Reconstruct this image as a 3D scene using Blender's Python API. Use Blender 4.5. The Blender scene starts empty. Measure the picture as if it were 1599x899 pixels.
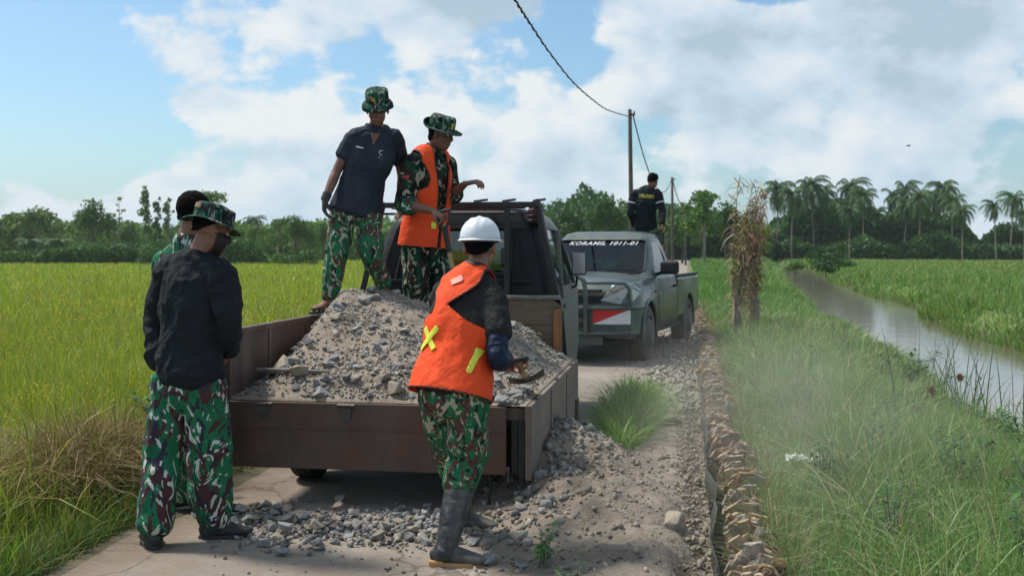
import bpy, bmesh, math, random
import numpy as np
from mathutils import Vector, Matrix
R = math.radians
random.seed(4); rng = np.random.default_rng(11)
S = bpy.context.scene
COL = S.collection
# ---------------------------------------------------------------- camera
FP = 1700.0; HZ = 390.0; CAMH = 1.5
cam_d = bpy.data.cameras.new('camera'); cam = bpy.data.objects.new('camera', cam_d); COL.objects.link(cam)
cam.location = (0, 0, CAMH); cam.rotation_euler = (R(90), 0, 0)
cam_d.sensor_width = 36; cam_d.lens = 36*FP/1599
cam_d.shift_y = -(449.5-HZ)/1599
cam_d.clip_start = .1; cam_d.clip_end = 6000
cam_d.dof.use_dof = True; cam_d.dof.focus_distance = 6.3; cam_d.dof.aperture_fstop = 4.5
S.camera = cam
# ---------------------------------------------------------------- sky
SUN_EL, SUN_AZ = 58, -62         # azimuth measured from +Y towards +X
world = bpy.data.worlds.new('World'); S.world = world; world.use_nodes = True
nt = world.node_tree; nt.nodes.clear()
def WN(t, **k):
    n = nt.nodes.new(t)
    for a, b in k.items(): setattr(n, a, b)
    return n
def wl(a, b): nt.links.new(a, b)
def wval(s, v):
    if hasattr(v, 'is_output'): wl(v, s)
    else: s.default_value = v
def wm(op, a, b=0.0, c=0.0, clamp=False):
    n = WN('ShaderNodeMath', operation=op, use_clamp=clamp)
    wval(n.inputs[0], a); wval(n.inputs[1], b); wval(n.inputs[2], c)
    return n.outputs[0]
sky = WN('ShaderNodeTexSky', sky_type='NISHITA', sun_disc=False)
sky.sun_elevation = R(SUN_EL); sky.sun_rotation = R(SUN_AZ); sky.air_density = 1.0; sky.dust_density = 1.4; sky.ozone_density = 1.3
tc = WN('ShaderNodeTexCoord'); sep = WN('ShaderNodeSeparateXYZ'); wl(tc.outputs['Generated'], sep.inputs[0])
az = wm('ARCTAN2', sep.outputs[0], sep.outputs[1])
el = wm('ARCSINE', sep.outputs[2])
def cloud_density(dz, dx):
    cmb = WN('ShaderNodeCombineXYZ')
    wl(wm('ADD', sep.outputs[0], dx), cmb.inputs[0]); wl(sep.outputs[1], cmb.inputs[1])
    wl(wm('MULTIPLY', wm('ADD', sep.outputs[2], dz), 1.55), cmb.inputs[2])
    n = WN('ShaderNodeTexNoise'); n.inputs['Scale'].default_value = 6.6; n.inputs['Detail'].default_value = 7
    n.inputs['Roughness'].default_value = .52; n.inputs['Distortion'].default_value = .05
    wl(cmb.outputs[0], n.inputs['Vector'])
    n2 = WN('ShaderNodeTexNoise'); n2.inputs['Scale'].default_value = 19; n2.inputs['Detail'].default_value = 5; n2.inputs['Roughness'].default_value = .55
    wl(cmb.outputs[0], n2.inputs['Vector'])
    return wm('ADD', wm('MULTIPLY', n.outputs[0], .78), wm('MULTIPLY', n2.outputs[0], .22))
def bump(a0, e0, sa, se, amp):       # soft bank of cloud (or gap) round one direction of the sky
    da = wm('DIVIDE', wm('SUBTRACT', az, R(a0)), R(sa)); de = wm('DIVIDE', wm('SUBTRACT', el, R(e0)), R(se))
    r2 = wm('ADD', wm('MULTIPLY', da, da), wm('MULTIPLY', de, de))
    return wm('MULTIPLY', wm('EXPONENT', wm('MULTIPLY', r2, -1)), amp)
bank = wm('ADD', 0.020, 0)
for b in [(-24, 10, 5, 5, -.17), (-17, 5.5, 9, 2.2, -.07), (-19, 12.5, 3, 2, -.05), (-13.5, 10.5, 4.5, 2.0, .06), (-4, 12.8, 8, 2.6, .16), (-12, 5.0, 5, 1.0, .06),
          (-23, 5.8, 5, 1.3, .10), (8.5, 8, 5.5, 4.5, .13), (-15, 7.2, 3, .8, .13), (-17.5, 3.4, 2, .7, .12), (-10, 2.6, 3, .7, .10), (-26, 8.6, 1.8, 1.4, .2), (3.4, 11.5, 1.3, 2.5, -.10), (12.5, 13.4, 2.6, 1.2, -.16), (20, 11.5, 6.5, 3.0, .24), (17, 5, 8, 2, .06), (3, 4, 5, 2, .05),
          (-7, 3.5, 5, 1.5, -.04), (0, 0.5, 40, 1.6, .03)]:
    bank = wm('ADD', bank, bump(*b))
d0 = wm('ADD', cloud_density(0, 0), bank)
d1 = wm('ADD', cloud_density(.024, -.012), bank)
mask = WN('ShaderNodeMapRange', interpolation_type='SMOOTHSTEP'); mask.inputs[1].default_value = .495; mask.inputs[2].default_value = .558
wl(d0, mask.inputs[0])
lit = wm('SUBTRACT', d0, d1)                                    # thinner towards the sun = bright edge
thick = WN('ShaderNodeMapRange', interpolation_type='SMOOTHSTEP'); thick.inputs[1].default_value = .56; thick.inputs[2].default_value = .80; wl(d0, thick.inputs[0])
dark = bump(20.5, 11.5, 7.5, 2.6, .55); dark = wm('ADD', dark, bump(-3.5, 13.2, 7.5, 1.9, .38)); dark = wm('ADD', dark, bump(16, 7.6, 4, .8, .2))
shade = wm('ADD', wm('ADD', wm('MULTIPLY', lit, 5.2), .72), wm('MULTIPLY', wm('ADD', wm('MULTIPLY', thick.outputs[0], .62), dark), -1))
cr = WN('ShaderNodeValToRGB'); wl(shade, cr.inputs[0])
e = cr.color_ramp.elements; e[0].position = .0; e[0].color = (.30, .385, .46, 1); e[1].position = 1; e[1].color = (.575, .59, .595, 1)
m_ = cr.color_ramp.elements.new(.45); m_.color = (.41, .49, .565, 1)
skm = WN('ShaderNodeVectorMath', operation='SCALE'); wl(sky.outputs[0], skm.inputs[0]); skm.inputs['Scale'].default_value = .094
skt = WN('ShaderNodeMix', data_type='RGBA', blend_type='MULTIPLY'); skt.inputs[0].default_value = 1; wl(skm.outputs[0], skt.inputs[6]); skt.inputs[7].default_value = (.74, .94, 1.02, 1)
mix = WN('ShaderNodeMix', data_type='RGBA'); wl(wm('MULTIPLY', mask.outputs[0], .93), mix.inputs[0]); wl(skt.outputs[2], mix.inputs[6]); wl(cr.outputs[0], mix.inputs[7])
# pale air near the horizon
hz = WN('ShaderNodeMapRange'); wl(el, hz.inputs[0]); hz.inputs[1].default_value = 0; hz.inputs[2].default_value = R(6); hz.inputs[3].default_value = .6; hz.inputs[4].default_value = 0
mix2 = WN('ShaderNodeMix', data_type='RGBA'); wl(hz.outputs[0], mix2.inputs[0]); wl(mix.outputs[2], mix2.inputs[6]); mix2.inputs[7].default_value = (.37, .48, .575, 1)
bg = WN('ShaderNodeBackground'); wl(mix2.outputs[2], bg.inputs[0]); bg.inputs[1].default_value = 1.0
wo = WN('ShaderNodeOutputWorld'); wl(bg.outputs[0], wo.inputs[0])
world.cycles.sampling_method = 'MANUAL'; world.cycles.sample_map_resolution = 512
# ---------------------------------------------------------------- sun
sd = bpy.data.lights.new('sun', 'SUN'); sd.energy = 2.9; sd.angle = R(9); sd.color = (1, .95, .87)
so = bpy.data.objects.new('sun', sd); COL.objects.link(so)
sv = Vector((math.sin(R(SUN_AZ))*math.cos(R(SUN_EL)), math.cos(R(SUN_AZ))*math.cos(R(SUN_EL)), math.sin(R(SUN_EL))))
so.rotation_euler = sv.to_track_quat('Z', 'Y').to_euler(); so.location = (0, 0, 30)
S.view_settings.view_transform = 'Standard'; S.view_settings.look = 'None'; S.view_settings.gamma = 1; S.view_settings.exposure = .60
S.cycles.use_denoising = True; S.cycles.max_bounces = 6; S.cycles.diffuse_bounces = 3; S.cycles.glossy_bounces = 3
S.cycles.transmission_bounces = 5; S.cycles.transparent_max_bounces = 10; S.cycles.volume_bounces = 1; S.cycles.caustics_reflective = False; S.cycles.caustics_refractive = False
S.cycles.sample_clamp_indirect = 5
# ---------------------------------------------------------------- helpers
def W(px, py, Y): return Vector(((px-800)/FP*Y, Y, CAMH-(py-HZ)/FP*Y))      # reads a point of the place off the photo at a known distance
def US(u, s, z=0): return Vector((.9871*u+.16*s, -.16*u+.9871*s, z))        # road coordinates: u across, s along
def us_np(u, s): return .9871*u+.16*s, -.16*u+.9871*s
def sstep(a, b, x):
    t = np.clip((x-a)/(b-a), 0, 1); return t*t*(3-2*t)
_perm = np.random.default_rng(5).permutation(256); _perm = np.concatenate([_perm, _perm, _perm])
_grad = np.random.default_rng(6).normal(size=(256, 3)); _grad /= np.linalg.norm(_grad, axis=1)[:, None]
def pn(p):
    p = np.asarray(p, float); i = np.floor(p).astype(int); f = p-i; i &= 255
    w = f*f*f*(f*(f*6-15)+10); out = np.zeros(len(p))
    for dx in (0, 1):
        for dy in (0, 1):
            for dz in (0, 1):
                h = _perm[_perm[_perm[i[:, 0]+dx]+((i[:, 1]+dy) & 255)]+((i[:, 2]+dz) & 255)]
                g = _grad[h]; v = g[:, 0]*(f[:, 0]-dx)+g[:, 1]*(f[:, 1]-dy)+g[:, 2]*(f[:, 2]-dz)
                out += v*(w[:, 0] if dx else 1-w[:, 0])*(w[:, 1] if dy else 1-w[:, 1])*(w[:, 2] if dz else 1-w[:, 2])
    return out*1.6
def pn2(x, y, sc, seed=0.0, octv=3):
    x = np.asarray(x, float); y = np.asarray(y, float); o = 0; a = 1
    for k in range(octv):
        o = o+a*pn(np.stack([x.ravel()*sc, y.ravel()*sc, np.full(x.size, seed+k*7.3)], 1)).reshape(x.shape); a *= .5; sc *= 2.1
    return o
def tag(o, label=None, cat=None, group=None, kind=None):
    if label: o['label'] = label
    if cat: o['category'] = cat
    if group: o['group'] = group
    if kind: o['kind'] = kind
    return o
def link(name, me, parent=None, loc=None):
    o = bpy.data.objects.new(name, me); COL.objects.link(o)
    if parent: o.parent = parent
    if loc is not None: o.location = loc
    return o
def empty(name, label, cat, loc=(0, 0, 0), rz=0, group=None):
    o = bpy.data.objects.new(name, None); COL.objects.link(o); o.location = loc; o.rotation_euler = (0, 0, rz)
    o.empty_display_size = .2
    return tag(o, label, cat, group)
def mesh_np(name, V, F, mat, parent=None, off=None, smooth=False, col=None, nv=3):
    """V (n,3), F (m,3) or (m,4) arrays, or list of index lists"""
    V = np.asarray(V, np.float32).reshape(-1, 3)
    if off is not None: V = V-np.asarray(off, np.float32)
    me = bpy.data.meshes.new(name)
    if isinstance(F, np.ndarray):
        me.vertices.add(len(V)); me.vertices.foreach_set('co', V.ravel())
        k = F.shape[1]; me.loops.add(F.size); me.loops.foreach_set('vertex_index', F.ravel().astype(np.int32))
        me.polygons.add(len(F)); me.polygons.foreach_set('loop_start', np.arange(0, F.size, k, dtype=np.int32))
        me.update(calc_edges=True)
    else:
        me.from_pydata([tuple(v) for v in V.tolist()], [], F); me.update()
    if smooth: me.polygons.foreach_set('use_smooth', np.ones(len(me.polygons), bool))
    if col is not None:
        a = me.attributes.new('tint', 'FLOAT_COLOR', 'POINT'); c = np.ones((len(V), 4), np.float32); c[:, :3] = col; a.data.foreach_set('color', c.ravel())
    if mat: me.materials.append(mat)
    return link(name, me, parent)
class MB:
    """collects simple shapes and links them as one mesh"""
    def __init__(s): s.V = []; s.F = []
    def add(s, V, F):
        b = len(s.V); s.V += [tuple(v) for v in V]; s.F += [[i+b for i in f] for f in F]; return s
    def box(s, a, b, M=None):
        x0, y0, z0 = a; x1, y1, z1 = b
        V = [Vector(p) for p in ((x0, y0, z0), (x1, y0, z0), (x1, y1, z0), (x0, y1, z0), (x0, y0, z1), (x1, y0, z1), (x1, y1, z1), (x0, y1, z1))]
        if M: V = [M @ v for v in V]
        return s.add(V, [[3, 2, 1, 0], [4, 5, 6, 7], [0, 1, 5, 4], [1, 2, 6, 5], [2, 3, 7, 6], [3, 0, 4, 7]])
    def bar(s, p, q, w, h=None, up=(0, 0, 1)):
        p = Vector(p); q = Vector(q); h = h or w; t = (q-p).normalized(); a = t.cross(Vector(up))
        if a.length < 1e-4: a = t.cross(Vector((1, 0, 0)))
        a.normalize(); b = a.cross(t)
        V = [c+a*(i*w/2)+b*(j*h/2) for c in (p, q) for i, j in ((-1, -1), (1, -1), (1, 1), (-1, 1))]
        return s.add(V, [[3, 2, 1, 0], [4, 5, 6, 7], [0, 1, 5, 4], [1, 2, 6, 5], [2, 3, 7, 6], [3, 0, 4, 7]])
    def tube(s, pts, r, n=10):
        V, F = tube_np([Vector(p) for p in pts], [r]*len(pts) if not hasattr(r, '__len__') else r, None, n, 1); return s.add(V.tolist(), F)
    def cyl(s, c, ax, r, h, n=24):
        c = Vector(c); ax = Vector(ax).normalized(); return s.tube([c-ax*h/2, c+ax*h/2], r, n)
    def prism(s, poly, z0, z1, M=None):
        n = len(poly); V = [Vector((p[0], p[1], z0)) for p in poly]+[Vector((p[0], p[1], z1)) for p in poly]
        if M: V = [M @ v for v in V]
        return s.add(V, [list(range(n))[::-1], list(range(n, 2*n))]+[[i, (i+1) % n, n+(i+1) % n, n+i] for i in range(n)])
    def build(s, name, mat, parent=None, bevel=0, smooth=False, seg=2, recalc=True):
        me = bpy.data.meshes.new(name); me.from_pydata(s.V, [], s.F)
        if recalc:
            bm = bmesh.new(); bm.from_mesh(me); bmesh.ops.recalc_face_normals(bm, faces=bm.faces); bm.to_mesh(me); bm.free()
        if mat: me.materials.append(mat)
        o = link(name, me, parent)
        if bevel:
            m = o.modifiers.new('b', 'BEVEL'); m.width = bevel; m.segments = seg; m.limit_method = 'ANGLE'
        if smooth: smooth_angle(me)
        return o
def smooth_angle(me, ang=35):
    me.polygons.foreach_set('use_smooth', np.ones(len(me.polygons), bool))
    try: me.set_sharp_from_angle(angle=R(ang))
    except Exception: pass
def catmull(P, sub):
    P = np.asarray(P, float)
    if sub <= 1 or len(P) < 3: 
        if sub <= 1: return P
        return np.array([P[0]+(P[1]-P[0])*k/sub for k in range(sub+1)]) if len(P) == 2 else P
    Q = np.vstack([2*P[0]-P[1], P, 2*P[-1]-P[-2]]); out = []
    for i in range(1, len(Q)-2):
        p0, p1, p2, p3 = Q[i-1:i+3]
        for k in range(sub):
            t = k/sub
            out.append(.5*((2*p1)+(-p0+p2)*t+(2*p0-5*p1+4*p2-p3)*t*t+(-p0+3*p1-3*p2+p3)*t**3))
    out.append(P[-1]); return np.array(out)
def tube_np(pts, rad, side=None, n=16, sub=4, caps=True):
    P = catmull([tuple(p) for p in pts], sub)
    rr = np.array([(r, r) if not hasattr(r, '__len__') else r for r in rad], float)
    RR = catmull(rr, sub) if len(rr) == len(pts) else rr
    T = np.gradient(P, axis=0); T /= np.maximum(np.linalg.norm(T, axis=1), 1e-9)[:, None]
    sd_ = np.array(side if side is not None else ((1, 0, 0) if abs(T[0][0]) < .9 else (0, 1, 0)), float)
    V = []; th = np.linspace(0, 2*np.pi, n, endpoint=False)
    prev = sd_
    rings = []
    for i in range(len(P)):
        base = sd_ if side is not None else prev
        a = base-T[i]*np.dot(base, T[i]); a /= max(np.linalg.norm(a), 1e-9); b = np.cross(T[i], a); prev = a
        rings.append((P[i], T[i], a, b, RR[i]))
    def ring(p, a, b, r): return p+np.outer(np.cos(th)*r[0], a)+np.outer(np.sin(th)*r[1], b)
    if caps:
        p, t, a, b, r = rings[0]; rm = min(r); V.append(ring(p-t*rm*.45, a, b, r*.62)); V.append(ring(p-t*rm*.22, a, b, r*.88))
    for p, t, a, b, r in rings: V.append(ring(p, a, b, r))
    if caps:
        p, t, a, b, r = rings[-1]; rm = min(r); V.append(ring(p+t*rm*.22, a, b, r*.88)); V.append(ring(p+t*rm*.45, a, b, r*.62))
    m = len(V); V = np.vstack(V); F = []
    for i in range(m-1):
        for k in range(n): F.append([i*n+k, i*n+(k+1) % n, (i+1)*n+(k+1) % n, (i+1)*n+k])
    F.append(list(range(n))[::-1]); F.append([(m-1)*n+k for k in range(n)])
    return V, F
def ell(c, rad, M=None, n=14):
    """ellipsoid as (V,F); M = 3x3 frame with columns right, forward, up"""
    V = []; F = []
    for i in range(1, n):
        ph = math.pi*i/n
        for k in range(2*n):
            t = math.pi*k/n; V.append((math.sin(ph)*math.cos(t)*rad[0], math.sin(ph)*math.sin(t)*rad[1], math.cos(ph)*rad[2]))
    V.append((0, 0, rad[2])); V.append((0, 0, -rad[2])); m = 2*n
    for i in range(n-2):
        for k in range(m): F.append([i*m+k, (i+1)*m+k, (i+1)*m+(k+1) % m, i*m+(k+1) % m])
    for k in range(m): F.append([len(V)-2, k, (k+1) % m]); F.append([len(V)-1, (n-2)*m+(k+1) % m, (n-2)*m+k])
    V = np.array(V)
    if M is not None: V = V @ np.array(M).T
    return V+np.array(c), F
def merge(parts):
    Vs = []; F = []; b = 0
    for V, f in parts:
        Vs.append(np.asarray(V, float)); F += [[i+b for i in q] for q in f]; b += len(V)
    return np.vstack(Vs), F
def smooth_np(V, E, it, lam=.5):
    n = len(V); deg = np.bincount(E.ravel(), minlength=n)[:, None].clip(1)
    for _ in range(it):
        A = np.zeros_like(V)
        for k in range(3):
            A[:, k] = np.bincount(E[:, 0], V[E[:, 1], k], n)+np.bincount(E[:, 1], V[E[:, 0], k], n)
        V = V+lam*(A/deg-V)
    return V
def union(parts, voxel=.008, smooth=2, adapt=0):
    """voxel union of closed pieces -> (V, tris) of one continuous skin"""
    V, F = merge(parts); me = bpy.data.meshes.new('tmp'); me.from_pydata(V.tolist(), [], F)
    bm = bmesh.new(); bm.from_mesh(me); bmesh.ops.recalc_face_normals(bm, faces=bm.faces); bm.to_mesh(me); bm.free()
    o = link('tmp', me); m = o.modifiers.new('r', 'REMESH'); m.mode = 'VOXEL'; m.voxel_size = voxel; m.adaptivity = adapt
    dg = bpy.context.evaluated_depsgraph_get(); ev = o.evaluated_get(dg); m2 = ev.to_mesh(); m2.calc_loop_triangles()
    V2 = np.empty(len(m2.vertices)*3); m2.vertices.foreach_get('co', V2); V2 = V2.reshape(-1, 3)
    T = np.empty(len(m2.loop_triangles)*3, np.int32); m2.loop_triangles.foreach_get('vertices', T); T = T.reshape(-1, 3)
    E = np.empty(len(m2.edges)*2, np.int32); m2.edges.foreach_get('vertices', E); E = E.reshape(-1, 2)
    ev.to_mesh_clear(); bpy.data.objects.remove(o); bpy.data.meshes.remove(me)
    if smooth: V2 = smooth_np(V2, E, smooth)
    return V2, T
def vnormals(V, T):
    fn = np.cross(V[T[:, 1]]-V[T[:, 0]], V[T[:, 2]]-V[T[:, 0]]); N = np.zeros_like(V)
    for k in range(3):
        for c in range(3): N[:, c] += np.bincount(T[:, k], fn[:, c], len(V))
    return N/np.maximum(np.linalg.norm(N, axis=1), 1e-12)[:, None]
def folds(V, T, amp=.006, axis=(0, 0, 1), seed=0, fr=11, stretch=.5):
    ax = np.array(axis, float); ax /= np.linalg.norm(ax); N = vnormals(V, T)
    q = V+(.05*np.stack([pn(V*6+seed), pn(V*6+seed+9), pn(V*6+seed+19)], 1))
    q = q-np.outer(q @ ax, ax)*stretch
    r = 1-np.abs(pn(q*fr+seed))*2.2; r2 = 1-np.abs(pn(q*fr*1.9+seed+40))*2
    return V+N*(amp*(r*.7+r2*.35)+amp*.9*pn(V*5+seed+3))[:, None]
def clip(V, T, f):
    """keep the part of a triangle mesh where f>=0, cutting triangles on the line"""
    keep = f >= 0; V = list(map(tuple, V)); out = []; cache = {}
    k3 = keep[T]; s = k3.sum(1)
    out += T[s == 3].tolist(); VV = V
    def cut(i, j):
        key = (min(i, j), max(i, j))
        if key not in cache:
            t = f[i]/(f[i]-f[j]); a = VV[i]; b = VV[j]
            cache[key] = len(VV); VV.append((a[0]+(b[0]-a[0])*t, a[1]+(b[1]-a[1])*t, a[2]+(b[2]-a[2])*t))
        return cache[key]
    for tri in T[(s == 1) | (s == 2)].tolist():
        for r in range(3):
            a, b, c = tri[r], tri[(r+1) % 3], tri[(r+2) % 3]
            if keep[a] and not keep[b] and not keep[c]: out.append([a, cut(a, b), cut(a, c)]); break
            if not keep[a] and keep[b] and keep[c]:
                p, q = cut(a, b), cut(a, c); out.append([p, b, c]); out.append([p, c, q]); break
    V = np.array(VV); T2 = np.array(out, np.int32).reshape(-1, 3); used = np.unique(T2); mp = np.full(len(V), -1, np.int32); mp[used] = np.arange(len(used))
    return V[used], mp[T2]
def solidify(o, t, off=-1):
    m = o.modifiers.new('s', 'SOLIDIFY'); m.thickness = t; m.offset = off; return o
def extract(n): pass
# ================================================================ materials
def newmat(name):
    m = bpy.data.materials.new(name); m.use_nodes = True; t = m.node_tree; b = t.nodes['Principled BSDF']
    return m, t, b
def ND(t, typ, **k):
    n = t.nodes.new(typ)
    for a, b in k.items(): setattr(n, a, b)
    return n
def noise(t, vec, scale, detail=4, rough=.55, dist=0):
    n = ND(t, 'ShaderNodeTexNoise'); n.inputs['Scale'].default_value = scale; n.inputs['Detail'].default_value = detail
    n.inputs['Roughness'].default_value = rough; n.inputs['Distortion'].default_value = dist
    if vec is not None: t.links.new(vec, n.inputs['Vector'])
    return n.outputs[0]
def ramp(t, fac, stops, interp='LINEAR'):
    r = ND(t, 'ShaderNodeValToRGB'); r.color_ramp.interpolation = interp; t.links.new(fac, r.inputs[0]); el = r.color_ramp.elements
    while len(el) > 1: el.remove(el[-1])
    el[0].position = stops[0][0]; c = stops[0][1]; el[0].color = (*c, 1) if len(c) == 3 else c
    for p, c in stops[1:]:
        q = el.new(p); q.color = (*c, 1) if len(c) == 3 else c
    return r.outputs[0]
def mixc(t, fac, a, b, mode='MIX'):
    m = ND(t, 'ShaderNodeMix', data_type='RGBA', blend_type=mode)
    for s, v in ((m.inputs[0], fac), (m.inputs[6], a), (m.inputs[7], b)):
        if hasattr(v, 'is_output'): t.links.new(v, s)
        elif hasattr(v, '__len__'): s.default_value = (*v, 1) if len(v) == 3 else v
        else: s.default_value = v
    return m.outputs[2]
def bumpn(t, h, strength, dist, b, prev=None):
    n = ND(t, 'ShaderNodeBump'); n.inputs['Strength'].default_value = strength; n.inputs['Distance'].default_value = dist; t.links.new(h, n.inputs['Height'])
    if prev: t.links.new(prev, n.inputs['Normal'])
    t.links.new(n.outputs[0], b.inputs['Normal']); return n.outputs[0]
def coord(t): return ND(t, 'ShaderNodeTexCoord').outputs['Object']
def k(c, f): return tuple(min(1, x*f) for x in c)
def mat(name, color, rough=.6, var=.2, scale=8, bump=.15, dist=.01, metal=0, dirt=None, dirt_amt=.5, spec=None, fine=60, coat=0, dirt_scale=3):
    m, t, b = newmat(name); c = coord(t)
    n = noise(t, c, scale, 5)
    col = ramp(t, n, [(.3, k(color, 1-var)), (.7, k(color, 1+var))])
    if dirt:
        dn = noise(t, c, dirt_scale, 8, .65, .4); f = ramp(t, dn, [(.42, (0, 0, 0)), (.68, (dirt_amt,)*3)]); col = mixc(t, f, col, dirt)
        rn = ramp(t, dn, [(.42, (rough,)*3), (.68, (min(1, rough+.35),)*3)]); t.links.new(rn, b.inputs['Roughness'])
    else: b.inputs['Roughness'].default_value = rough
    t.links.new(col, b.inputs['Base Color']); b.inputs['Metallic'].default_value = metal
    if spec is not None: b.inputs['Specular IOR Level'].default_value = spec
    if coat: b.inputs['Coat Weight'].default_value = coat; b.inputs['Coat Roughness'].default_value = .1
    if bump: bumpn(t, noise(t, c, fine, 6, .6), bump, dist, b)
    return m
def cloth(name, color, rough=.9, var=.15, weave=260, crease=.5, sheen=.0):
    m, t, b = newmat(name); c = coord(t); n = noise(t, c, 5, 5)
    t.links.new(ramp(t, n, [(.3, k(color, 1-var)), (.7, k(color, 1+var))]), b.inputs['Base Color']); b.inputs['Roughness'].default_value = rough
    b.inputs['Specular IOR Level'].default_value = .2; b.inputs['Sheen Weight'].default_value = sheen
    p0 = bumpn(t, noise(t, c, 6, 2, .5, 2.0), crease*.8, .05, b); p = bumpn(t, noise(t, c, 14, 3, .5, 1.2), crease, .025, b, p0); bumpn(t, noise(t, c, weave, 2), .12, .003, b, p)
    return m
def camo(name, green, brown, light, dark, scale=9, wide=(.53, .60, .40)):
    m, t, b = newmat(name); c = coord(t)
    mp = ND(t, 'ShaderNodeMapping'); mp.inputs['Scale'].default_value = (1, 1, .62); mp.inputs['Rotation'].default_value = (.35, .5, .3); t.links.new(c, mp.inputs[0]); v = mp.outputs[0]
    g = ramp(t, noise(t, v, 3, 4), [(.35, k(green, .8)), (.65, k(green, 1.2))])
    f1 = ramp(t, noise(t, v, scale, 2, .5, 1.6), [(0, (0,)*3), (wide[0], (1,)*3)], 'CONSTANT'); col = mixc(t, f1, g, brown)
    mp2 = ND(t, 'ShaderNodeMapping'); mp2.inputs['Location'].default_value = (3.1, 1.7, 5); t.links.new(v, mp2.inputs[0]); v2 = mp2.outputs[0]
    f3 = ramp(t, noise(t, v2, scale*1.15, 1.5, .5, 2.2), [(0, (1,)*3), (wide[2], (0,)*3)], 'CONSTANT'); col = mixc(t, f3, col, dark)
    mp3 = ND(t, 'ShaderNodeMapping'); mp3.inputs['Location'].default_value = (7.1, 2.7, 1); t.links.new(v, mp3.inputs[0])
    f2 = ramp(t, noise(t, mp3.outputs[0], scale*1.35, 2, .5, 2.6), [(0, (0,)*3), (wide[1], (1,)*3)], 'CONSTANT'); col = mixc(t, f2, col, light)
    t.links.new(col, b.inputs['Base Color']); b.inputs['Roughness'].default_value = .88; b.inputs['Specular IOR Level'].default_value = .2
    p = bumpn(t, noise(t, c, 13, 3, .5, 1.4), .55, .02, b); bumpn(t, noise(t, c, 240, 2), .12, .003, b, p)
    return m
def tinted(name, rough=.85, var=.25, scale=30, bump=.3, transl=0, spec=.3, dist=.01):
    """colour comes from the mesh's own per-blade / per-stone tint"""
    m, t, b = newmat(name); a = ND(t, 'ShaderNodeAttribute'); a.attribute_name = 'tint'
    col = a.outputs['Color']
    if var:
        n = noise(t, coord(t), scale, 4); col = mixc(t, 1.0, col, ramp(t, n, [(.3, (1-var,)*3), (.7, (1+var,)*3)]), 'MULTIPLY')
    t.links.new(col, b.inputs['Base Color']); b.inputs['Roughness'].default_value = rough; b.inputs['Specular IOR Level'].default_value = spec
    if bump: bumpn(t, noise(t, coord(t), scale*2, 5), bump, dist, b)
    if transl:
        tr = ND(t, 'ShaderNodeBsdfTranslucent'); t.links.new(mixc(t, 1.0, col, (1.3, 1.35, .6), 'MULTIPLY'), tr.inputs[0])
        ms = ND(t, 'ShaderNodeMixShader'); ms.inputs[0].default_value = transl; o = t.nodes['Material Output']
        t.links.new(b.outputs[0], ms.inputs[1]); t.links.new(tr.outputs[0], ms.inputs[2]); t.links.new(ms.outputs[0], o.inputs[0])
    return m
def leafmat(name, c0, c1, transl=.25, scale=1.5):
    m, t, b = newmat(name); c = coord(t); oi = ND(t, 'ShaderNodeObjectInfo')
    a = ND(t, 'ShaderNodeAttribute'); a.attribute_name = 'tint'
    col = mixc(t, a.outputs['Fac'], c0, c1)
    col = mixc(t, 1.0, col, ramp(t, oi.outputs['Random'], [(0, (.75, .8, .75)), (1, (1.2, 1.15, 1.1))]), 'MULTIPLY')
    t.links.new(col, b.inputs['Base Color']); b.inputs['Roughness'].default_value = .6; b.inputs['Specular IOR Level'].default_value = .3
    tr = ND(t, 'ShaderNodeBsdfTranslucent'); t.links.new(mixc(t, 1.0, col, (1.4, 1.5, .6), 'MULTIPLY'), tr.inputs[0])
    ms = ND(t, 'ShaderNodeMixShader'); ms.inputs[0].default_value = transl; o = t.nodes['Material Output']
    t.links.new(b.outputs[0], ms.inputs[1]); t.links.new(tr.outputs[0], ms.inputs[2]); t.links.new(ms.outputs[0], o.inputs[0])
    return m
GREEN = (.012, .13, .06); BROWN = (.075, .033, .03); LIGHT = (.42, .42, .36); DARK = (.018, .02, .028)
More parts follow.
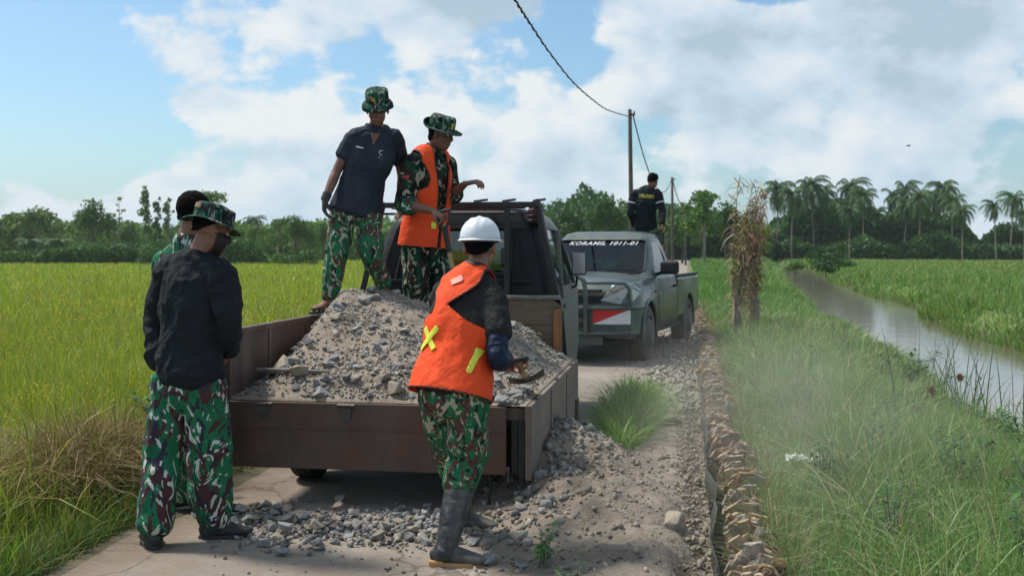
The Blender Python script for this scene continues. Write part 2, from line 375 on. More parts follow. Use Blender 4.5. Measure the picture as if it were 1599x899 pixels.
M = dict(
    camo_bright=camo('camo_bright', (.016, .14, .065), (.07, .032, .035), (.50, .54, .48), (.028, .032, .048), 8.0, (.515, .592, .40)),
    camo_mid=camo('camo_mid', (.020, .135, .058), (.10, .05, .04), (.40, .37, .27), (.016, .022, .024), 11.5, (.525, .59, .39)),
    camo_dark=camo('camo_dark', (.006, .055, .030), (.035, .02, .016), (.33, .30, .22), (.006, .009, .009), 7.5, (.52, .585, .46)),
    camo_hat=camo('camo_hat', (.008, .075, .04), (.03, .022, .026), (.24, .24, .21), (.01, .013, .015), 13, (.54, .60, .44)),
    skin=mat('skin', (.25, .12, .075), .5, .15, 9, .12, .003, fine=90, spec=.4),
    skin_dark=mat('skin_dark', (.185, .090, .060), .48, .15, 9, .12, .003, fine=90, spec=.4),
    hair=mat('hair', (.006, .005, .005), .95, .4, 60, .6, .01, fine=220, spec=.08),
    black_cloth=cloth('black_cloth', (.014, .018, .022), .85, .2, 260, .5),
    charcoal=cloth('charcoal', (.022, .022, .021), .85, .2),
    navy=cloth('navy', (.028, .036, .050), .8, .3, 260, .45),
    sleeve_blue=cloth('sleeve_blue', (.01, .018, .045), .55, .5, 120, .5),
    orange=cloth('orange', (.86, .085, .02), .75, .12, 200, .28),
    yellow_tape=mat('yellow_tape', (.72, .78, .06), .5, .08, 20, .1),
    trim_black=mat('trim_black', (.01, .01, .01), .6, .1),
    faded_label=mat('faded_label', (.85, .35, .28), .6, .1),
    shoe=mat('shoe', (.014, .016, .018), .55, .2, 12, .2, dirt=(.12, .11, .1), dirt_amt=.25),
    shoe_sole=mat('shoe_sole', (.03, .03, .03), .8, .2),
    boot=mat('boot', (.022, .024, .027), .42, .2, 10, .15, dirt=(.19, .17, .145), dirt_amt=.75, dirt_scale=7),
    boot_sole=mat('boot_sole', (.50, .27, .10), .7, .15, 30, .3, dirt=(.3, .25, .2), dirt_amt=.4),
    helmet=mat('helmet', (.72, .75, .78), .28, .02, 5, .02, dirt=(.5, .47, .42), dirt_amt=.12),
    grey_knit=cloth('grey_knit', (.06, .062, .068), .95, .2, 150, .3),
    white_pr=mat('white_pr', (.66, .67, .67), .5, .04, 20, .03),
    red_pr=mat('red_pr', (.55, .025, .02), .5, .1, 20, .03),
    yellow_pr=mat('yellow_pr', (.45, .40, .04), .6, .15, 40, .05),
    khaki=mat('khaki', (.25, .2, .09), .8, .15, 60, .1),
    brass=mat('brass', (.45, .27, .04), .5, .2, 60, .1),
    eye_white=mat('eye_white', (.6, .58, .55), .3, .02, 5, 0),
    eye_dark=mat('eye_dark', (.01, .007, .006), .2, .02, 5, 0),
    lips=mat('lips', (.12, .045, .04), .5, .1, 20, .05),
    wood=None, )
def wood_mat(name, a, b_, grain=(1, 14, 14), rough=.8, stain=None):
    m, t, b = newmat(name); c = coord(t); mp = ND(t, 'ShaderNodeMapping'); mp.inputs['Scale'].default_value = grain; t.links.new(c, mp.inputs[0])
    n = noise(t, mp.outputs[0], 3.5, 8, .65, .6); col = ramp(t, n, [(.3, a), (.7, b_)])
    if stain: col = mixc(t, ramp(t, noise(t, c, 3, 6, .6, .5), [(.5, (0,)*3), (.72, (.7,)*3)]), col, stain)
    t.links.new(col, b.inputs['Base Color']); b.inputs['Roughness'].default_value = rough; bumpn(t, n, .4, .01, b); return m
M['letter_white'] = mat('letter_white', (.42, .44, .45), .6, .1, 20, .03)
M['wood'] = wood_mat('wood', (.10, .072, .045), (.22, .165, .11), (1, 9, 12), stain=(.20, .185, .16))
M['wood_handle'] = wood_mat('wood_handle', (.34, .21, .10), (.52, .36, .2), (10, 10, 1), .6)
M['wood_grey'] = wood_mat('wood_grey', (.11, .10, .085), (.24, .22, .19), (3, 3, 3), .9)
def rust_mat(name, base, rust, dust, rs=.5, streak=(6, 6, .8)):
    m, t, b = newmat(name); c = coord(t)
    col = ramp(t, noise(t, c, 2.2, 8, .65, .3), [(.3, base), (.7, k(base, 1.7))])
    f = ramp(t, noise(t, c, 5.5, 10, .72, .5), [(.47, (0,)*3), (.60, (rs,)*3)]); col = mixc(t, f, col, rust)
    mp = ND(t, 'ShaderNodeMapping'); mp.inputs['Scale'].default_value = streak; t.links.new(c, mp.inputs[0])
    f2 = ramp(t, noise(t, mp.outputs[0], 2.2, 7, .6), [(.45, (0,)*3), (.75, (.8,)*3)]); col = mixc(t, f2, col, dust)
    f4 = ramp(t, noise(t, c, 38, 6, .75, 1.0), [(.66, (0,)*3), (.72, (.5,)*3)]); col = mixc(t, f4, col, (.33, .29, .26))
    t.links.new(col, b.inputs['Base Color']); b.inputs['Roughness'].default_value = .72; b.inputs['Metallic'].default_value = .15
    p = bumpn(t, noise(t, c, 1.7, 3, .5), .5, .12, b); bumpn(t, noise(t, c, 25, 9, .7), .35, .012, b, p); return m
M['tailgate'] = rust_mat('tailgate', (.080, .052, .045), (.15, .075, .045), (.14, .105, .08), .7, (3, 3, 1.0))
M['side_dusty'] = rust_mat('side_dusty', (.15, .12, .10), (.14, .075, .045), (.25, .20, .155), .4, (1.2, 1.2, 1.5))
M['inner_rust'] = rust_mat('inner_rust', (.075, .05, .045), (.13, .06, .035), (.20, .16, .13), .5)
M['black_steel'] = mat('black_steel', (.012, .013, .014), .45, .3, 10, .2, dirt=(.10, .085, .07), dirt_amt=.35)
M['cab_grey'] = mat('cab_grey', (.10, .105, .10), .45, .1, 4, .05, dirt=(.22, .20, .165), dirt_amt=.55)
M['cab_black'] = mat('cab_black', (.006, .008, .010), .42, .15, 4, .04, dirt=(.035, .033, .03), dirt_amt=.2, spec=.3)
M['tyre'] = mat('tyre', (.022, .022, .022), .85, .2, 12, .5, dirt=(.13, .115, .095), dirt_amt=.6)
M['tyre_dusty'] = mat('tyre_dusty', (.055, .052, .048), .9, .2, 12, .5, dirt=(.23, .21, .175), dirt_amt=.8)
M['rim'] = mat('rim', (.10, .10, .095), .5, .1, 6, .1, metal=.4, dirt=(.19, .175, .15), dirt_amt=.6)
M['army_green'] = mat('army_green', (.050, .074, .066), .30, .06, 3, .03, dirt=(.17, .165, .14), dirt_amt=.42, coat=.4, dirt_scale=2.2)
M['army_dark'] = mat('army_dark', (.02, .025, .024), .6, .1, 6, .1, dirt=(.13, .125, .11), dirt_amt=.3)
M['chrome'] = mat('chrome', (.5, .52, .53), .22, .1, 20, .03, metal=.9)
M['rust_orange'] = rust_mat('rust_orange', (.28, .12, .04), (.36, .17, .06), (.10, .06, .05), .6)
M['red_lamp'] = mat('red_lamp', (.42, .015, .012), .25, .1, 6, 0, coat=.5)
M['red_paint'] = mat('red_paint', (.20, .02, .025), .45, .15, 6, .05)
M['steel_worn'] = mat('steel_worn', (.09, .085, .08), .45, .3, 20, .25, metal=.6, dirt=(.2, .17, .13), dirt_amt=.6)
M['grip'] = mat('grip', (.02, .022, .024), .5, .15, 20, .1, dirt=(.13, .12, .1), dirt_amt=.3)
def glassmat(name, tint=(.75, .85, .85), alpha=.35, rough=.03):
    m, t, b = newmat(name); b.inputs['Base Color'].default_value = (*tint, 1); b.inputs['Roughness'].default_value = rough
    g = ND(t, 'ShaderNodeBsdfGlossy'); g.inputs['Roughness'].default_value = rough; g.inputs[0].default_value = (.9, .95, 1, 1)
    tr = ND(t, 'ShaderNodeBsdfTransparent'); tr.inputs[0].default_value = (*tint, 1)
    fr = ND(t, 'ShaderNodeFresnel'); fr.inputs[0].default_value = 1.42; ms = ND(t, 'ShaderNodeMixShader')
    ad = ND(t, 'ShaderNodeMath', operation='ADD', use_clamp=True); t.links.new(fr.outputs[0], ad.inputs[0]); ad.inputs[1].default_value = alpha
    t.links.new(ad.outputs[0], ms.inputs[0]); t.links.new(tr.outputs[0], ms.inputs[1]); t.links.new(g.outputs[0], ms.inputs[2])
    t.links.new(ms.outputs[0], t.nodes['Material Output'].inputs[0]); return m
M['glass'] = glassmat('glass', (.25, .32, .32), .0)
M['windshield'] = glassmat('windshield', (.12, .22, .34), .0)
M['lens'] = glassmat('lens', (.8, .85, .85), .12)
M['stone'] = tinted('stone', .9, .28, 22, .35, 0, .25, .006)
M['soil'] = mat('soil', (.235, .195, .15), .95, .28, 5, .9, .035, fine=28)
M['leafy'] = tinted('leafy', .55, 0, 5, 0, .28, .35)
M['straw'] = tinted('straw', .7, 0, 5, 0, .15, .3)
M['bark_pale'] = mat('bark_pale', (.24, .22, .19), .9, .3, 5, .4, .02)
M['bark_dark'] = mat('bark_dark', (.09, .075, .06), .9, .3, 5, .4, .02)
M['pole_wood'] = mat('pole_wood', (.10, .085, .07), .85, .25, 4, .3, .02)
# ================================================================ the setting: ground, road, canal
def wob(s): return .22*np.sin(s*.31+1)+.16*np.sin(s*.83)+.35*np.sin(s*.07)
def wobF(s): return wob(s)+np.interp(s, [0, 20, 32, 44, 70, 130], [0, 0, 1.0, 2.3, 3.6, 7])
def wobN(s): return wob(s)+np.interp(s, [0, 24, 44, 70, 130], [0, 0, .9, 2.6, 6])
KU = [-400, -9, -4.2, -3.3, -2.9, .06, .13, .30, .5, 1.2, 1.9, 2.55, 3.15, 3.7, 5.3, 5.95, 6.7, 9, 40, 2000]
KZ = [-.2, -.2, -.16, -.05, 0, 0, -.10, -.06, .02, .03, -.04, -.2, -.66, -.95, -.95, -.62, -.08, .02, -.08, -.08]
def gz(u, s):
    u = np.asarray(u, float); s = np.asarray(s, float)
    mm = sstep(4.0, 5.4, u-wobN(s)); uu = np.where(u > 1.2, u-(wobN(s)*(1-mm)+wobF(s)*mm)*sstep(1.2, 3, u), u)
    z = np.interp(uu, KU, KZ)
    rough = np.where((u > -2.95) & (u < .1), .0, 1.0)
    z = z+rough*.05*pn2(u, s, .7, 3, 2)*sstep(-.0, .4, np.abs(u+1.4)-1.45)
    z = z+.22*np.exp(-(((u+3.75)/.55)**2+((s-6.35)/.8)**2))
    z = z+.25*np.exp(-((u-2.0-wobN(s))/.7)**2)*sstep(30, 60, s)            # hump under the cut straw
    return z
def geo(a, b, n): return np.concatenate([[a*(b/a)**(i/(n-1))] for i in range(n)]).ravel()
ug = np.concatenate([-geo(5.2, 2600, 46)[::-1], np.arange(-5, 9, .09), geo(9.1, 2600, 46)])
sg = np.concatenate([np.arange(-6, 34, .16), geo(34.2, 3200, 70)])
UU, SS = np.meshgrid(ug, sg, indexing='ij'); ZZ = gz(UU, SS)
ZZ = ZZ-np.where((UU > -2.84) & (UU < .05), .03, 0)-np.where((UU >= .03) & (UU < .16), .05, 0)
X, Y = us_np(UU, SS); V = np.stack([X, Y, ZZ], -1).reshape(-1, 3)
n0, n1 = UU.shape; idx = np.arange(n0*n1).reshape(n0, n1)
F = np.stack([idx[:-1, :-1], idx[1:, :-1], idx[1:, 1:], idx[:-1, 1:]], -1).reshape(-1, 4)
left = np.array([.24, .27, .028]); right = np.array([.12, .19, .05]); mud = np.array([.11, .09, .06]); soil = np.array([.09, .085, .04])
uf = UU.ravel(); sf = SS.ravel()
nz = pn2(UU, SS, .05, 2, 4).ravel()[:, None]; near = sstep(12, 40, sf)[:, None]
col = np.where(uf[:, None] < -1.4, left*(1+.25*nz)*near+soil*(1-near), right*(1+.2*nz)*near+soil*(1-near))
farf = sstep(60, 90, sf)*sstep(8, 20, uf); col = col*(1-farf[:, None])+np.array([.20, .19, .05])*farf[:, None]
zz = V[:, 2][:, None]; col = np.where(zz < -.45, mud, col)
vg = ((uf > -4.2) & (uf < .6))[:, None]; col = np.where(vg & (sf[:, None] < 30), np.array([.13, .115, .075]), col)
M['ground'] = tinted('ground', .95, .3, 3, .5, 0, .15, .02)
g = mesh_np('ground', V, F, M['ground'], smooth=True, col=col); tag(g, kind='structure')
# road: worn pale concrete under dust
def road_mat():
    m, t, b = newmat('road'); c = coord(t)
    col = ramp(t, noise(t, c, .9, 8, .6, .3), [(.3, (.215, .175, .135)), (.55, (.275, .235, .19)), (.75, (.33, .295, .25))])
    col = mixc(t, ramp(t, noise(t, c, 26, 6, .7), [(.52, (0,)*3), (.68, (.6,)*3)]), col, (.13, .11, .09))
    col = mixc(t, ramp(t, noise(t, c, 3.3, 6, .6, 1.5), [(.56, (0,)*3), (.66, (.5,)*3)]), col, (.21, .15, .10))
    sp = ND(t, 'ShaderNodeSeparateXYZ'); t.links.new(c, sp.inputs[0]); d1_ = ND(t, 'ShaderNodeMath', operation='MULTIPLY'); t.links.new(sp.outputs[0], d1_.inputs[0]); d1_.inputs[1].default_value = .9871
    d2_ = ND(t, 'ShaderNodeMath', operation='MULTIPLY_ADD'); t.links.new(sp.outputs[1], d2_.inputs[0]); d2_.inputs[1].default_value = -.16; t.links.new(d1_.outputs[0], d2_.inputs[2])
    d3_ = ND(t, 'ShaderNodeMath', operation='MULTIPLY_ADD'); t.links.new(noise(t, c, 2.4, 6, .65), d3_.inputs[0]); d3_.inputs[1].default_value = 1.3; t.links.new(d2_.outputs[0], d3_.inputs[2])
    d4_ = ND(t, 'ShaderNodeMapRange'); t.links.new(d3_.outputs[0], d4_.inputs[0]); d4_.inputs[1].default_value = -2.25; d4_.inputs[2].default_value = -1.62; d4_.inputs[3].default_value = .85; d4_.inputs[4].default_value = 0
    col = mixc(t, d4_.outputs[0], col, (.185, .135, .09))
    vo = ND(t, 'ShaderNodeTexVoronoi', feature='DISTANCE_TO_EDGE'); vo.inputs['Scale'].default_value = .8
    nn = ND(t, 'ShaderNodeTexNoise'); nn.inputs['Scale'].default_value = 2.5; nn.inputs['Detail'].default_value = 6; t.links.new(c, nn.inputs[0])
    va = ND(t, 'ShaderNodeVectorMath', operation='MULTIPLY_ADD'); t.links.new(nn.outputs[1], va.inputs[0]); va.inputs[1].default_value = (.5,)*3; t.links.new(c, va.inputs[2])
    t.links.new(va.outputs[0], vo.inputs[0]); col = mixc(t, ramp(t, vo.outputs[0], [(0, (.75,)*3), (.012, (0,)*3)]), col, (.08, .065, .05))
    t.links.new(col, b.inputs['Base Color']); b.inputs['Roughness'].default_value = .93
    p = bumpn(t, noise(t, c, 8, 9, .7), .5, .03, b); bumpn(t, noise(t, c, 90, 4, .7), .35, .006, b, p); return m
M['road'] = road_mat()
ur = np.linspace(-2.86, .125, 66); sr = np.concatenate([np.arange(-5, 30, .06), geo(30.1, 420, 260)])
UU, SS = np.meshgrid(ur, sr, indexing='ij'); edge = .12*pn2(UU*0, SS, .9, 31, 3)
UE = np.where(UU < -1.5, UU+edge*(UU+1.5)/-1.36, UU); re_ = -.04+.07*pn2(UU*0, SS, 1.9, 35, 3)
ZZ = .004+.012*pn2(UU, SS, 1.6, 8, 4)*sstep(0, .2, UU+2.86)-.085*sstep(re_-.06, re_+.10, UU)+.012*pn2(UU, SS, 9, 18, 2)*sstep(-.35, -.05, UU)
X, Y = us_np(UE, SS); V = np.stack([X, Y, ZZ], -1).reshape(-1, 3); n0, n1 = UU.shape; idx = np.arange(n0*n1).reshape(n0, n1)
F = np.stack([idx[:-1, :-1], idx[1:, :-1], idx[1:, 1:], idx[:-1, 1:]], -1).reshape(-1, 4)
tag(mesh_np('road', V, F, M['road'], smooth=True), kind='structure')
# water
m, t, b = newmat('water'); c = coord(t)
b.inputs['Base Color'].default_value = (.13, .11, .08, 1); b.inputs['Roughness'].default_value = .10; b.inputs['IOR'].default_value = 1.48; b.inputs['Specular IOR Level'].default_value = .9
mp = ND(t, 'ShaderNodeMapping'); mp.inputs['Scale'].default_value = (1, .35, 1); t.links.new(c, mp.inputs[0]); bumpn(t, noise(t, mp.outputs[0], 4, 3, .5), .25, .02, b)
s_ = np.concatenate([np.arange(-5, 60, 1.0), geo(61, 900, 40)]); wv = []; wf = []
for i, s in enumerate(s_):
    for u in (1.9, 7.4):
        p = US(u+float((wobN if u < 3 else wobF)(np.array(s))), s, -.6); wv.append(p)
    if i: a = 2*i; wf.append([a-2, a-1, a+1, a])
tag(mesh_np('water', wv, wf, m), kind='structure')

# ---------------------------------------------------------------- grass blades
def blades(name, u, s, h, w, lean, pal, label=None, mat_='leafy', z0=None, seg=3, flop=.5, dirn=None, parent=None, kind='stuff', jit=.18):
    n = len(u); x, y = us_np(u, s); z = gz(u, s)-.02 if z0 is None else z0
    a = rng.uniform(0, 2*np.pi, n); b = rng.uniform(0, 2*np.pi, n) if dirn is None else dirn+rng.normal(0, .5, n)
    L = lean*np.minimum(rng.gamma(2, .5, n), 2.1)
    ts = np.array([0, .35, .7, 1.0]) if seg == 3 else np.array([0, 1.0])
    ws = np.array([1, .9, .6]) if seg == 3 else np.array([1.0])
    P = []
    for t_ in ts:
        bend = L*h*(t_*.35+t_*t_*.65); up = h*(t_-flop*np.minimum(L, 1.6)*t_*t_*.55)
        P.append(np.stack([x+np.cos(b)*bend, y+np.sin(b)*bend, z+up], 1))
    sd = np.stack([np.cos(a), np.sin(a), np.zeros(n)], 1)*(w/2)[:, None]
    rows = []
    for i, wt in enumerate(ws): rows += [P[i]-sd*wt, P[i]+sd*wt]
    rows.append(P[-1]); kv = len(rows); V = np.stack(rows, 1).reshape(-1, 3)
    base = (np.arange(n)*kv)[:, None]; tr = []
    for i in range(len(ws)-1): tr += [[2*i, 2*i+1, 2*i+3], [2*i, 2*i+3, 2*i+2]]
    q = 2*(len(ws)-1); tr.append([q, q+1, q+2])
    F = (base[:, None, :]+np.array(tr)[None]).reshape(-1, 3)
    pal = np.array(pal); pi = rng.integers(0, len(pal), n) if pal.ndim == 2 else None
    c = pal[pi] if pi is not None else pal
    c = c*rng.uniform(1-jit, 1+jit, (n, 1)); C = np.repeat(c, kv, 0)
    o = mesh_np(name, V, F.astype(np.int32), M[mat_], col=C, parent=parent); 
    if kind: tag(o, label, label and 'grass', kind=kind)
    return o
def logsamp(n, a, b): return a*(b/a)**rng.random(n)
GL = [(.26, .37, .028), (.33, .41, .035), (.19, .32, .028), (.40, .42, .05), (.16, .27, .03), (.45, .42, .09)]
# left field of ripening rice: blades thin out and widen with distance
n = 330000; Yd = logsamp(n, 4.2, 150); half = Yd*.62+1; xr = rng.random(n)
ul = -2.9-.16-(xr)*(half+1.5+Yd*.16)
u = ul; s = Yd; keep = np.ones(n, bool)
keep &= ~((((u+3.75)/.66)**2+((s-6.35)/.75)**2) < 1)
keep &= (u < -3.9) | (s > 7.3) | (rng.random(n) < .25)
u, s = u[keep], s[keep]; n = len(u)
patch = pn2(u, s, .12, 3, 3); patch2 = pn2(u, s, .9, 9, 2)
h = (.40+.16*patch2+.10*patch)*rng.uniform(.6, 1.25, n)*(1-.45*sstep(-3.9, -3.0, u)); wv_ = .0045*np.maximum(1, s/6.5)*rng.uniform(.7, 1.4, n)
pal = np.array(GL)[rng.integers(0, 6, n)]
br = (sstep(.0, .45, pn2(u*.6, s, .2, 63, 3))*.85)[:, None]; pal = pal*(1-br)+np.array([.36, .29, .09])*br
dk = (sstep(.05, .5, pn2(u, s*.6, .32, 67, 3))*.75)[:, None]; pal = pal*(1-dk)+np.array([.11, .19, .025])*dk
far = sstep(14, 60, s)[:, None]; pal = pal*(1-.25*far)+np.array([.30, .33, .032])*.25*far
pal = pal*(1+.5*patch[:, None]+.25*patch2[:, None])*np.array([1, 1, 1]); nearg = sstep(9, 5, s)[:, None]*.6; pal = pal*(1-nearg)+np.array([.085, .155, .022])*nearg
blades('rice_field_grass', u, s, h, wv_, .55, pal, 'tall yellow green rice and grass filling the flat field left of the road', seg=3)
# yellow flowers
n = 2600; s = logsamp(n, 6, 26); u = -3.6-rng.random(n)*(s*.62+s*.16); keep = pn2(u, s, .5, 77, 2) > .05; u, s = u[keep], s[keep]; n = len(u); x, y = us_np(u, s); z = gz(u, s)+rng.uniform(.38, .56, n)
V = []; F = []; r_ = .009*np.maximum(1, s/9)
P0 = np.stack([x, y, z], 1); oct_ = np.array([(1, 0, 0), (0, 1, 0), (-1, 0, 0), (0, -1, 0), (0, 0, .8), (0, 0, -.8)])
V = (P0[:, None, :]+oct_[None]*r_[:, None, None]).reshape(-1, 3); fo = np.array([[0, 1, 4], [1, 2, 4], [2, 3, 4], [3, 0, 4], [1, 0, 5], [2, 1, 5], [3, 2, 5], [0, 3, 5]])
F = (np.arange(n)[:, None, None]*6+fo[None]).reshape(-1, 3).astype(np.int32)
tag(mesh_np('wildflowers', V, F, M['leafy'], col=np.tile([[.75, .55, .02]], (len(V), 1))), 'tiny yellow wildflowers scattered through the near left field', 'flowers', kind='stuff')
# short verge grass along the left road edge
n = 42000; s = logsamp(n, 3.6, 40); u = -2.93-np.abs(rng.normal(0, .42, n))-.02+.1*pn2(s*0, s, .9, 31, 3)
blades('verge_grass', u, s, rng.uniform(.07, .24, n), .0055*np.maximum(1, s/7), .7, [(.05, .12, .018), (.07, .15, .025), (.10, .17, .03), (.20, .18, .07)], 'short green grass fringing the left edge of the road')
# dry straw mound
n = 11000; th = rng.uniform(0, 2*np.pi, n); rr = np.sqrt(rng.random(n)); u = -3.74+rr*np.cos(th)*.72; s = 6.35+rr*np.sin(th)*.85
keep = u < -3.22+.08*np.sin(s*5); u, s = u[keep], s[keep]; n = len(u)
blades('dry_straw', u, s, rng.uniform(.16, .46, n), rng.uniform(.003, .0075, n), 1.3, [(.24, .17, .07), (.32, .24, .10), (.20, .14, .06), (.38, .31, .16), (.22, .20, .06), (.12, .09, .04)], 'heap of dry brown cut straw at the road edge beside the man in black', 'straw', z0=gz(u, s)+rng.uniform(-.05, .16, n), flop=.95)
n = 900; th = rng.uniform(0, 2*np.pi, n); rr = np.sqrt(rng.random(n)); u = -4.0+rr*np.cos(th)*1.1; s = 5.6+rr*np.sin(th)*1.5; keep = u < -3.55; u, s = u[keep], s[keep]; n = len(u)
blades('broad_grass', u, s, rng.uniform(.4, .75, n), rng.uniform(.008, .016, n), 1.0, [(.16, .24, .04), (.26, .30, .05), (.10, .18, .03), (.36, .34, .10)], 'long broad green and yellow grass blades arching over the straw heap', flop=.8)
# right bank: dense fine grass down to the water, and the far bank
GR = [(.075, .21, .045), (.10, .26, .055), (.14, .30, .075), (.18, .32, .09), (.06, .17, .04), (.24, .29, .11)]
n = 230000; s = logsamp(n, 3.4, 130); u = .42+rng.random(n)**.9*2.75+wob(s)*.0
uw = wobN(s); u = np.where(u > 1.5, u+uw*sstep(1.5, 3, u), u)
keep = (rng.random(n) < .35+.65*sstep(.45, .95, u)); u, s, = u[keep], s[keep]; n = len(u)
p1 = pn2(u, s, .55, 21, 3); p2 = pn2(u, s, 1.7, 23, 2)
h = (.30+.12*p1)*rng.uniform(.55, 1.35, n)*(.55+.45*sstep(.4, 1.4, u))*(1-.15*sstep(1.6, 2.6, u))*(1+1.1*sstep(26, 60, s)*sstep(1.0, 1.8, u))
pal = np.array(GR)[rng.integers(0, 6, n)]*(1+.35*p1[:, None]); dry = (.03+sstep(.25, .7, p2)*.6)[:, None]*rng.random((n, 1)); pal = pal*(1-dry)+np.array([.34, .28, .17])*dry; lt = (rng.random((n, 1)) < .10)*.7; pal = pal*(1-lt)+np.array([.30, .38, .20])*lt  # some blades coloured paler to stand in for bright highlights on the grass
blades('bank_grass', u, s, h, .0048*np.maximum(1, s/6.5)*rng.uniform(.6, 1.5, n), .75, pal, 'dense fine green grass covering the near canal bank right of the palm trunks')
n = 150000; s = logsamp(n, 9, 170); u = 5.8+wobF(s)+rng.random(n)**1.6*(s*.62+2)
p1 = pn2(u, s, .35, 41, 3); h = (.34+.24*p1)*rng.uniform(.5, 1.35, n); h *= 1-.35*sstep(30, 90, s)
pal = np.array(GR)[rng.integers(0, 6, n)]*np.array([1.1, 1.05, 1.15])*(1+.4*p1[:, None]); fy = (sstep(45, 80, s)*sstep(9, 16, u))[:, None]*.75; pal = pal*(1-fy)+np.array([.21, .20, .05])*fy
blades('far_bank_grass', u, s, h, .006*np.maximum(1, s/8)*rng.uniform(.7, 1.4, n), .55, pal, 'rough green grass on the far bank and field beyond the canal')
# strip left of the canal road far away, and middle strip between road and left field further up
n = 16000; s = logsamp(n, 30, 220); u = rng.uniform(.35, 2.3, n)
blades('track_side_grass', u, s, rng.uniform(.15, .4, n), .006*np.maximum(1, s/7), .5, GR, 'green grass strip between the distant road and the canal')
# tuft growing in the road beside the truck
n = 4200; th = rng.uniform(0, 2*np.pi, n); rr = rng.random(n)**.6; u = -.50+rr*np.cos(th)*.23; s = 9.6+rr*np.sin(th)*1.6
blades('road_grass', u, s, rng.uniform(.12, .52, n)*(1-.35*rr), rng.uniform(.004, .009, n), 1.15, [(.09, .23, .035), (.13, .29, .05), (.19, .33, .07), (.07, .18, .03), (.26, .28, .1)], 'bright green grass clump growing in the road right of the truck', z0=np.zeros(n))

# taller seeding grass standing out of the left field, and arching bank blades tinted pale to imitate bright highlights
n = 5200; s = logsamp(n, 5.5, 45); u = -3.3-rng.random(n)**.8*(s*.7+2); keep = pn2(u, s, .45, 88, 2) > -.1; u, s = u[keep], s[keep]; n = len(u)
blades('seeding_grass', u, s, rng.uniform(.55, .85, n), .0042*np.maximum(1, s/6.5), .5, [(.34, .30, .09), (.25, .30, .05), (.20, .27, .04), (.30, .22, .08)], 'taller seeding grass stalks standing out of the left field')
n = 5200; s = logsamp(n, 4.2, 22); u = rng.uniform(.75, 2.9, n)
blades('arching_grass', u, s, rng.uniform(.35, .62, n), .006*np.maximum(1, s/7), 1.2, [(.24, .32, .14), (.33, .36, .2), (.16, .27, .08), (.36, .30, .17)], 'pale arching grass blades, highlights put into their tint, scattered over the near canal bank', flop=.8)
# ================================================================ stones, soil and the load
def rock_geo(seed, sub=1):
    r = random.Random(seed); bm = bmesh.new()
    for _ in range(11):
        v = Vector([r.gauss(0, 1) for _ in range(3)]).normalized(); v = Vector((v.x*1.0, v.y*.8, v.z*.62))*r.uniform(.8, 1.05); bm.verts.new(v*.5)
    g = bmesh.ops.convex_hull(bm, input=bm.verts)
    bmesh.ops.delete(bm, geom=[e for e in g['geom_interior'] if isinstance(e, bmesh.types.BMVert)], context='VERTS')
    if sub:
        bmesh.ops.bevel(bm, geom=[e for e in bm.edges if e.calc_face_angle(0) > .5], offset=.018, segments=1, affect='EDGES')
        bmesh.ops.triangulate(bm, faces=bm.faces)
        bmesh.ops.subdivide_edges(bm, edges=bm.edges, cuts=sub)
        bmesh.ops.triangulate(bm, faces=bm.faces)
    bm.verts.index_update(); V = np.array([v.co[:] for v in bm.verts]); F = np.array([[v.index for v in f.verts] for f in bm.faces], np.int32); bm.free()
    if sub:
        V = V*(1+.07*pn(V*3+seed*3.1)+.035*pn(V*9+seed))[:, None]
    return V, F
RK_HI = [rock_geo(i, 2) for i in range(10)]; RK_LO = [rock_geo(i+50, 0) for i in range(16)]
RC = np.array([(.22, .225, .225), (.29, .29, .28), (.165, .17, .175), (.30, .26, .20), (.34, .32, .28), (.22, .19, .15), (.12, .125, .13), (.25, .245, .23)])
def stones(name, P, size, label, tone=None, kind='stuff', cat='gravel'):
    Vs, Fs, Cs = [], [], []; b = 0; n = len(P)
    for i in range(n):
        V, F = RK_LO[rng.integers(len(RK_LO))]; q = rng.normal(size=4); q /= np.linalg.norm(q); w, x, y, z = q
        Rm = np.array([[1-2*(y*y+z*z), 2*(x*y-z*w), 2*(x*z+y*w)], [2*(x*y+z*w), 1-2*(x*x+z*z), 2*(y*z-x*w)], [2*(x*z-y*w), 2*(y*z+x*w), 1-2*(x*x+y*y)]])
        Vs.append(V @ Rm.T*size[i]+P[i]); Fs.append(F+b); b += len(V); c = RC[rng.integers(len(RC))]
        if tone is not None: c = c*(1-tone[1])+np.array(tone[0])*tone[1]
        Cs.append(np.tile(c*rng.uniform(.8, 1.2), (len(V), 1)))
    return tag(mesh_np(name, np.vstack(Vs), np.vstack(Fs).astype(np.int32), M['stone'], col=np.vstack(Cs)), label, cat, kind=kind)
ROCKME = {}
def rock(P, size, tone, label, group=None, seed=None, squash=(1, 1, 1), rz=None):
    seed = rng.integers(10) if seed is None else seed; ti = int(tone); key = (int(seed), ti)
    if key not in ROCKME:
        V, F = RK_HI[key[0]]; me = bpy.data.meshes.new('rock'); me.from_pydata(V.tolist(), [], F.tolist()); me.materials.append(M['stone'])
        a = me.attributes.new('tint', 'FLOAT_COLOR', 'POINT'); c = np.ones((len(V), 4), np.float32); c[:, :3] = RC[ti]; a.data.foreach_set('color', c.ravel()); ROCKME[key] = me
    o = bpy.data.objects.new('rock', ROCKME[key]); COL.objects.link(o); o.location = P; o.scale = [size*q for q in squash]
    o.rotation_euler = (rng.uniform(-.4, .4), rng.uniform(-.4, .4), rng.uniform(0, 6.28) if rz is None else rz)
    return tag(o, label, 'stone', group)
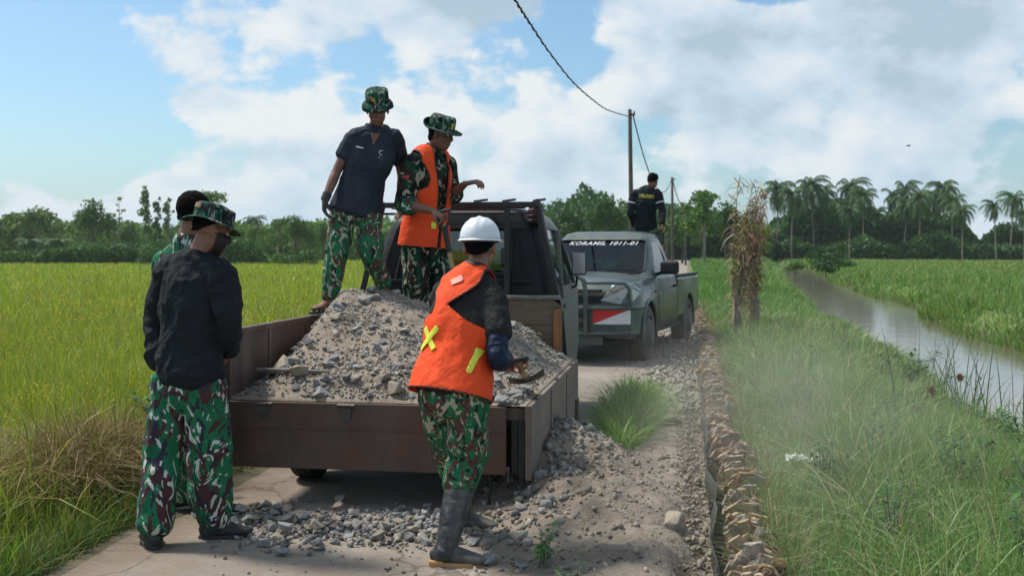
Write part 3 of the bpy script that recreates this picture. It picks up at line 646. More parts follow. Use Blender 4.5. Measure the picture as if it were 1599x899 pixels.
# row of broken stones on the road behind the truck
cand = []; tries = 0
while len(cand) < 150 and tries < 9000:
    tries += 1
    px = rng.uniform(366, 905); py = rng.normal(822+.02*(px-400), 17)
    if px > 690: py = rng.normal(838, 24)
    if py < 785 or py > 893: continue
    sz = rng.uniform(.045, .10)*(1.0 if rng.random() < .8 else 1.45)
    Yg = CAMH*FP/(py-HZ); p = W(px, py, Yg)
    lvl = 0
    for q, sq in cand:
        d_ = math.hypot(p.x-q.x, p.y-q.y)
        if d_ < (sz+sq)*.40: lvl += 1
    if lvl > 1 or (lvl and px > 720): continue
    p.z = sz*.26+lvl*sz*.25; cand.append((p, sz))
for p, sz in cand: rock(p, sz, rng.choice(8, p=[.2, .15, .12, .17, .13, .09, .04, .10]), 'broken grey or tan stone lying loose on the road behind the tailgate', 'broken stones strewn behind the truck')
n = 900; pxs = rng.uniform(370, 900, n); pys = rng.normal(824, 13, n); Yg = CAMH*FP/(pys-HZ); P = np.stack([(pxs-800)/FP*Yg, Yg, np.full(n, .012)], 1)
stones('crushed_gravel', P, rng.uniform(.02, .06, n), 'small broken gravel filling the row of stones behind the truck')
n = 1300; pxs = rng.uniform(330, 960, n); pys = 790+rng.gamma(2.2, 17, n); Yg = CAMH*FP/(pys-HZ); P = np.stack([(pxs-800)/FP*Yg, Yg, np.full(n, .008)], 1)
stones('gravel_chips', P, rng.uniform(.008, .035, n), 'small stone chips and crumbs scattered on the road surface')
# soil and rubble bank spilled beside the truck
def spill(u, s):
    a = .36*np.exp(-(((u+.86)/.38)**2+((s-7.3)/.95)**2)); b = .20*np.exp(-(((u+.62)/.36)**2+((s-6.2)/1.0)**2)); c_ = .12*np.exp(-(((u+.15)/.30)**2+((s-5.6)/1.3)**2))
    z = np.maximum((a+b+c_)*.9-.02, -.05)+.055*pn2(u, s, 3.4, 60, 4)*np.clip((a+b+c_)*6, 0, 1); e_ = -.03+.08*pn2(u*0, s, 2.1, 35, 3); return z*(1-sstep(e_-.14, e_+.08, u))-.075*sstep(e_-.05, e_+.10, u)
us_ = np.linspace(-1.75, .12, 110); ss_ = np.linspace(4.3, 9.4, 230); A, B = np.meshgrid(us_, ss_, indexing='ij'); Z = spill(A, B); X, Y = us_np(A, B)
n0, n1 = A.shape; idx = np.arange(n0*n1).reshape(n0, n1); F = np.stack([idx[:-1, :-1], idx[1:, :-1], idx[1:, 1:], idx[:-1, 1:]], -1).reshape(-1, 4)
tag(mesh_np('soil_spill', np.stack([X, Y, Z], -1).reshape(-1, 3), F, M['soil'], smooth=True), 'brown soil and rubble spilled beside the right side of the truck', 'soil', kind='stuff')
n = 1900; u = rng.normal(-.68, .34, n); s = rng.normal(6.5, 1.25, n); keep = (u < .04) & (u > -1.5); u, s = u[keep], s[keep]; n = len(u); x, y = us_np(u, s); z = np.maximum(spill(u, s), 0)
stones('soil_rubble', np.stack([x, y, z+.004], 1), rng.gamma(1.4, .012, n)+.006, 'small dusty stones mixed in the spilled soil', ((.27, .215, .16), .6))
for px, py, sz, tn, hz_ in [(1052, 818, .26, 3, .05), (838, 735, .16, 5, .08), (868, 768, .11, 2, .14), (905, 790, .13, 4, .08), (940, 760, .10, 3, .10), (850, 790, .12, 3, .1), (895, 728, .10, 1, .2),
                            (925, 815, .10, 0, .05), (880, 830, .12, 7, .05), (980, 790, .09, 4, .04), (1010, 845, .08, 5, .03), (955, 850, .10, 3, .03), (870, 700, .09, 2, .24), (915, 700, .08, 4, .2), (990, 735, .08, 3, .05), (1020, 770, .07, 2, .03)]:
    Yg = (CAMH-hz_)*FP/(py-HZ); p = W(px, py, Yg)
    rock(p, sz, tn, {0: 'largest tan stone standing on the dusty road beside the palm trunks', 1: 'tan stone wedged against the right rear wheel'}.get([0, 1][0] if px == 1052 else (1 if px == 838 else 9), 'dusty stone half sunk in the soil spilled right of the truck'), None if px in (1052, 838) else 'stones in the spilled soil')
p = W(1046, 657, CAMH*FP/(664-HZ)); o = rock(Vector((p.x, p.y, .06)), .30, 4, 'flat pale slab stone lying right of the bright grass clump', None, 3, (1.1, .8, .45), .4)
p = W(1062, 632, CAMH*FP/(640-HZ)); rock(Vector((p.x, p.y, .03)), .22, 5, 'smaller flat stone just behind the pale slab stone', None, 5, (1.1, .8, .4), 1.4)
n = 1500; s = rng.uniform(4.0, 11, n); u = rng.normal(.0, .07, n); x, y = us_np(u, s)
stones('edge_rubble', np.stack([x, y, -.06*sstep(-.02, .1, u)+.006], 1), rng.gamma(2.0, .010, n)+.008, 'crumbs of soil and small stones along the broken right edge of the road', ((.26, .21, .155), .6))
n = 420; u = rng.normal(-.82, .16, n); s = rng.normal(6.7, .95, n); keep = (u < -.45) & (u > -1.3); u, s = u[keep], s[keep]; n = len(u); x, y = us_np(u, s); z = np.maximum(spill(u, s), 0)
stones('broken_rubble', np.stack([x, y, z+.008], 1), rng.gamma(2.4, .016, n)+.02, 'coarser broken rubble at the top of the spilled soil against the truck side', ((.24, .215, .18), .35))
# rubble further up between the cars and the palm trunks
n = 2400; s = logsamp(n, 10, 40); u = rng.normal(-.12, .28, n); keep = (u < .12) & (u > -.95); u, s = u[keep], s[keep]; n = len(u); x, y = us_np(u, s)
stones('road_rubble', np.stack([x, y, .01+.05*np.exp(-((u+.1)/.25)**2)*rng.random(n)], 1), rng.gamma(2.4, .016, n)+.015, 'grey rubble strewn along the right edge of the road beside the green pickup', ((.30, .26, .21), .35))
# ================================================================ vehicles
def rring(x0, x1, y0, y1, r, z, n=5):
    P = []
    for cx, cy, a0 in ((x1-r, y1-r, 0), (x0+r, y1-r, 90), (x0+r, y0+r, 180), (x1-r, y0+r, 270)):
        for i in range(n): a = R(a0+90*i/(n-1)); P.append((cx+r*math.cos(a), cy+r*math.sin(a), z))
    return P
def loft(rings, cap=True):
    n = len(rings[0]); V = [p for r in rings for p in r]; F = []
    for i in range(len(rings)-1):
        for k_ in range(n): F.append([i*n+k_, i*n+(k_+1) % n, (i+1)*n+(k_+1) % n, (i+1)*n+k_])
    if cap: F.append(list(range(n))[::-1]); F.append([(len(rings)-1)*n+k_ for k_ in range(n)])
    return V, F
def boolcut(name, base, cutters, material, parent=None, sharp=40):
    """base, cutters: (V,F). Cuts the openings and keeps only the finished mesh"""
    def tmp(vf):
        me = bpy.data.meshes.new('t'); me.from_pydata([tuple(v) for v in vf[0]], [], vf[1]); bm = bmesh.new(); bm.from_mesh(me); bmesh.ops.recalc_face_normals(bm, faces=bm.faces); bm.to_mesh(me); bm.free()
        return link('t', me)
    o = tmp(base); cs = [tmp(c_) for c_ in cutters]
    for c_ in cs:
        m_ = o.modifiers.new('b', 'BOOLEAN'); m_.operation = 'DIFFERENCE'; m_.object = c_; m_.solver = 'EXACT'
    dg = bpy.context.evaluated_depsgraph_get(); me = bpy.data.meshes.new_from_object(o.evaluated_get(dg)); me.name = name
    for c_ in cs+[o]: d_ = c_.data; bpy.data.objects.remove(c_); bpy.data.meshes.remove(d_)
    me.materials.clear(); me.materials.append(material); smooth_angle(me, sharp); return link(name, me, parent)
def boxvf(a, b):
    m_ = MB().box(a, b); return m_.V, m_.F
def wheel(parent, x, y, rad, wid, side, mt, name='wheel', spokes=6):
    w = empty(name, None, None, (x, y, rad)); w.parent = parent
    V = []; F = []; n = 40
    prof = [(-.5, .62), (-.5, .86), (-.42, .96), (-.3, 1.0), (-.16, 1.0), (-.14, .975), (-.10, .975), (-.08, 1.0), (.08, 1.0), (.10, .975), (.14, .975), (.16, 1.0), (.3, 1.0), (.42, .96), (.5, .86), (.5, .62)]
    for a in range(n):
        t_ = 2*math.pi*a/n
        for j, (px_, pr) in enumerate(prof):
            rr_ = rad*pr*(1 if not (3 <= j <= 12) else (1.0 if a % 2 else .982)); V.append((px_*wid, rr_*math.cos(t_), rr_*math.sin(t_)))
    m_ = len(prof)
    for a in range(n):
        for j in range(m_): F.append([a*m_+j, a*m_+(j+1) % m_, ((a+1) % n)*m_+(j+1) % m_, ((a+1) % n)*m_+j])
    MBt = MB().add(V, F); t_ = MBt.build('tyre', mt, w, smooth=True)
    r_ = MB(); xs = side*wid*.30
    r_.cyl((0, 0, 0), (1, 0, 0), rad*.60, wid*.5, 32)
    r_.add(*[q for q in loft([[(xs, rad*.64*math.cos(a), rad*.64*math.sin(a)) for a in np.linspace(0, 2*np.pi, 33)[:-1]], [(xs+side*.03, rad*.64*math.cos(a), rad*.64*math.sin(a)) for a in np.linspace(0, 2*np.pi, 33)[:-1]],
                              [(xs+side*.03, rad*.56*math.cos(a), rad*.56*math.sin(a)) for a in np.linspace(0, 2*np.pi, 33)[:-1]]], False)])
    for a in range(spokes):
        t_ = 2*math.pi*a/spokes; r_.bar((xs, 0, 0), (xs+side*.01, rad*.58*math.cos(t_), rad*.58*math.sin(t_)), .05, .03, (1, 0, 0))
    r_.cyl((xs, 0, 0), (1, 0, 0), rad*.14, .07, 16)
    r_.build('rim', M['rim'], w, smooth=True)
    return w
# ---------------------------------------------------------------- the tipping pickup with the load
TO = Vector((.08, 6.18, 0)); TY = -math.atan2(.16, .987)
truck = empty('flatbed_truck', 'rusty flatbed truck with lowered tailgate loaded with gravel', 'truck', TO, TY)
TM = Matrix.Translation(TO) @ Matrix.Rotation(TY, 4, 'Z')
BW, BL, FZ = 1.78, 2.68, .60
MB().box((-BW, .0, FZ-.07), (-.005, BL, FZ)).build('bed_floor', M['inner_rust'], truck, .006)
ch = MB()
for x in (-1.35, -.48): ch.box((x-.04, .02, .38), (x+.04, 4.5, FZ-.073))
for y in (.1, .8, 1.5, 2.2): ch.box((-BW+.05, y, FZ-.13), (-.05, y+.06, FZ-.072))
ch.box((-1.5, 4.5, .35), (-.4, 4.6, .5)); ch.cyl((-.97, .75, .29), (1, 0, 0), .05, 1.3, 12); ch.box((-1.1, .62, .2), (-.84, .9, .4))
ch.build('chassis', M['black_steel'], truck, .006)
def panel(name, mb, mt, lip): return mb.build(name, mt, truck, .006)
tg = MB().box((-BW, -.035, .225), (-.112, -.005, FZ+.008)); tg.box((-BW+.01, -.041, .455), (-.118, -.0355, .462))
panel('tailgate', tg, M['tailgate'], 0)
th_ = MB()
for x in (-1.55, -1.05, -.55): th_.cyl((x, -.038, FZ-.004), (1, 0, 0), .012, .10, 10); th_.box((x-.03, -.043, FZ-.09), (x+.03, -.0355, FZ-.015))
th_.build('hinge', M['steel_worn'], truck, .002)
tl = MB(); tl.box((-.112, -.03, .24), (-.09, -.012, .27)); tl.bar((-.10, -.02, .25), (-.10, -.02, .18), .014); tl.build('latch', M['steel_worn'], truck, .003)
sp = MB().box((-BW-.03, 0, FZ-.02), (-BW+.002, BL, FZ+.41)); sp.box((-BW-.045, -.01, FZ+.39), (-BW+.012, BL, FZ+.425))
for y in (.6, 1.3, 2.0): sp.box((-BW+.003, y, FZ), (-BW+.009, y+.05, FZ+.388))
panel('side_panel', sp, M['inner_rust'], 0)
rp = MB().box((.0, .0, .20), (.028, BL, FZ+.012)); rp.box((-.004, -.012, .195), (.034, .018, FZ+.016))
for y in (.9, 1.8): rp.box((.0285, y, .21), (.036, y+.045, FZ))
rp.box((.029, 0.03, .405), (.033, BL-.02, .412))
rpo = panel('side_panel', rp, M['side_dusty'], 0); rpo['label'] = 'dusty right side panel hanging lowered'
hg = MB()
for y in (.35, 1.3, 2.25): hg.cyl((.018, y, FZ+.012), (0, 1, 0), .013, .09, 10)
hg.box((.029, 2.42, .10), (.045, 2.58, .32)); hg.build('hinge', M['steel_worn'], truck, .002)
cp = MB().box((-.088, .005, .22), (-.05, .045, FZ-.002)); cp.box((-.047, .0, .20), (-.008, .055, FZ-.001)); cp.box((-BW+.005, .005, .24), (-BW+.05, .045, FZ-.075)); cp.build('corner_post', M['black_steel'], truck, .004)
# headboard of planks
hb = MB(); hb.prism([(-BW+.03, FZ+.002), (-.10, FZ+.002), (-.10, 1.03), (-.17, 1.095), (-BW+.03, 1.095)], 0, .035, Matrix(((1, 0, 0, 0), (0, 0, 1, 2.635), (0, 1, 0, 0), (0, 0, 0, 1))))
hb.box((-BW+.03, 2.629, .893), (-.11, 2.636, .899)); hb.build('headboard', M['wood'], truck, .004)
MB().box((-BW+.0, 2.615, 1.097), (-.12, 2.695, 1.128)).build('headboard_rail', M['wood_grey'], truck, .005)
MB().box((-.165, 2.60, FZ+.0), (-.105, 2.628, 1.02)).build('stake', M['rust_orange'], truck, .003)
# headache rack
rk = MB(); yb = 2.74
rk.bar((-1.66, yb, 1.872), (-.30, yb, 1.872), .05, .045); rk.bar((-1.66, yb, 1.80), (-.32, yb, 1.80), .03, .02)
rk.bar((-.325, yb+.03, 1.915), (-.115, yb-.01, .98), .058, .045); rk.bar((-1.625, yb+.03, 1.90), (-1.84, yb-.01, .98), .058, .045)
for x in (-1.36, -.565): rk.bar((x, yb, 1.85), (x, yb, 1.12), .055, .045)
for x in (-.345, -.60, -.84): rk.bar((x, yb, 1.90), (x+.06, yb+.25, 1.925), .02)
rk.bar((-.13, yb+.04, 1.06), (-.09, yb+.04, .62), .04); rk.build('rack', M['black_steel'], truck, .004)
MB().bar((-.155, 2.81, 1.66), (-.115, 2.80, 1.1), .02, .03).build('rail', M['cab_grey'], truck, .003)
# cab shell with real openings
cx = -.97
def cabrings(off):
    st = [(.40, .79, 2.82, 4.72), (.62, .81, 2.80, 4.76), (1.10, .805, 2.80, 4.74), (1.20, .79, 2.81, 4.66), (1.45, .74, 2.85, 4.45), (1.70, .665, 2.90, 4.22), (1.80, .60, 2.94, 4.12), (1.845, .50, 3.02, 4.0)]
    return [rring(cx-hw+off, cx+hw-off, a+off, b_-off, .16-off*.5, z+(off if i == 0 else (-off if i == len(st)-1 else 0)), 6) for i, (z, hw, a, b_) in enumerate(st)]
outer = loft(cabrings(0)); inner = loft(cabrings(.035))
wr = []
def slab(pts, ax, d):      # window cutter: polygon pushed along an axis
    n = len(pts); V = [tuple(np.array(p)-np.array(ax)*d) for p in pts]+[tuple(np.array(p)+np.array(ax)*d) for p in pts]
    return V, [list(range(n))[::-1], list(range(n, 2*n))]+[[i, (i+1) % n, n+(i+1) % n, n+i] for i in range(n)]
def rpoly(x0, x1, z0, z1, r):
    return [(p[0], p[1]) for p in rring(x0, x1, z0, z1, r, 0, 4)]
rearwin = [(p[0], 2.85, p[1]) for p in rpoly(cx-.42, cx+.42, 1.30, 1.68, .06)]
sidewin = [(0, p[0], p[1]) for p in [(3.05, 1.18), (4.42, 1.18), (4.05, 1.68), (3.08, 1.68)]]
wind = [(p[0], 4.4, p[1]) for p in rpoly(cx-.66, cx+.66, 1.22, 1.68, .08)]
shell = boolcut('cab', outer, [inner, slab(rearwin, (0, 1, 0), .25), ([(x, y, z) for x, y, z in slab([(cx, a, b_) for _, a, b_ in sidewin], (1, 0, 0), 1.2)[0]], slab(sidewin, (1, 0, 0), 1)[1]), slab(wind, (0, 1, 0), .35)], M['cab_grey'], truck)
shell['label'] = 'dusty grey cab'
# black back wall, ribs and window seal lying on the shell
def yback(z): return float(np.interp(z, [.4, .62, 1.1, 1.2, 1.45, 1.7, 1.8, 1.845], [2.82, 2.80, 2.80, 2.81, 2.85, 2.90, 2.94, 3.02]))
def hwb(z): return float(np.interp(z, [.4, .62, 1.1, 1.2, 1.45, 1.7, 1.8], [.79, .81, .805, .79, .74, .665, .60]))
zs = [.45, .62, .8, 1.0, 1.1, 1.2, 1.30, 1.45, 1.58, 1.68, 1.74, 1.80]; V = []; F = []
for i, z in enumerate(zs):
    h_ = hwb(z)-.10; xs = [cx-h_, cx-.44, cx-.42, cx+.42, cx+.44, cx+h_]
    for x in xs: V.append((x, yback(z)-.006, z))
for i in range(len(zs)-1):
    for j in range(5):
        if j == 2 and 1.30 <= zs[i] and zs[i+1] <= 1.681: continue
        F.append([i*6+j, i*6+j+1, (i+1)*6+j+1, (i+1)*6+j])
# wrap round the corners
o = mesh_np('back_wall', V, F, M['cab_black'], truck); solidify(o, .004, 0)
def wrapcorner(sg_):
    V = []; F = []; ang = np.linspace(0, R(80), 9); r_ = .16
    for i, z in enumerate(zs):
        h_ = hwb(z)
        for a in ang: V.append((cx+sg_*(h_-r_+(r_+.005)*math.sin(a)), yback(z)+r_-(r_+.005)*math.cos(a), z))
    for i in range(len(zs)-1):
        for j in range(8): F.append([i*9+j, i*9+j+1, (i+1)*9+j+1, (i+1)*9+j])
    o = mesh_np('corner_panel', V, F, M['cab_black'], truck, smooth=True); solidify(o, .003, 0)
wrapcorner(1); wrapcorner(-1)
ribs = MB()
for x, w_ in ((cx+.56, .055), (cx-.56, .055)):
    ribs.box((x-w_/2, 2.785, .80), (x+w_/2, yback(1.1)-.008, 1.16)); ribs.bar((x-.01, 2.815, 1.24), (x-.01-.05*(1 if x > cx else -1), 2.875, 1.56), w_, .02)
ribs.bar((cx-.6, 2.79, 1.235), (cx+.6, 2.79, 1.235), .02, .03); ribs.bar((cx-.6, 2.785, .95), (cx+.6, 2.785, .95), .02, .03)
ribs.build('stamped_rib', M['cab_black'], truck, .008, seg=3)
sl = MB(); pr = rearwin+[rearwin[0]]
for a, b_ in zip(pr[:-1], pr[1:]): sl.bar((a[0], yback(a[2])-.012, a[2]), (b_[0], yback(b_[2])-.012, b_[2]), .028, .02)
sl.build('window_seal', M['trim_black'], truck, .003)
mesh_np('rear_window', [(p[0], yback(p[2])+.012, p[2]) for p in rearwin], [list(range(len(rearwin)))], M['glass'], truck)
mesh_np('windscreen', [(cx-.66, 4.62, 1.22), (cx+.66, 4.62, 1.22), (cx+.60, 4.22, 1.69), (cx-.60, 4.22, 1.69)], [[0, 1, 2, 3]], M['glass'], truck)
for sx in (1, -1): mesh_np('side_window', [(cx+sx*.775, 3.05, 1.19), (cx+sx*.775, 4.40, 1.19), (cx+sx*.66, 4.05, 1.68), (cx+sx*.66, 3.08, 1.68)], [[0, 1, 2, 3]], M['glass'], truck)
st = MB()
for x in (cx-.4, cx+.4): st.box((x-.22, 3.1, .7), (x+.22, 3.22, 1.32)); st.box((x-.22, 3.1, .65), (x+.22, 3.6, .8)); st.box((x-.12, 3.11, 1.34), (x+.12, 3.2, 1.52))
st.build('seat', M['trim_black'], truck, .03)
lb = MB().box((cx-.66, 3.0, 1.85), (cx+.50, 3.16, 1.90)); lb.build('roof_bar', M['red_paint'], truck, .012)
rl = empty('beacon', None, None, (cx+.615, 2.93, 1.80)); rl.parent = truck
MB().add(*tube_np([(0, 0, -.05), (0, 0, .02), (0, .0, .085)], [.062, .066, .045], None, 20, 3)).build('lens', M['red_lamp'], rl, smooth=True)
bs = MB()
for z in (-.06, -.02, .025, .065): bs.cyl((0, 0, z), (0, 0, 1), .070-.02*max(0, z*6), .010, 20)
bs.build('cage', M['trim_black'], rl)
dr = MB(); dr.box((cx+.808, 3.02, .66), (cx+.812, 3.026, 1.13)); dr.box((cx+.806, 3.2, 1.0), (cx+.83, 3.32, 1.03)); dr.build('door_handle', M['trim_black'], truck, .003)
mr = empty('mirror', None, None, (cx+.875, 3.98, 1.37)); mr.parent = truck
MB().box((-.068, -.02, -.105), (.068, .045, .105)).build('housing', M['trim_black'], mr, .018, seg=3)
MB().box((-.058, -.0245, -.092), (.058, -.0205, .092)).build('mirror_glass', M['chrome'], mr, .003)
MB().tube([(-.02, .03, -.12), (-.03, .05, -.2), (-.10, .15, -.24)], .011).build('arm', M['trim_black'], mr)
for x, sd_ in ((-1.55, -1), (-.235, 1)): wheel(truck, x, .78, .285, .175, sd_, M['tyre'])
for x, sd_ in ((-1.62, -1), (-.30, 1)): wheel(truck, x, 4.0, .285, .165, sd_, M['tyre'])
ex = MB().tube([(-1.0, .9, .38), (-1.3, .4, .36), (-1.3, .05, .33)], .025); ex.build('exhaust_pipe', M['steel_worn'], truck, smooth=True)
# ---- the load
def load(x, y):
    e_ = np.clip(np.minimum.reduce([(x+BW)/.35+.25, (-x)/.30, y/.16, (BL-.05-y)/.2+.3]), 0, 1)
    h = .045+.43*np.exp(-((np.abs((x+1.15)/.60)**2.6)+np.abs((y-1.72)/1.02)**2.3))+.25*np.exp(-(((x+1.60)/.34)**2+((y-1.25)/.85)**2))+.20*np.exp(-(((x+.50)/.42)**2+((y-2.35)/.62)**2))+.10*np.exp(-(((x+.95)/.5)**2+((y-.7)/.6)**2))+.06*np.exp(-(((x+.3)/.4)**2+((y-1.2)/.9)**2))
    return FZ+h*(.25+.75*e_)+.042*pn2(x, y, 2.6, 90, 4)*e_
A, B = np.meshgrid(np.linspace(-BW+.004, -.004, 150), np.linspace(.0, BL-.06, 220), indexing='ij'); Z = load(A, B); Z[-1, :] = np.minimum(Z[-1, :], FZ+.014); Z[:, 0] = FZ+.012
n0, n1 = A.shape; idx = np.arange(n0*n1).reshape(n0, n1); F = np.stack([idx[:-1, :-1], idx[1:, :-1], idx[1:, 1:], idx[:-1, 1:]], -1).reshape(-1, 4)
V = np.stack([A, B, Z], -1).reshape(-1, 3); Tm = np.array(TM); V = V @ Tm[:3, :3].T+Tm[:3, 3]
def heapmat():
    m, t, b = newmat('heap'); c = coord(t)
    col = ramp(t, noise(t, c, 1.6, 6, .6), [(.3, (.26, .205, .15)), (.7, (.35, .29, .225))]); col = mixc(t, ramp(t, noise(t, c, 40, 5, .7), [(.5, (0,)*3), (.64, (.7,)*3)]), col, (.15, .135, .115))
    t.links.new(col, b.inputs['Base Color']); b.inputs['Roughness'].default_value = .95; p = bumpn(t, noise(t, c, 20, 8, .7), .6, .03, b); bumpn(t, noise(t, c, 120, 3, .6), .4, .006, b, p); return m
M['heap'] = heapmat()
tag(mesh_np('gravel_heap', V, F, M['heap'], smooth=True), 'heap of dusty crushed gravel and sand filling the truck bed', 'gravel', kind='stuff')
n = 15000; x = rng.uniform(-BW+.03, -.03, n); y = rng.uniform(.02, BL-.08, n); rocky = pn2(x, y, 2.1, 55, 3); keep = rng.random(n) < (.25+1.0*sstep(-.15, .35, rocky)+.5*(y < .5)+.4*(x > -.7)); x, y = x[keep], y[keep]; n = len(x)
P = np.stack([x, y, load(x, y)+.004], 1) @ Tm[:3, :3].T+Tm[:3, 3]
stones('loaded_gravel', P, rng.gamma(1.3, .0095, n)+.007, 'mixed small grey stones over the gravel heap in the truck bed', ((.31, .275, .23), .45))
n = 125; k_ = 0
while k_ < n:
    x_ = rng.uniform(-BW+.06, -.06); y_ = rng.uniform(.04, BL-.1)
    r_ = float(pn2(np.array([x_]), np.array([y_]), 2.1, 55, 3)[0])
    if rng.random() > .22+1.2*max(0, r_+.1)+(.4 if y_ < .45 else 0): continue
    if -1.25 < x_ < -.75 and y_ > .7 and rng.random() < .6: continue
    sz = rng.uniform(.05, .115)*(1.4 if rng.random() < .16 else 1); p = TM @ Vector((x_, y_, float(load(np.array([x_]), np.array([y_]))[0])+sz*.12))
    rock(p, sz, rng.choice(8, p=[.22, .18, .14, .12, .15, .06, .04, .09]), 'broken grey or tan stone lying loose on the gravel heap in the truck bed', 'broken stones on the loaded heap'); k_ += 1
def onload(px, py, sz, tn, lab, sd_=1, squash=(1, 1, 1), rz=None, dz=.0):
    # follow the line of sight down to the surface of the load
    for Yd_ in np.arange(6.2, 9.0, .01):
        p = W(px, py, Yd_); q = TM.inverted() @ p
        if q.z <= float(load(np.array([q.x]), np.array([q.y]))[0]): break
    rock(p+Vector((0, 0, dz)), sz, tn, lab, None, sd_, squash, rz)
rock(TM @ Vector((-1.60, .40, .76)), .34, 3, 'large brown boulder against the left side panel of the truck bed', None, 3, (1.0, .85, .95), .3)
onload(618, 612, .16, 3, 'big tan block near the tailgate edge left of the white-helmeted man', 4, rz=.2, dz=.03)
onload(527, 478, .13, 0, 'grey stone beside the sandalled foot on the side panel', 6)
onload(580, 466, .15, 4, 'pale rounded stone on the crest of the heap', 7, (1.2, 1, .6))
onload(785, 632, .12, 1, 'light grey block on the tailgate edge right of the white-helmeted man', 1, dz=.03)
onload(470, 590, .15, 3, 'tan stone leaning on the big brown boulder', 8, dz=.05)
bd = MB().prism([(-.0, 0), (.46, .02), (.44, .05), (.2, .045), (.02, .035)], 0, .02); bd.add(*boxvf((.05, .06, -.01), (.42, .085, .01)))
o = bd.build('board', M['wood_grey'], None, .003); o.location = TM @ Vector((-1.70, .20, float(load(np.array([-1.5]), np.array([.2]))[0])+.03)); o.rotation_euler = (.05, .03, TY+.03); tag(o, 'thin weathered board lying flat on the stones at the bed corner', 'board')
rp_ = MB().tube([TM @ Vector((-.20, -.01, .22)), TM @ Vector((-.21, -.03, .1)), TM @ Vector((-.20, -.02, .012))], .006); tag(rp_.build('rope', M['trim_black']), 'thin dark rope hanging from the tailgate to the stones', 'rope')

# ---------------------------------------------------------------- green army pickup
PO = Vector((.708, 14.35, -.03)); PY = -R(19)
pk = empty('pickup_truck', 'dull green army pickup with steel bull bar and red and white bumper plate', 'pickup truck', PO, PY)
pk.scale = (1.02, 1, 1.04)
def sect(y, zb, hwb_, zm, hwm, zt, hwt, zc):   # half section mirrored; ring of points
    pts = [(hwb_, zb), (hwm-.01, zb+.10), (hwm, zm), (hwm-.012, (zm+zt)/2), (hwt+.03, zt-.03), (hwt, zt), (hwt*.6, zt+(zc-zt)*.65), (hwt*.25, zc)]
    r_ = [(x, y, z) for x, z in pts]; return r_+[(-x, y, z) for x, _, z in reversed(r_)]
body = loft([sect(.06, .42, .62, .62, .70, .90, .62, .95), sect(.10, .36, .74, .62, .80, .96, .72, 1.0), sect(.22, .34, .80, .65, .88, 1.02, .79, 1.06), sect(.5, .34, .84, .68, .915, 1.06, .82, 1.11), sect(.9, .34, .85, .70, .925, 1.09, .83, 1.15),
             sect(1.3, .34, .85, .72, .925, 1.105, .84, 1.175), sect(1.45, .34, .85, .72, .925, 1.11, .85, 1.16), sect(3.0, .36, .85, .72, .925, 1.11, .85, 1.12)])
def arch(y, r_=.45):
    m_ = MB().cyl((0, y, .36), (1, 0, 0), r_, 3, 40); return m_.V, m_.F
interior = loft([rring(-.80, .80, 1.55, 2.95, .1, .5), rring(-.80, .80, 1.55, 2.95, .1, 1.3)])
boolcut('body', body, [arch(.9), interior], M['army_green'], pk, 32)
bedv = loft([sect(3.03, .40, .84, .72, .92, 1.06, .88, 1.075), sect(3.3, .40, .84, .72, .93, 1.06, .885, 1.075), sect(4.0, .40, .84, .75, .945, 1.06, .885, 1.075), sect(4.7, .40, .84, .72, .93, 1.06, .88, 1.075), sect(5.05, .42, .82, .72, .91, 1.06, .87, 1.075)])
boolcut('bed', bedv, [arch(3.98), boxvf((-.80, 3.08, .62), (.80, 5.0, 1.5))], M['army_green'], pk, 32)
rl_ = MB()
for sx in (1, -1): rl_.box((sx*.845-.05, 3.04, 1.066), (sx*.845+.05, 5.04, 1.10))
rl_.box((-.80, 3.03, 1.066), (.80, 3.09, 1.10)); rl_.build('bed_rail', M['army_dark'], pk, .01)
def ghr(off):
    st_ = [(1.08, .855, 1.32, 3.0), (1.14, .845, 1.38, 3.0), (1.40, .755, 1.72, 2.97), (1.62, .665, 2.02, 2.90), (1.70, .62, 2.16, 2.84), (1.735, .50, 2.32, 2.72)]
    return [rring(-hw+off, hw-off, a+off, b_-off, .13-off*.5, z+(off*-1 if i == 5 else 0)-(.05 if i == 0 and off else 0), 6) for i, (z, hw, a, b_) in enumerate(st_)]
wsp = [(p[0], 1.7, p[1]) for p in rpoly(-.66, .66, 1.17, 1.61, .05)]
wsp = [(x*(1.12-(z-1.17)*.32), y, z) for x, y, z in wsp]
swp = [(0, 1.68, 1.16), (0, 2.72, 1.16), (0, 2.62, 1.58), (0, 2.16, 1.58)]
gh = boolcut('cab', loft(ghr(0)), [loft(ghr(.04)), slab(wsp, (0, 1, 0), .6), (slab([(0, a, b_) for _, a, b_ in swp], (1, 0, 0), 1.2)), slab([(p[0], 2.9, p[1]) for p in rpoly(-.5, .5, 1.2, 1.55, .05)], (0, 1, 0), .3)], M['army_green'], pk, 32)
def yw(z): return float(np.interp(z, [1.08, 1.14, 1.40, 1.62, 1.70], [1.32, 1.38, 1.72, 2.02, 2.16]))
wo_ = [(x, yw(z)+.018, z) for x, y, z in wsp]
mesh_np('windscreen', wo_, [list(range(len(wo_)))], M['windshield'], pk)
se = MB()
for a, b_ in zip(wo_, wo_[1:]+wo_[:1]): se.bar((a[0], a[1]-.026, a[2]), (b_[0], b_[1]-.026, b_[2]), .022, .012)
se.build('window_seal', M['trim_black'], pk, .003)
for sx in (1, -1): mesh_np('side_window', [(sx*.825, 1.68, 1.16), (sx*.825, 2.72, 1.16), (sx*.68, 2.62, 1.585), (sx*.68, 2.16, 1.585)], [[0, 1, 2, 3]], M['glass'], pk)
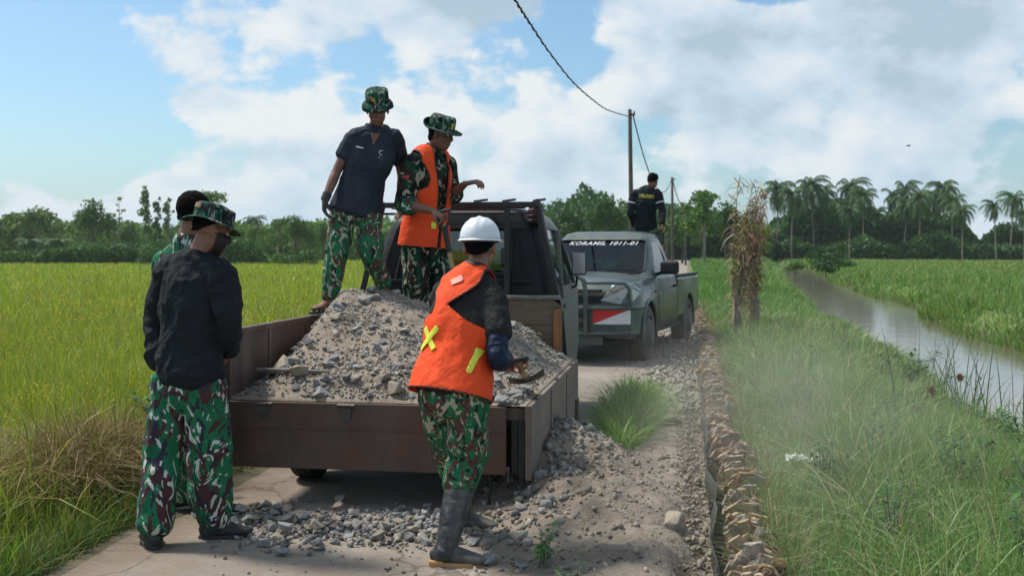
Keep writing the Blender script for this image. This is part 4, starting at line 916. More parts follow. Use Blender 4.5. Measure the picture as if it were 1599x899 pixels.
mesh_np('rear_window', [(-.5, 2.96, 1.2), (.5, 2.96, 1.2), (.5, 2.92, 1.55), (-.5, 2.92, 1.55)], [[0, 1, 2, 3]], M['glass'], pk)
st = MB()
for x in (-.38, .38): st.box((x-.24, 2.35, .6), (x+.24, 2.5, 1.28)); st.box((x-.12, 2.37, 1.29), (x+.12, 2.47, 1.48))
st.box((-.8, 1.5, .95), (.8, 1.75, 1.10)); st.build('seat', M['trim_black'], pk, .04)
V, F = tube_np([(.38+.17*math.cos(a), 1.86+.06*math.sin(a), 1.16+.16*math.sin(a)) for a in np.linspace(0, 2*np.pi, 25)], [.014]*25, None, 8, 1); mesh_np('steering_wheel', V, F, M['trim_black'], pk, smooth=True)
mesh_np('pennant', [(-.11, 2.0, 1.50), (.11, 2.0, 1.50), (0.0, 2.0, 1.29), (-.11, 2.006, 1.50), (.11, 2.006, 1.50), (0, 2.006, 1.29)], [[2, 1, 0], [3, 4, 5], [0, 1, 4, 3], [1, 2, 5, 4], [2, 0, 3, 5]], M['red_pr'], pk)
def text(name, s_, size, mt, parent, Mx, ext=.002, shear=0, offset=0, space=1, sx=1):
    cu = bpy.data.curves.new(name, 'FONT'); cu.body = s_; cu.size = size; cu.extrude = ext; cu.align_x = 'CENTER'; cu.align_y = 'CENTER'; cu.shear = shear; cu.offset = offset; cu.space_character = space; cu.resolution_u = 3
    o = bpy.data.objects.new(name, cu); COL.objects.link(o); dg = bpy.context.evaluated_depsgraph_get(); me = bpy.data.meshes.new_from_object(o.evaluated_get(dg)); bpy.data.objects.remove(o)
    me.transform(Mx @ Matrix.Diagonal((sx, 1, 1, 1))); me.name = name; me.materials.clear(); me.materials.append(mt); return link(name, me, parent)
def planeM(o_, xax, yax):
    x = Vector(xax).normalized(); y = Vector(yax).normalized(); z = x.cross(y).normalized(); y = z.cross(x)
    return Matrix(((x.x, y.x, z.x, o_[0]), (x.y, y.y, z.y, o_[1]), (x.z, y.z, z.z, o_[2]), (0, 0, 0, 1)))
text('windscreen_lettering', 'KORAMIL 1011-01', .118, M['letter_white'], pk, planeM((.02, yw(1.565)-.004, 1.56), (1, 0, 0), (0, yw(1.6)-yw(1.5), .1)), .002, .25, .004, 1.12)
wp = MB()
for a, b_ in (((-.45, 1.42, 1.185), (.02, 1.445, 1.20)), ((.15, 1.42, 1.185), (.62, 1.45, 1.205))): wp.bar((a[0], yw(a[2])-.02, a[2]), (b_[0], yw(b_[2])-.02, b_[2]), .018, .02)
wp.box((-.7, 1.28, 1.14), (.7, 1.36, 1.162)); wp.build('wiper', M['trim_black'], pk, .004)
# face of the car
gr = MB(); gr.box((-.46, .035, .80), (.46, .12, .975)); gr.build('grille', M['trim_black'], pk, .01)
gs = MB()
for z in (.825, .868, .945): gs.box((-.45, .02, z-.009), (.45, .034, z+.009))
gs.build('grille_slat', M['army_dark'], pk, .004)
gs = MB().prism([(-.47, .885), (.47, .885), (.50, .93), (.40, .925), (-.40, .925), (-.50, .93)], 0, .02, Matrix(((1, 0, 0, 0), (0, 0, 1, .005), (0, 1, 0, 0), (0, 0, 0, 1)))); gs.build('grille_bar', M['steel_worn'], pk, .004)
text('emblem', 'ISUZU', .088, M['white_pr'], pk, planeM((.0, -.002, .905), (1, 0, 0), (0, 0, 1)), .005, 0, .004, 1.05, 1.2)
for sx in (1, -1):
    hl = empty('headlight', None, None, (sx*.665, .045, .985)); hl.parent = pk
    pts = [(x-.665, y-.045, z-.985) for x, y, z in ((.46, .035, .845), (.72, .045, .80), (.865, .135, .83), (.935, .33, .95), (.85, .12, 1.035), (.60, .03, .995))]
    if sx < 0: pts = [(-x, y, z) for x, y, z in pts][::-1]
    V = [(x, y-.018, z) for x, y, z in pts]+[(x*.97, y+.09, z) for x, y, z in pts]; F = [list(range(6))[::-1], list(range(6, 12))]+[[i, (i+1) % 6, 6+(i+1) % 6, 6+i] for i in range(6)]
    m_ = MB().add(V, F); m_.build('reflector', M['chrome'], hl, .006)
    V = [(x*1.03, y-.03, z*1.06) for x, y, z in pts]; mesh_np('lens', V, [[0, 1, 4, 5], [1, 2, 3, 4]] if sx > 0 else [[5, 4, 1, 0], [4, 3, 2, 1]], M['lens'], hl)
    MB().cyl((-.03*sx, -.028, 0), (0, 1, 0), .05, .01, 20).build('bulb', M['chrome'], hl)
bp = MB(); prof = [(-.90, .34), (-.84, .08), (-.62, -.04), (0, -.08), (.62, -.04), (.84, .08), (.90, .34)]
def strip(prof, z0, z1, th, out):
    for (a, b_), (c_, d_) in zip(prof[:-1], prof[1:]):
        Va = [(a, b_, z0), (c_, d_, z0), (c_, d_, z1), (a, b_, z1)]; Vb = [(x, y+th, z) for x, y, z in Va]
        out.add(Va+Vb, [[0, 1, 2, 3], [7, 6, 5, 4], [0, 4, 5, 1], [1, 5, 6, 2], [2, 6, 7, 3], [3, 7, 4, 0]])
strip(prof, .40, .73, .07, bp); bp.box((-.5, -.03, .28), (.5, .4, .40)); bp.build('bumper', M['army_green'], pk, .008)
bp = MB(); bp.box((-.30, -.092, .62), (.30, -.08, .69)); bp.box((-.30, -.092, .50), (.30, -.08, .56)); bp.build('air_intake', M['trim_black'], pk, .003)
bb = MB()
bb.tube([(-.94, .42, .745), (-.86, .06, .745), (-.62, -.08, .745), (0, -.12, .745), (.62, -.08, .745), (.86, .06, .745), (.94, .42, .745)], .024, 12)
bb.tube([(-.30, -.13, .42), (-.30, -.13, .95), (-.27, -.13, 1.09), (-.18, -.12, 1.15), (.18, -.12, 1.15), (.27, -.13, 1.09), (.30, -.13, .95), (.30, -.13, .42)], .030, 12)
for sx in (1, -1): bb.tube([(sx*.30, -.12, 1.06), (sx*.60, -.07, 1.06), (sx*.78, .01, 1.05), (sx*.83, .04, .98), (sx*.84, .05, .745)], .022, 12)
bb.tube([(-.84, .04, .44), (-.62, -.09, .43), (0, -.12, .42), (.62, -.09, .43), (.84, .04, .44)], .022, 12)
bb.build('bull_bar', M['army_green'], pk, smooth=True)
a = np.array((.36, -.068, 0)); b_ = np.array((.83, .055, 0))
a = np.array((.34, -.078+.0, 0.)); cM = np.array((.62, -.053, 0)); b_ = np.array((.83, .065, 0))
def plate(name, P, mt): return mesh_np(name, [tuple(p) for p in P], [list(range(len(P)))], mt, pk)
def pt_(f_, z):           # along the bumper face from x=.40 to .86
    x = .38+.46*f_; y = float(np.interp(x, [0, .62, .84, .9], [-.08, -.04, .08, .34]))-.012; return (x, y, z)
fl = [pt_(0, .55), pt_(.52, .63), pt_(1.0, .715), pt_(.52, .715), pt_(0, .715)]; z0 = .545
red = [pt_(0, .545), pt_(.522, .640), pt_(1, .73), pt_(.522, .73), pt_(0, .73)]; whi = [(p[0], p[1]-.0, p[2]) for p in (pt_(0, .543), pt_(.522, .543), pt_(1, .543), pt_(1, .728), pt_(.522, .638))]
for nm, P, mt in (('red_plate', red, M['red_pr']), ('white_plate', whi, M['white_pr'])):
    o = plate(nm, P, mt); solidify(o, .004, 0)
for y, z in ((.9, .38), (3.98, .38)):
    for sx in (1, -1):
        fa = MB(); fa.tube([(sx*.918, y+.455*math.cos(a), z-.02+.455*math.sin(a)) for a in np.linspace(R(-8), R(188), 22)], .022, 8); fa.build('wheel_flare', M['army_green'], pk, smooth=True)
        wheel(pk, sx*.80, y, .375, .235, sx, M['tyre_dusty'])
sk = MB()
for sx in (1, -1): sk.box((sx*.80-.05, 1.42, .33), (sx*.80+.05, 3.5, .40))
sk.box((-.7, .5, .30), (.7, 4.8, .46)); sk.build('chassis', M['army_dark'], pk, .01)
for sx in (1, -1):
    d_ = MB(); d_.box((sx*.927-.002, 1.50, .48), (sx*.927+.002, 1.508, 1.10)); d_.box((sx*.927-.002, 2.93, .48), (sx*.927+.002, 2.938, 1.10)); d_.box((sx*.927-.002, 1.5, .47), (sx*.927+.002, 2.93, .478)); d_.build('door_seam', M['trim_black'], pk)
    MB().box((sx*.925-.02, 2.70, .93), (sx*.925+.025, 2.90, .965)).build('door_handle', M['army_dark'], pk, .01)
    MB().box((sx*.925-.01, 1.28, .90), (sx*.925+.01, 1.36, .93)).build('side_indicator', M['rust_orange'], pk, .006)
    mr = empty('side_mirror', None, None, (sx*1.03, 1.74, 1.22)); mr.parent = pk
    MB().box((-.13, -.07, -.085), (.13, .06, .10)).build('housing', M['trim_black'], mr, .045, seg=4)
    MB().bar((-.11*sx, 0, -.06), (-.20*sx, .03, -.09), .07, .04).build('arm', M['trim_black'], mr, .01)
    MB().box((-.10, .0605, -.065), (.10, .065, .08)).build('mirror_glass', M['chrome'], mr, .003)
# ================================================================ people
def nrm(v): v = np.array(v, float); return v/np.linalg.norm(v)
def fr(f, up=(0, 0, 1)):
    f = nrm(f); r = nrm(np.cross(f, up)); u = np.cross(r, f); return np.stack([r, f, u], 1)   # columns right, forward, up
def head_parts(c, H):
    L = lambda x, y, z: np.array(c)+H @ np.array([x, y, z])
    P = [ell(L(0, -.012, .035), (.074, .092, .085), H), ell(L(0, .018, -.035), (.060, .072, .078), H), ell(L(0, .052, -.088), (.030, .028, .024), H),
         ell(L(0, .076, .030), (.052, .018, .012), H), ell(L(.034, .058, -.028), (.026, .026, .028), H), ell(L(-.034, .058, -.028), (.026, .026, .028), H),
         ell(L(0, .094, -.018), (.017, .019, .016), H, 8), ell(L(0, .088, .004), (.010, .014, .028), H, 8), ell(L(0, .080, -.058), (.024, .014, .011), H, 8), ell(L(0, .05, -.06), (.045, .035, .045), H)]
    for s in (1, -1): P.append(ell(L(s*.077, -.004, -.004), (.010, .020, .032), H, 8))
    return P
def hand_parts(w, d, pn_, thumb, curl=(.5, .8, .6), sc=1.0, spread=.12):
    """w wrist, d direction of the hand, pn_ direction the palm faces, thumb = +-1 side"""
    d = nrm(d); n = nrm(np.array(pn_)-d*np.dot(pn_, d)); s = np.cross(d, n)*thumb; w = np.array(w); P = []
    P.append(tube_np([w-d*.01, w+d*.03*sc, w+d*.065*sc, w+d*.088*sc], [(.024*sc, .018*sc), (.034*sc, .017*sc), (.041*sc, .015*sc), (.038*sc, .012*sc)], s, 12, 2))
    for i, (o, L) in enumerate(((.031, .072), (.011, .080), (-.010, .075), (-.030, .060))):
        b = w+d*.078*sc+s*o*sc; dd = nrm(d+s*spread*o/.03); pts = [b]; rr = [.0095*sc]; a = 0
        for j, f_ in enumerate((.42, .32, .26)):
            a += curl[j]; pts.append(pts[-1]+(dd*math.cos(a)+n*math.sin(a))*L*f_*sc); rr.append((.0092, .0085, .0072)[j]*sc)
        P.append(tube_np(pts, rr, s, 8, 2))
    t0 = w+d*.022*sc+s*.022*sc; t1 = t0+(s*.75+d*.65+n*.25)*.034*sc; t2 = t1+(s*.15+d*.75+n*.65)*.032*sc; t3 = t2+(-s*.2+d*.6+n*.75)*.026*sc
    P.append(tube_np([t0, t1, t2, t3], [.014*sc, .0115*sc, .0105*sc, .008*sc], None, 8, 2)); return P
def arm_pts(sh, el, wr, g=0, thick=1):
    m1 = sh*.55+el*.45; m2 = el*.62+wr*.38
    return [sh, m1, el, m2, wr], [(.052*thick+g), (.047*thick+g), (.039*thick+g), (.040*thick+g), (.027*thick+g)]
class Person:
    def __init__(s, label, base, J, group=None):
        s.base = np.array(base, float); s.root = empty('person', label, 'person', base, 0, group)
        s.J = {k_: (np.array(v, float)-s.base if k_ not in ('toeA', 'toeB', 'face', 'up', 'fwd') else np.array(v, float)) for k_, v in J.items()}
        j = s.J; s.side = nrm(j['shB']-j['shA']); s.H = fr(j['face'], j.get('up', (0, 0, 1)))
        s.fwd = nrm(j['fwd']); s.spine = nrm(j['neck']-j['pelvis'])
    def torso(s, g=0, g2=None, top=True, hem=0, flare=0, low=.0, shw=0):
        j = s.J; pe, ne = j['pelvis'], j['neck']; sp = s.spine; mid = (j['shA']+j['shB'])/2; L = np.linalg.norm(mid-pe)
        g2 = g if g2 is None else g2; c = lambda t: pe*(1-t)+mid*t
        pts = [c(-.02)-sp*(hem), c(.15), c(.38), c(.64), c(.86), mid+sp*.035]; rad = [(.158+g+flare, .108+g2+flare*.7), (.152+g+flare*.5, .104+g2+flare*.4), (.142+g, .100+g2), (.158+g, .112+g2), (.160+g+shw, .100+g2), (.115+g+shw, .070+g2)]
        if top: pts += [ne+sp*.005]; rad += [(.058+g*.4, .058+g*.4)]
        return tube_np(pts, rad, s.side, 28, 4)
    def shoulders(s, g=0):
        j = s.J; out = []
        for k_ in 'AB': out.append(tube_np([j['neck']-s.spine*.03, (j['neck']-s.spine*.05)*.45+j['sh'+k_]*.55, j['sh'+k_]], [.050+g, .054+g, .053+g], None, 14, 3))
        return out
    def body(s, skin, curlA=(.3, .4, .3), curlB=(.3, .4, .3), palmA=None, palmB=None, handA=None, handB=None, feet=False, thumbs=(1, -1), hs=1.0):
        j = s.J; P = head_parts(j['head'], s.H)
        P.append(tube_np([j['neck']-s.spine*.06, j['neck']+s.spine*.01, j['head']-s.H[:, 1]*.02-s.H[:, 2]*.05], [.060, .052, .050], None, 14, 3))
        P.append(s.torso(-.012)); P += s.shoulders(-.008)
        for q, k_ in enumerate('AB'):
            p, r = arm_pts(j['sh'+k_], j['el'+k_], j['wr'+k_], -.002); P.append(tube_np(p, r, None, 14, 4))
            d = (handA, handB)[q]; d = j['wr'+k_]-j['el'+k_] if d is None else d; pm = (palmA, palmB)[q]; pm = (-s.side if k_ == 'B' else s.side) if pm is None else pm
            P += hand_parts(j['wr'+k_], d, pm, thumbs[q], (curlA, curlB)[q], hs)
            hp, kn, an = j['hip'+k_], j['kn'+k_], j['an'+k_]
            P.append(tube_np([hp+(0, 0, .02), hp*.6+kn*.4, kn, kn*.65+an*.35, an], [.078, .070, .052, .050, .034], None, 14, 4))
            t = nrm(j['toe'+k_]); P.append(tube_np([an-t*.035-np.array([0, 0, .045]), an+t*.04-np.array([0, 0, .04]), an+t*.11-np.array([0, 0, .055]), an+t*.17-np.array([0, 0, .06])], [(.030, .030), (.036, .034), (.040, .020), (.032, .013)], np.cross(t, (0, 0, 1)), 12, 3))
            P.append(tube_np([an, an-np.array([0, 0, .05])], [.035, .034], None, 12, 1))
        V, T = union(P, .0062, 2); s.skinV = V; s.skinT = T
        o = mesh_np('body', V, T, skin, s.root, smooth=True)
        for q in (1, -1):
            e_ = empty('eye', None, None, j['head']+s.H @ np.array([q*.029, .074, .010])); e_.parent = s.root
            V, F = ell((0, 0, 0), (.0125, .0125, .010), s.H, 8); mesh_np('eyeball', V, F, M['eye_white'], e_, smooth=True)
            V, F = ell(s.H @ np.array([0, .0085, -.001]), (.006, .006, .006), s.H, 6); mesh_np('iris', V, F, M['eye_dark'], e_, smooth=True)
        return o
    def hair(s, thick=.008, line=.0, back=-.06, spiky=0):
        V, T = union([ell(s.J['head']+s.H @ np.array([0, -.012, .037]), (.074+thick, .092+thick, .085+thick), s.H, 22), ell(s.J['head']+s.H @ np.array([0, -.045, -.02]), (.060+thick*.5, .052+thick*.5, .065), s.H, 22)], .006, 1)
        q = (V-s.J['head']) @ s.H; f = np.where(q[:, 1] > -.005, q[:, 2]-(.045+line+(.0 if True else 0))-np.maximum(0, q[:, 1]-.03)*.35, q[:, 2]-back+(-.0)); f = np.minimum(f, q[:, 2]-(back+(q[:, 1]+.095)*.75))
        V, T = clip(V, T, f+.004*pn(V*60)); N = vnormals(V, T); V = V+N*(.003*pn(V*45)+spiky*np.maximum(0, pn(V*30)))[:, None]
        return solidify(mesh_np('hair', V, T, M['hair'], s.root, smooth=True), .006)
    def trousers(s, mt, waist=.02, r=(.115, .105, .088, .085, .088), blouse=None, seed=0, pock=True, amp=.010, tuck=None):
        j = s.J; P = []; pe = j['pelvis']; c = pe+s.spine*.10
        P.append(tube_np([pe-s.spine*.10, pe-s.spine*.02, pe+s.spine*.06, c], [(.130+waist, .110+waist*.6), (.152+waist, .118+waist*.6), (.148+waist, .105+waist*.6), (.138+waist, .098+waist*.6)], s.side, 24, 3))
        for k_ in 'AB':
            hp, kn, an = j['hip'+k_], j['kn'+k_], j['an'+k_]; end = an if blouse is None else kn*(1-blouse)+an*blouse
            rr = list(r); P.append(tube_np([hp+s.spine*.05, hp*.55+kn*.45, kn, kn*.45+end*.55, end], rr, s.side, 20, 5))
            if pock:
                out = s.side*(1 if k_ == 'B' else -1); c_ = hp*.30+kn*.70+out*r[2]*.75; up_ = nrm(hp-kn)
                P.append(tube_np([c_-up_*.09, c_+up_*.07], [(.035, .07), (.030, .068)], out, 12, 2))
        V, T = union(P, .009, 2); V = folds(V, T, amp, s.spine, seed, 9, .55)
        if tuck is not None:        # waist slimmed where the shirt hangs over it
            q = V-pe; t_ = q @ s.spine; rad_ = q-np.outer(t_, s.spine); V = V-rad_*(.20*sstep(-tuck-.01, -tuck+.05, t_))[:, None]
        o = mesh_np('trousers', V, T, mt, s.root, smooth=True)
        return o
    def shirt(s, mt, g=.018, hem=.05, sleeve=1.0, sg=.016, flare=.0, seed=0, name='shirt', amp=.007, cuff=None):
        j = s.J; P = [s.torso(g, g+.006, hem=hem, flare=flare)]; P += s.shoulders(g*.9)
        for k_ in 'AB':
            p, r = arm_pts(j['sh'+k_], j['el'+k_], j['wr'+k_], sg)
            if sleeve < 1:      # cut the sleeve off along the arm
                Pp = catmull(p, 8); Rr = catmull([(q, q) for q in r], 8)[:, 0]; n_ = max(3, int(len(Pp)*sleeve)); P.append(tube_np(list(Pp[:n_]), list(Rr[:n_]+np.linspace(0, .010, n_)), None, 18, 1))
            else: P.append(tube_np(p, r, None, 18, 5))
        V, T = union(P, .0085, 2); V = folds(V, T, amp, s.spine, seed, 8.5, .35)
        s.shV, s.shT = V, T
        return mesh_np(name, V, T, mt, s.root, smooth=True)
    def lt(s, V):       # across, along the spine, front(+)/back(-) coordinates
        q = V-s.J['pelvis']; so_ = nrm(s.side-s.spine*np.dot(s.side, s.spine)); a = q @ so_; t = q @ s.spine; n = np.cross(s.spine, s.side); n = n*np.sign(np.dot(n, s.fwd)); return a, t, q @ n
    def vest(s, g=.040, hem=.10, fopen=None, arm=.135, flare=.02, seed=0, asym=(0, 0), right=None):
        V, T = union([s.torso(g, g+.012, hem=hem, flare=flare)]+[tube_np([s.J['neck']-s.spine*.03, (s.J['neck']-s.spine*.05)*.35+s.J['sh'+k_]*.65], [.050+g*.75, .056+g*.75], None, 16, 3) for k_ in 'AB'], .008, 3)
        V = folds(V, T, .010, s.spine, seed, 6, .5)
        a, t, n = s.lt(V); Ls = np.linalg.norm((s.J['shA']+s.J['shB'])/2-s.J['pelvis']); top = Ls
        pit = Ls*.60; w = arm-.045*np.sin(np.clip((t-pit)/(Ls-pit), 0, 1)*np.pi)
        w0 = w
        w = np.where(t < pit, .5, np.where(t < pit+.05, np.interp(t, [pit, pit+.05], [.22, arm-.02]), w))
        f = w-np.abs(a-np.where(t > pit, 0, 0)); f = np.where(a > 0, w-asym[1]*(t > pit)-a, w-asym[0]*(t > pit)+a)
        if right is not None: wr_ = np.where(t < pit, .5, np.interp(t, [pit, pit+.03, pit+.1, Ls, Ls*1.15], right)); f = np.where(a > 0, 1, f); f = np.minimum(f, wr_-a)
        nk = s.J['neck']; d = np.linalg.norm(V-nk, axis=1)-.068; f = np.minimum(f, d)
        f = np.minimum(f, t+hem-.0)                                     # open hem
        if fopen:
            lo, w0, w1 = fopen; op = np.interp(t, [lo, Ls], [w0, w1]); f = np.minimum(f, np.where(n > 0, np.abs(a)-op, 1))
        V1, T1 = clip(V, T, f); s.veV, s.veT = V, T
        o = solidify(mesh_np('vest', V1, T1, M['orange'], s.root, smooth=True), .004, 1)
        # black binding along the cut
        V2, T2 = clip(V, T, f+.0001); 
        N = vnormals(V, T); Vb = V+N*.003; b1, b2 = clip(Vb, T, np.minimum(f, .007-f)); e_ = solidify(mesh_np('vest_binding', b1, b2, M['trim_black'], o, smooth=True), .004, 1)
        s.vestobj = o; return o
    def patch(s, name, V, T, f, mt, off=.006, th=.002, parent=None):
        N = vnormals(V, T); a, b_ = clip(V+N*off, T, f)
        if len(b_) == 0: print('EMPTY PATCH', name); return
        return solidify(mesh_np(name, a, b_, mt, parent or s.root, smooth=True), th, 1)
    def shoe(s, k_, mt=None, sole=None, L=.27, high=.0, name='shoe', w=.046):
        an = s.J['an'+k_]; t = nrm(s.J['toe'+k_]); gz_ = an[2]-.085; b = np.array([an[0], an[1], gz_]); sd_ = np.cross(t, (0, 0, 1)); z = np.array([0, 0, 1.])
        e_ = empty(name, None, None, b); e_.parent = s.root
        P = [tube_np([b-b-t*.062+z*.045, -t*.03+z*.05, t*.05+z*.048, t*.11+z*.038, t*.165+z*.030, t*.185+z*.026], [(.030, .034), (w*.86, .044), (w*.95, .042), (w*1.08, .031), (w*.95, .023), (w*.6, .017)], sd_, 18, 4),
             tube_np([z*.045, z*.085, z*(.105+high)], [(.045, .05), (.043, .047), (.043+high*.06, .046+high*.06)], sd_, 16, 4)]
        V, T = union(P, .0065, 2); V = folds(V, T, .002, (0, 0, 1), 3, 30, .2); mesh_np('upper', V, T, mt or M['shoe'], e_, smooth=True)
        pl = []; 
        for a in np.linspace(0, 2*np.pi, 36)[:-1]:
            x = math.cos(a); y = math.sin(a); ww = w*(1.12-.16*(y < 0))*(1 if abs(y) < .95 else .9); pl.append((sd_*x*ww+t*(.055+y*.135)))
        n_ = len(pl); V = [p*1.0 for p in pl]+[p+z*.024 for p in pl]; Vx = [tuple(v) for v in V]
        m_ = MB().add(Vx, [list(range(n_))[::-1], list(range(n_, 2*n_))]+[[i, (i+1) % n_, n_+(i+1) % n_, n_+i] for i in range(n_)])
        m_.build('sole', sole or M['shoe_sole'], e_, .004)
        if name == 'boot':
            hl = MB().add([tuple(v) for v in [p*1.02-z*.0 for p in pl if np.dot(p, t) < -.0]]+[tuple(p*1.02+z*.03) for p in pl if np.dot(p, t) < -.0], [])
        return e_
    def boonie(s, tilt=(0, 0), crown=(.098, .112), h=.085, brim=.062, droop=.35, seed=0, lift=.0, wave=.012, up_side=None, badge=None, backpatch=False, cz=.052):
        H = s.H; c = s.J['head']+H @ np.array([0, -.008, cz+lift]); a1, a2 = tilt
        Rt = np.array(Matrix.Rotation(a1, 3, 'X') @ Matrix.Rotation(a2, 3, 'Y')); G = H @ Rt
        e_ = empty('hat', None, None, c); e_.parent = s.root; n_ = 64; rings = []
        th = np.linspace(0, 2*np.pi, n_, endpoint=False)
        V = []; F = []
        pr = [(1.0, -.005), (1.03, .012), (1.035, .03), (1.02, .05), (.99, h*.86), (.95, h*.97), (.85, h*1.03), (.55, h*1.07), (.2, h*1.04)]
        for i, (r_, z) in enumerate(pr):
            for t_ in th: V.append(G @ np.array([crown[0]*r_*math.cos(t_)*.86, crown[1]*r_*math.sin(t_)*.92, z+.004*math.sin(3*t_+seed)*(i > 3)]))
        V.append(G @ np.array([0, 0, h*1.03]))
        for i in range(len(pr)-1):
            for q in range(n_): F.append([i*n_+q, i*n_+(q+1) % n_, (i+1)*n_+(q+1) % n_, (i+1)*n_+q])
        for q in range(n_): F.append([(len(pr)-1)*n_+q, (len(pr)-1)*n_+(q+1) % n_, len(V)-1])
        V = np.array(V); V = V+.004*np.stack([pn(V*22+seed), pn(V*22+seed+5), pn(V*22+seed+11)], 1)
        mesh_np('crown', V, F, M['camo_hat'], e_, smooth=True)
        V = []; F = []; m_ = 7
        for i in range(m_):
            u_ = i/(m_-1)
            for t_ in th:
                w_ = wave*(math.sin(2*t_+seed)+.5*math.sin(3*t_+seed*2)); d_ = droop
                if up_side is not None: d_ = droop-2.0*max(0, math.cos(t_-up_side))**2
                L = brim*(1+.05*math.sin(2*t_)); out = L*u_*math.cos(min(1.3, abs(d_)*u_)); dn = -L*u_*math.sin(d_*u_*1.15) if d_ > 0 else L*u_*math.sin(-d_*u_*1.1)
                V.append(G @ np.array([(crown[0]*.87+out)*math.cos(t_), (crown[1]*.93+out)*math.sin(t_), dn+w_*u_]))
        for i in range(m_-1):
            for q in range(n_): F.append([i*n_+q, i*n_+(q+1) % n_, (i+1)*n_+(q+1) % n_, (i+1)*n_+q])
        o = solidify(mesh_np('brim', V, F, M['camo_hat'], e_, smooth=True), .004, 0)
        if badge is not None:       # (angle, colour)
            t_, mtb, bw, bh, z0 = badge; V = []
            for zz in (z0, z0+bh):
                for q in np.linspace(-bw/2/.1, bw/2/.1, 7): V.append(G @ np.array([crown[0]*1.065*math.cos(t_+q)*.86+.0, crown[1]*1.065*math.sin(t_+q)*.92, zz]))
            F = [[i, i+1, i+8, i+7] for i in range(6)]; solidify(mesh_np('hat_patch', V, F, mtb, e_), .003, 0)
        return e_
def stick(pts): return [tuple(p) for p in pts]

# ---- man in the black sweatshirt, seen from behind
base = W(290, 850, 5.58); base.z = 0
A = Person('man in black sweatshirt and camouflage bush hat standing behind the truck', base, dict(
    pelvis=W(297, 596, 5.60), neck=W(310, 398, 5.58), head=W(330, 362, 5.62), shA=W(264, 424, 5.68), shB=W(344, 428, 5.52), elA=W(245, 508, 5.74), wrA=W(249, 570, 5.66), elB=W(359, 500, 5.50), wrB=W(356, 545, 5.70),
    hipA=W(273, 606, 5.64), hipB=W(318, 606, 5.56), knA=W(257, 712, 5.60), knB=W(331, 708, 5.60), anA=W(240, 828, 5.49), anB=W(335, 820, 5.66), toeA=(-.45, .89, 0), toeB=(.95, .28, 0), face=(.80, .55, -.30), fwd=(.45, .89, 0)))
A.J['anA'][2] = .085; A.J['anB'][2] = .085
A.body(M['skin'], handA=(-.0, .1, -1), palmA=(1, 0, 0))
A.hair(.004, .0, -.022); A.shirt(M['black_cloth'], .022, -.10, 1.0, .022, .012, 3, amp=.016)
V, T = A.shV, A.shT
V2, T2 = union([tube_np([A.J['pelvis']+A.spine*.018, A.J['pelvis']+A.spine*.070], [(.186, .146), (.192, .152)], A.side, 30, 2)], .009, 3); mesh_np('hem_band', *[folds(V2, T2, .006, (0, 0, 1), 5, 12, .2), T2], M['black_cloth'], A.root, smooth=True)
A.trousers(M['camo_bright'], .012, (.104, .104, .096, .090, .082), .95, 12, amp=.014, tuck=-.03)
A.shoe('A', w=.05); A.shoe('B', w=.05)
A.boonie(tilt=(-.02, .0), droop=.30, seed=2, wave=.010, brim=.056, badge=(R(-78), M['khaki'], .055, .026, .045), cz=.050)
mk = np.array
# black face mask
q = (A.skinV-A.J['head']) @ A.H; f = np.minimum(np.minimum(q[:, 1]-(.015), .004-q[:, 2]), q[:, 2]+.125); f = np.minimum(f, .085-np.abs(q[:, 0])); A.patch('face_mask', A.skinV, A.skinT, f, M['trim_black'], .006)
f = np.minimum(np.minimum(q[:, 1]+.01, .03-q[:, 1]), .003-np.abs(q[:, 2]-(-.01-.0*q[:, 1]))); A.patch('mask_strap', A.skinV, A.skinT, np.where(q[:, 0] > .05, f, -1), M['trim_black'], .004)

# ---- man hidden behind him
base = W(297, 800, 6.3); base.z = 0
B = Person('bare-headed man in camouflage uniform half hidden behind the man in black', base, dict(
    pelvis=W(300, 575, 6.30), neck=W(290, 380, 6.30), head=W(304, 334, 6.32), shA=W(256, 412, 6.40), shB=W(332, 414, 6.22), elA=W(256, 490, 6.45), wrA=W(275, 545, 6.55), elB=W(335, 490, 6.25), wrB=W(330, 550, 6.4),
    hipA=W(282, 580, 6.34), hipB=W(320, 580, 6.26), knA=W(283, 685, 6.33), knB=W(316, 685, 6.22), anA=W(284, 788, 6.30), anB=W(322, 780, 6.15), toeA=(.75, .6, 0), toeB=(.9, .3, 0), face=(.5, .85, -.1), fwd=(.4, .9, 0)))
B.J['anA'][2] = .085; B.J['anB'][2] = .085
B.body(M['skin']); B.hair(.014, -.0, -.05); B.shirt(M['camo_bright'], .026, .06, 1.0, .02, .01, 23); B.trousers(M['camo_bright'], .01, (.11, .10, .092, .09, .092), None, 22)
B.shoe('A', M['grey_knit'], M['white_pr']); B.shoe('B', M['grey_knit'], M['white_pr'])
V, T = union([tube_np([B.J['neck']-B.spine*.03, B.J['neck']+B.spine*.03], [.082, .074], None, 20, 2)], .007, 2); mesh_np('collar', V, T, M['camo_bright'], B.root, smooth=True)

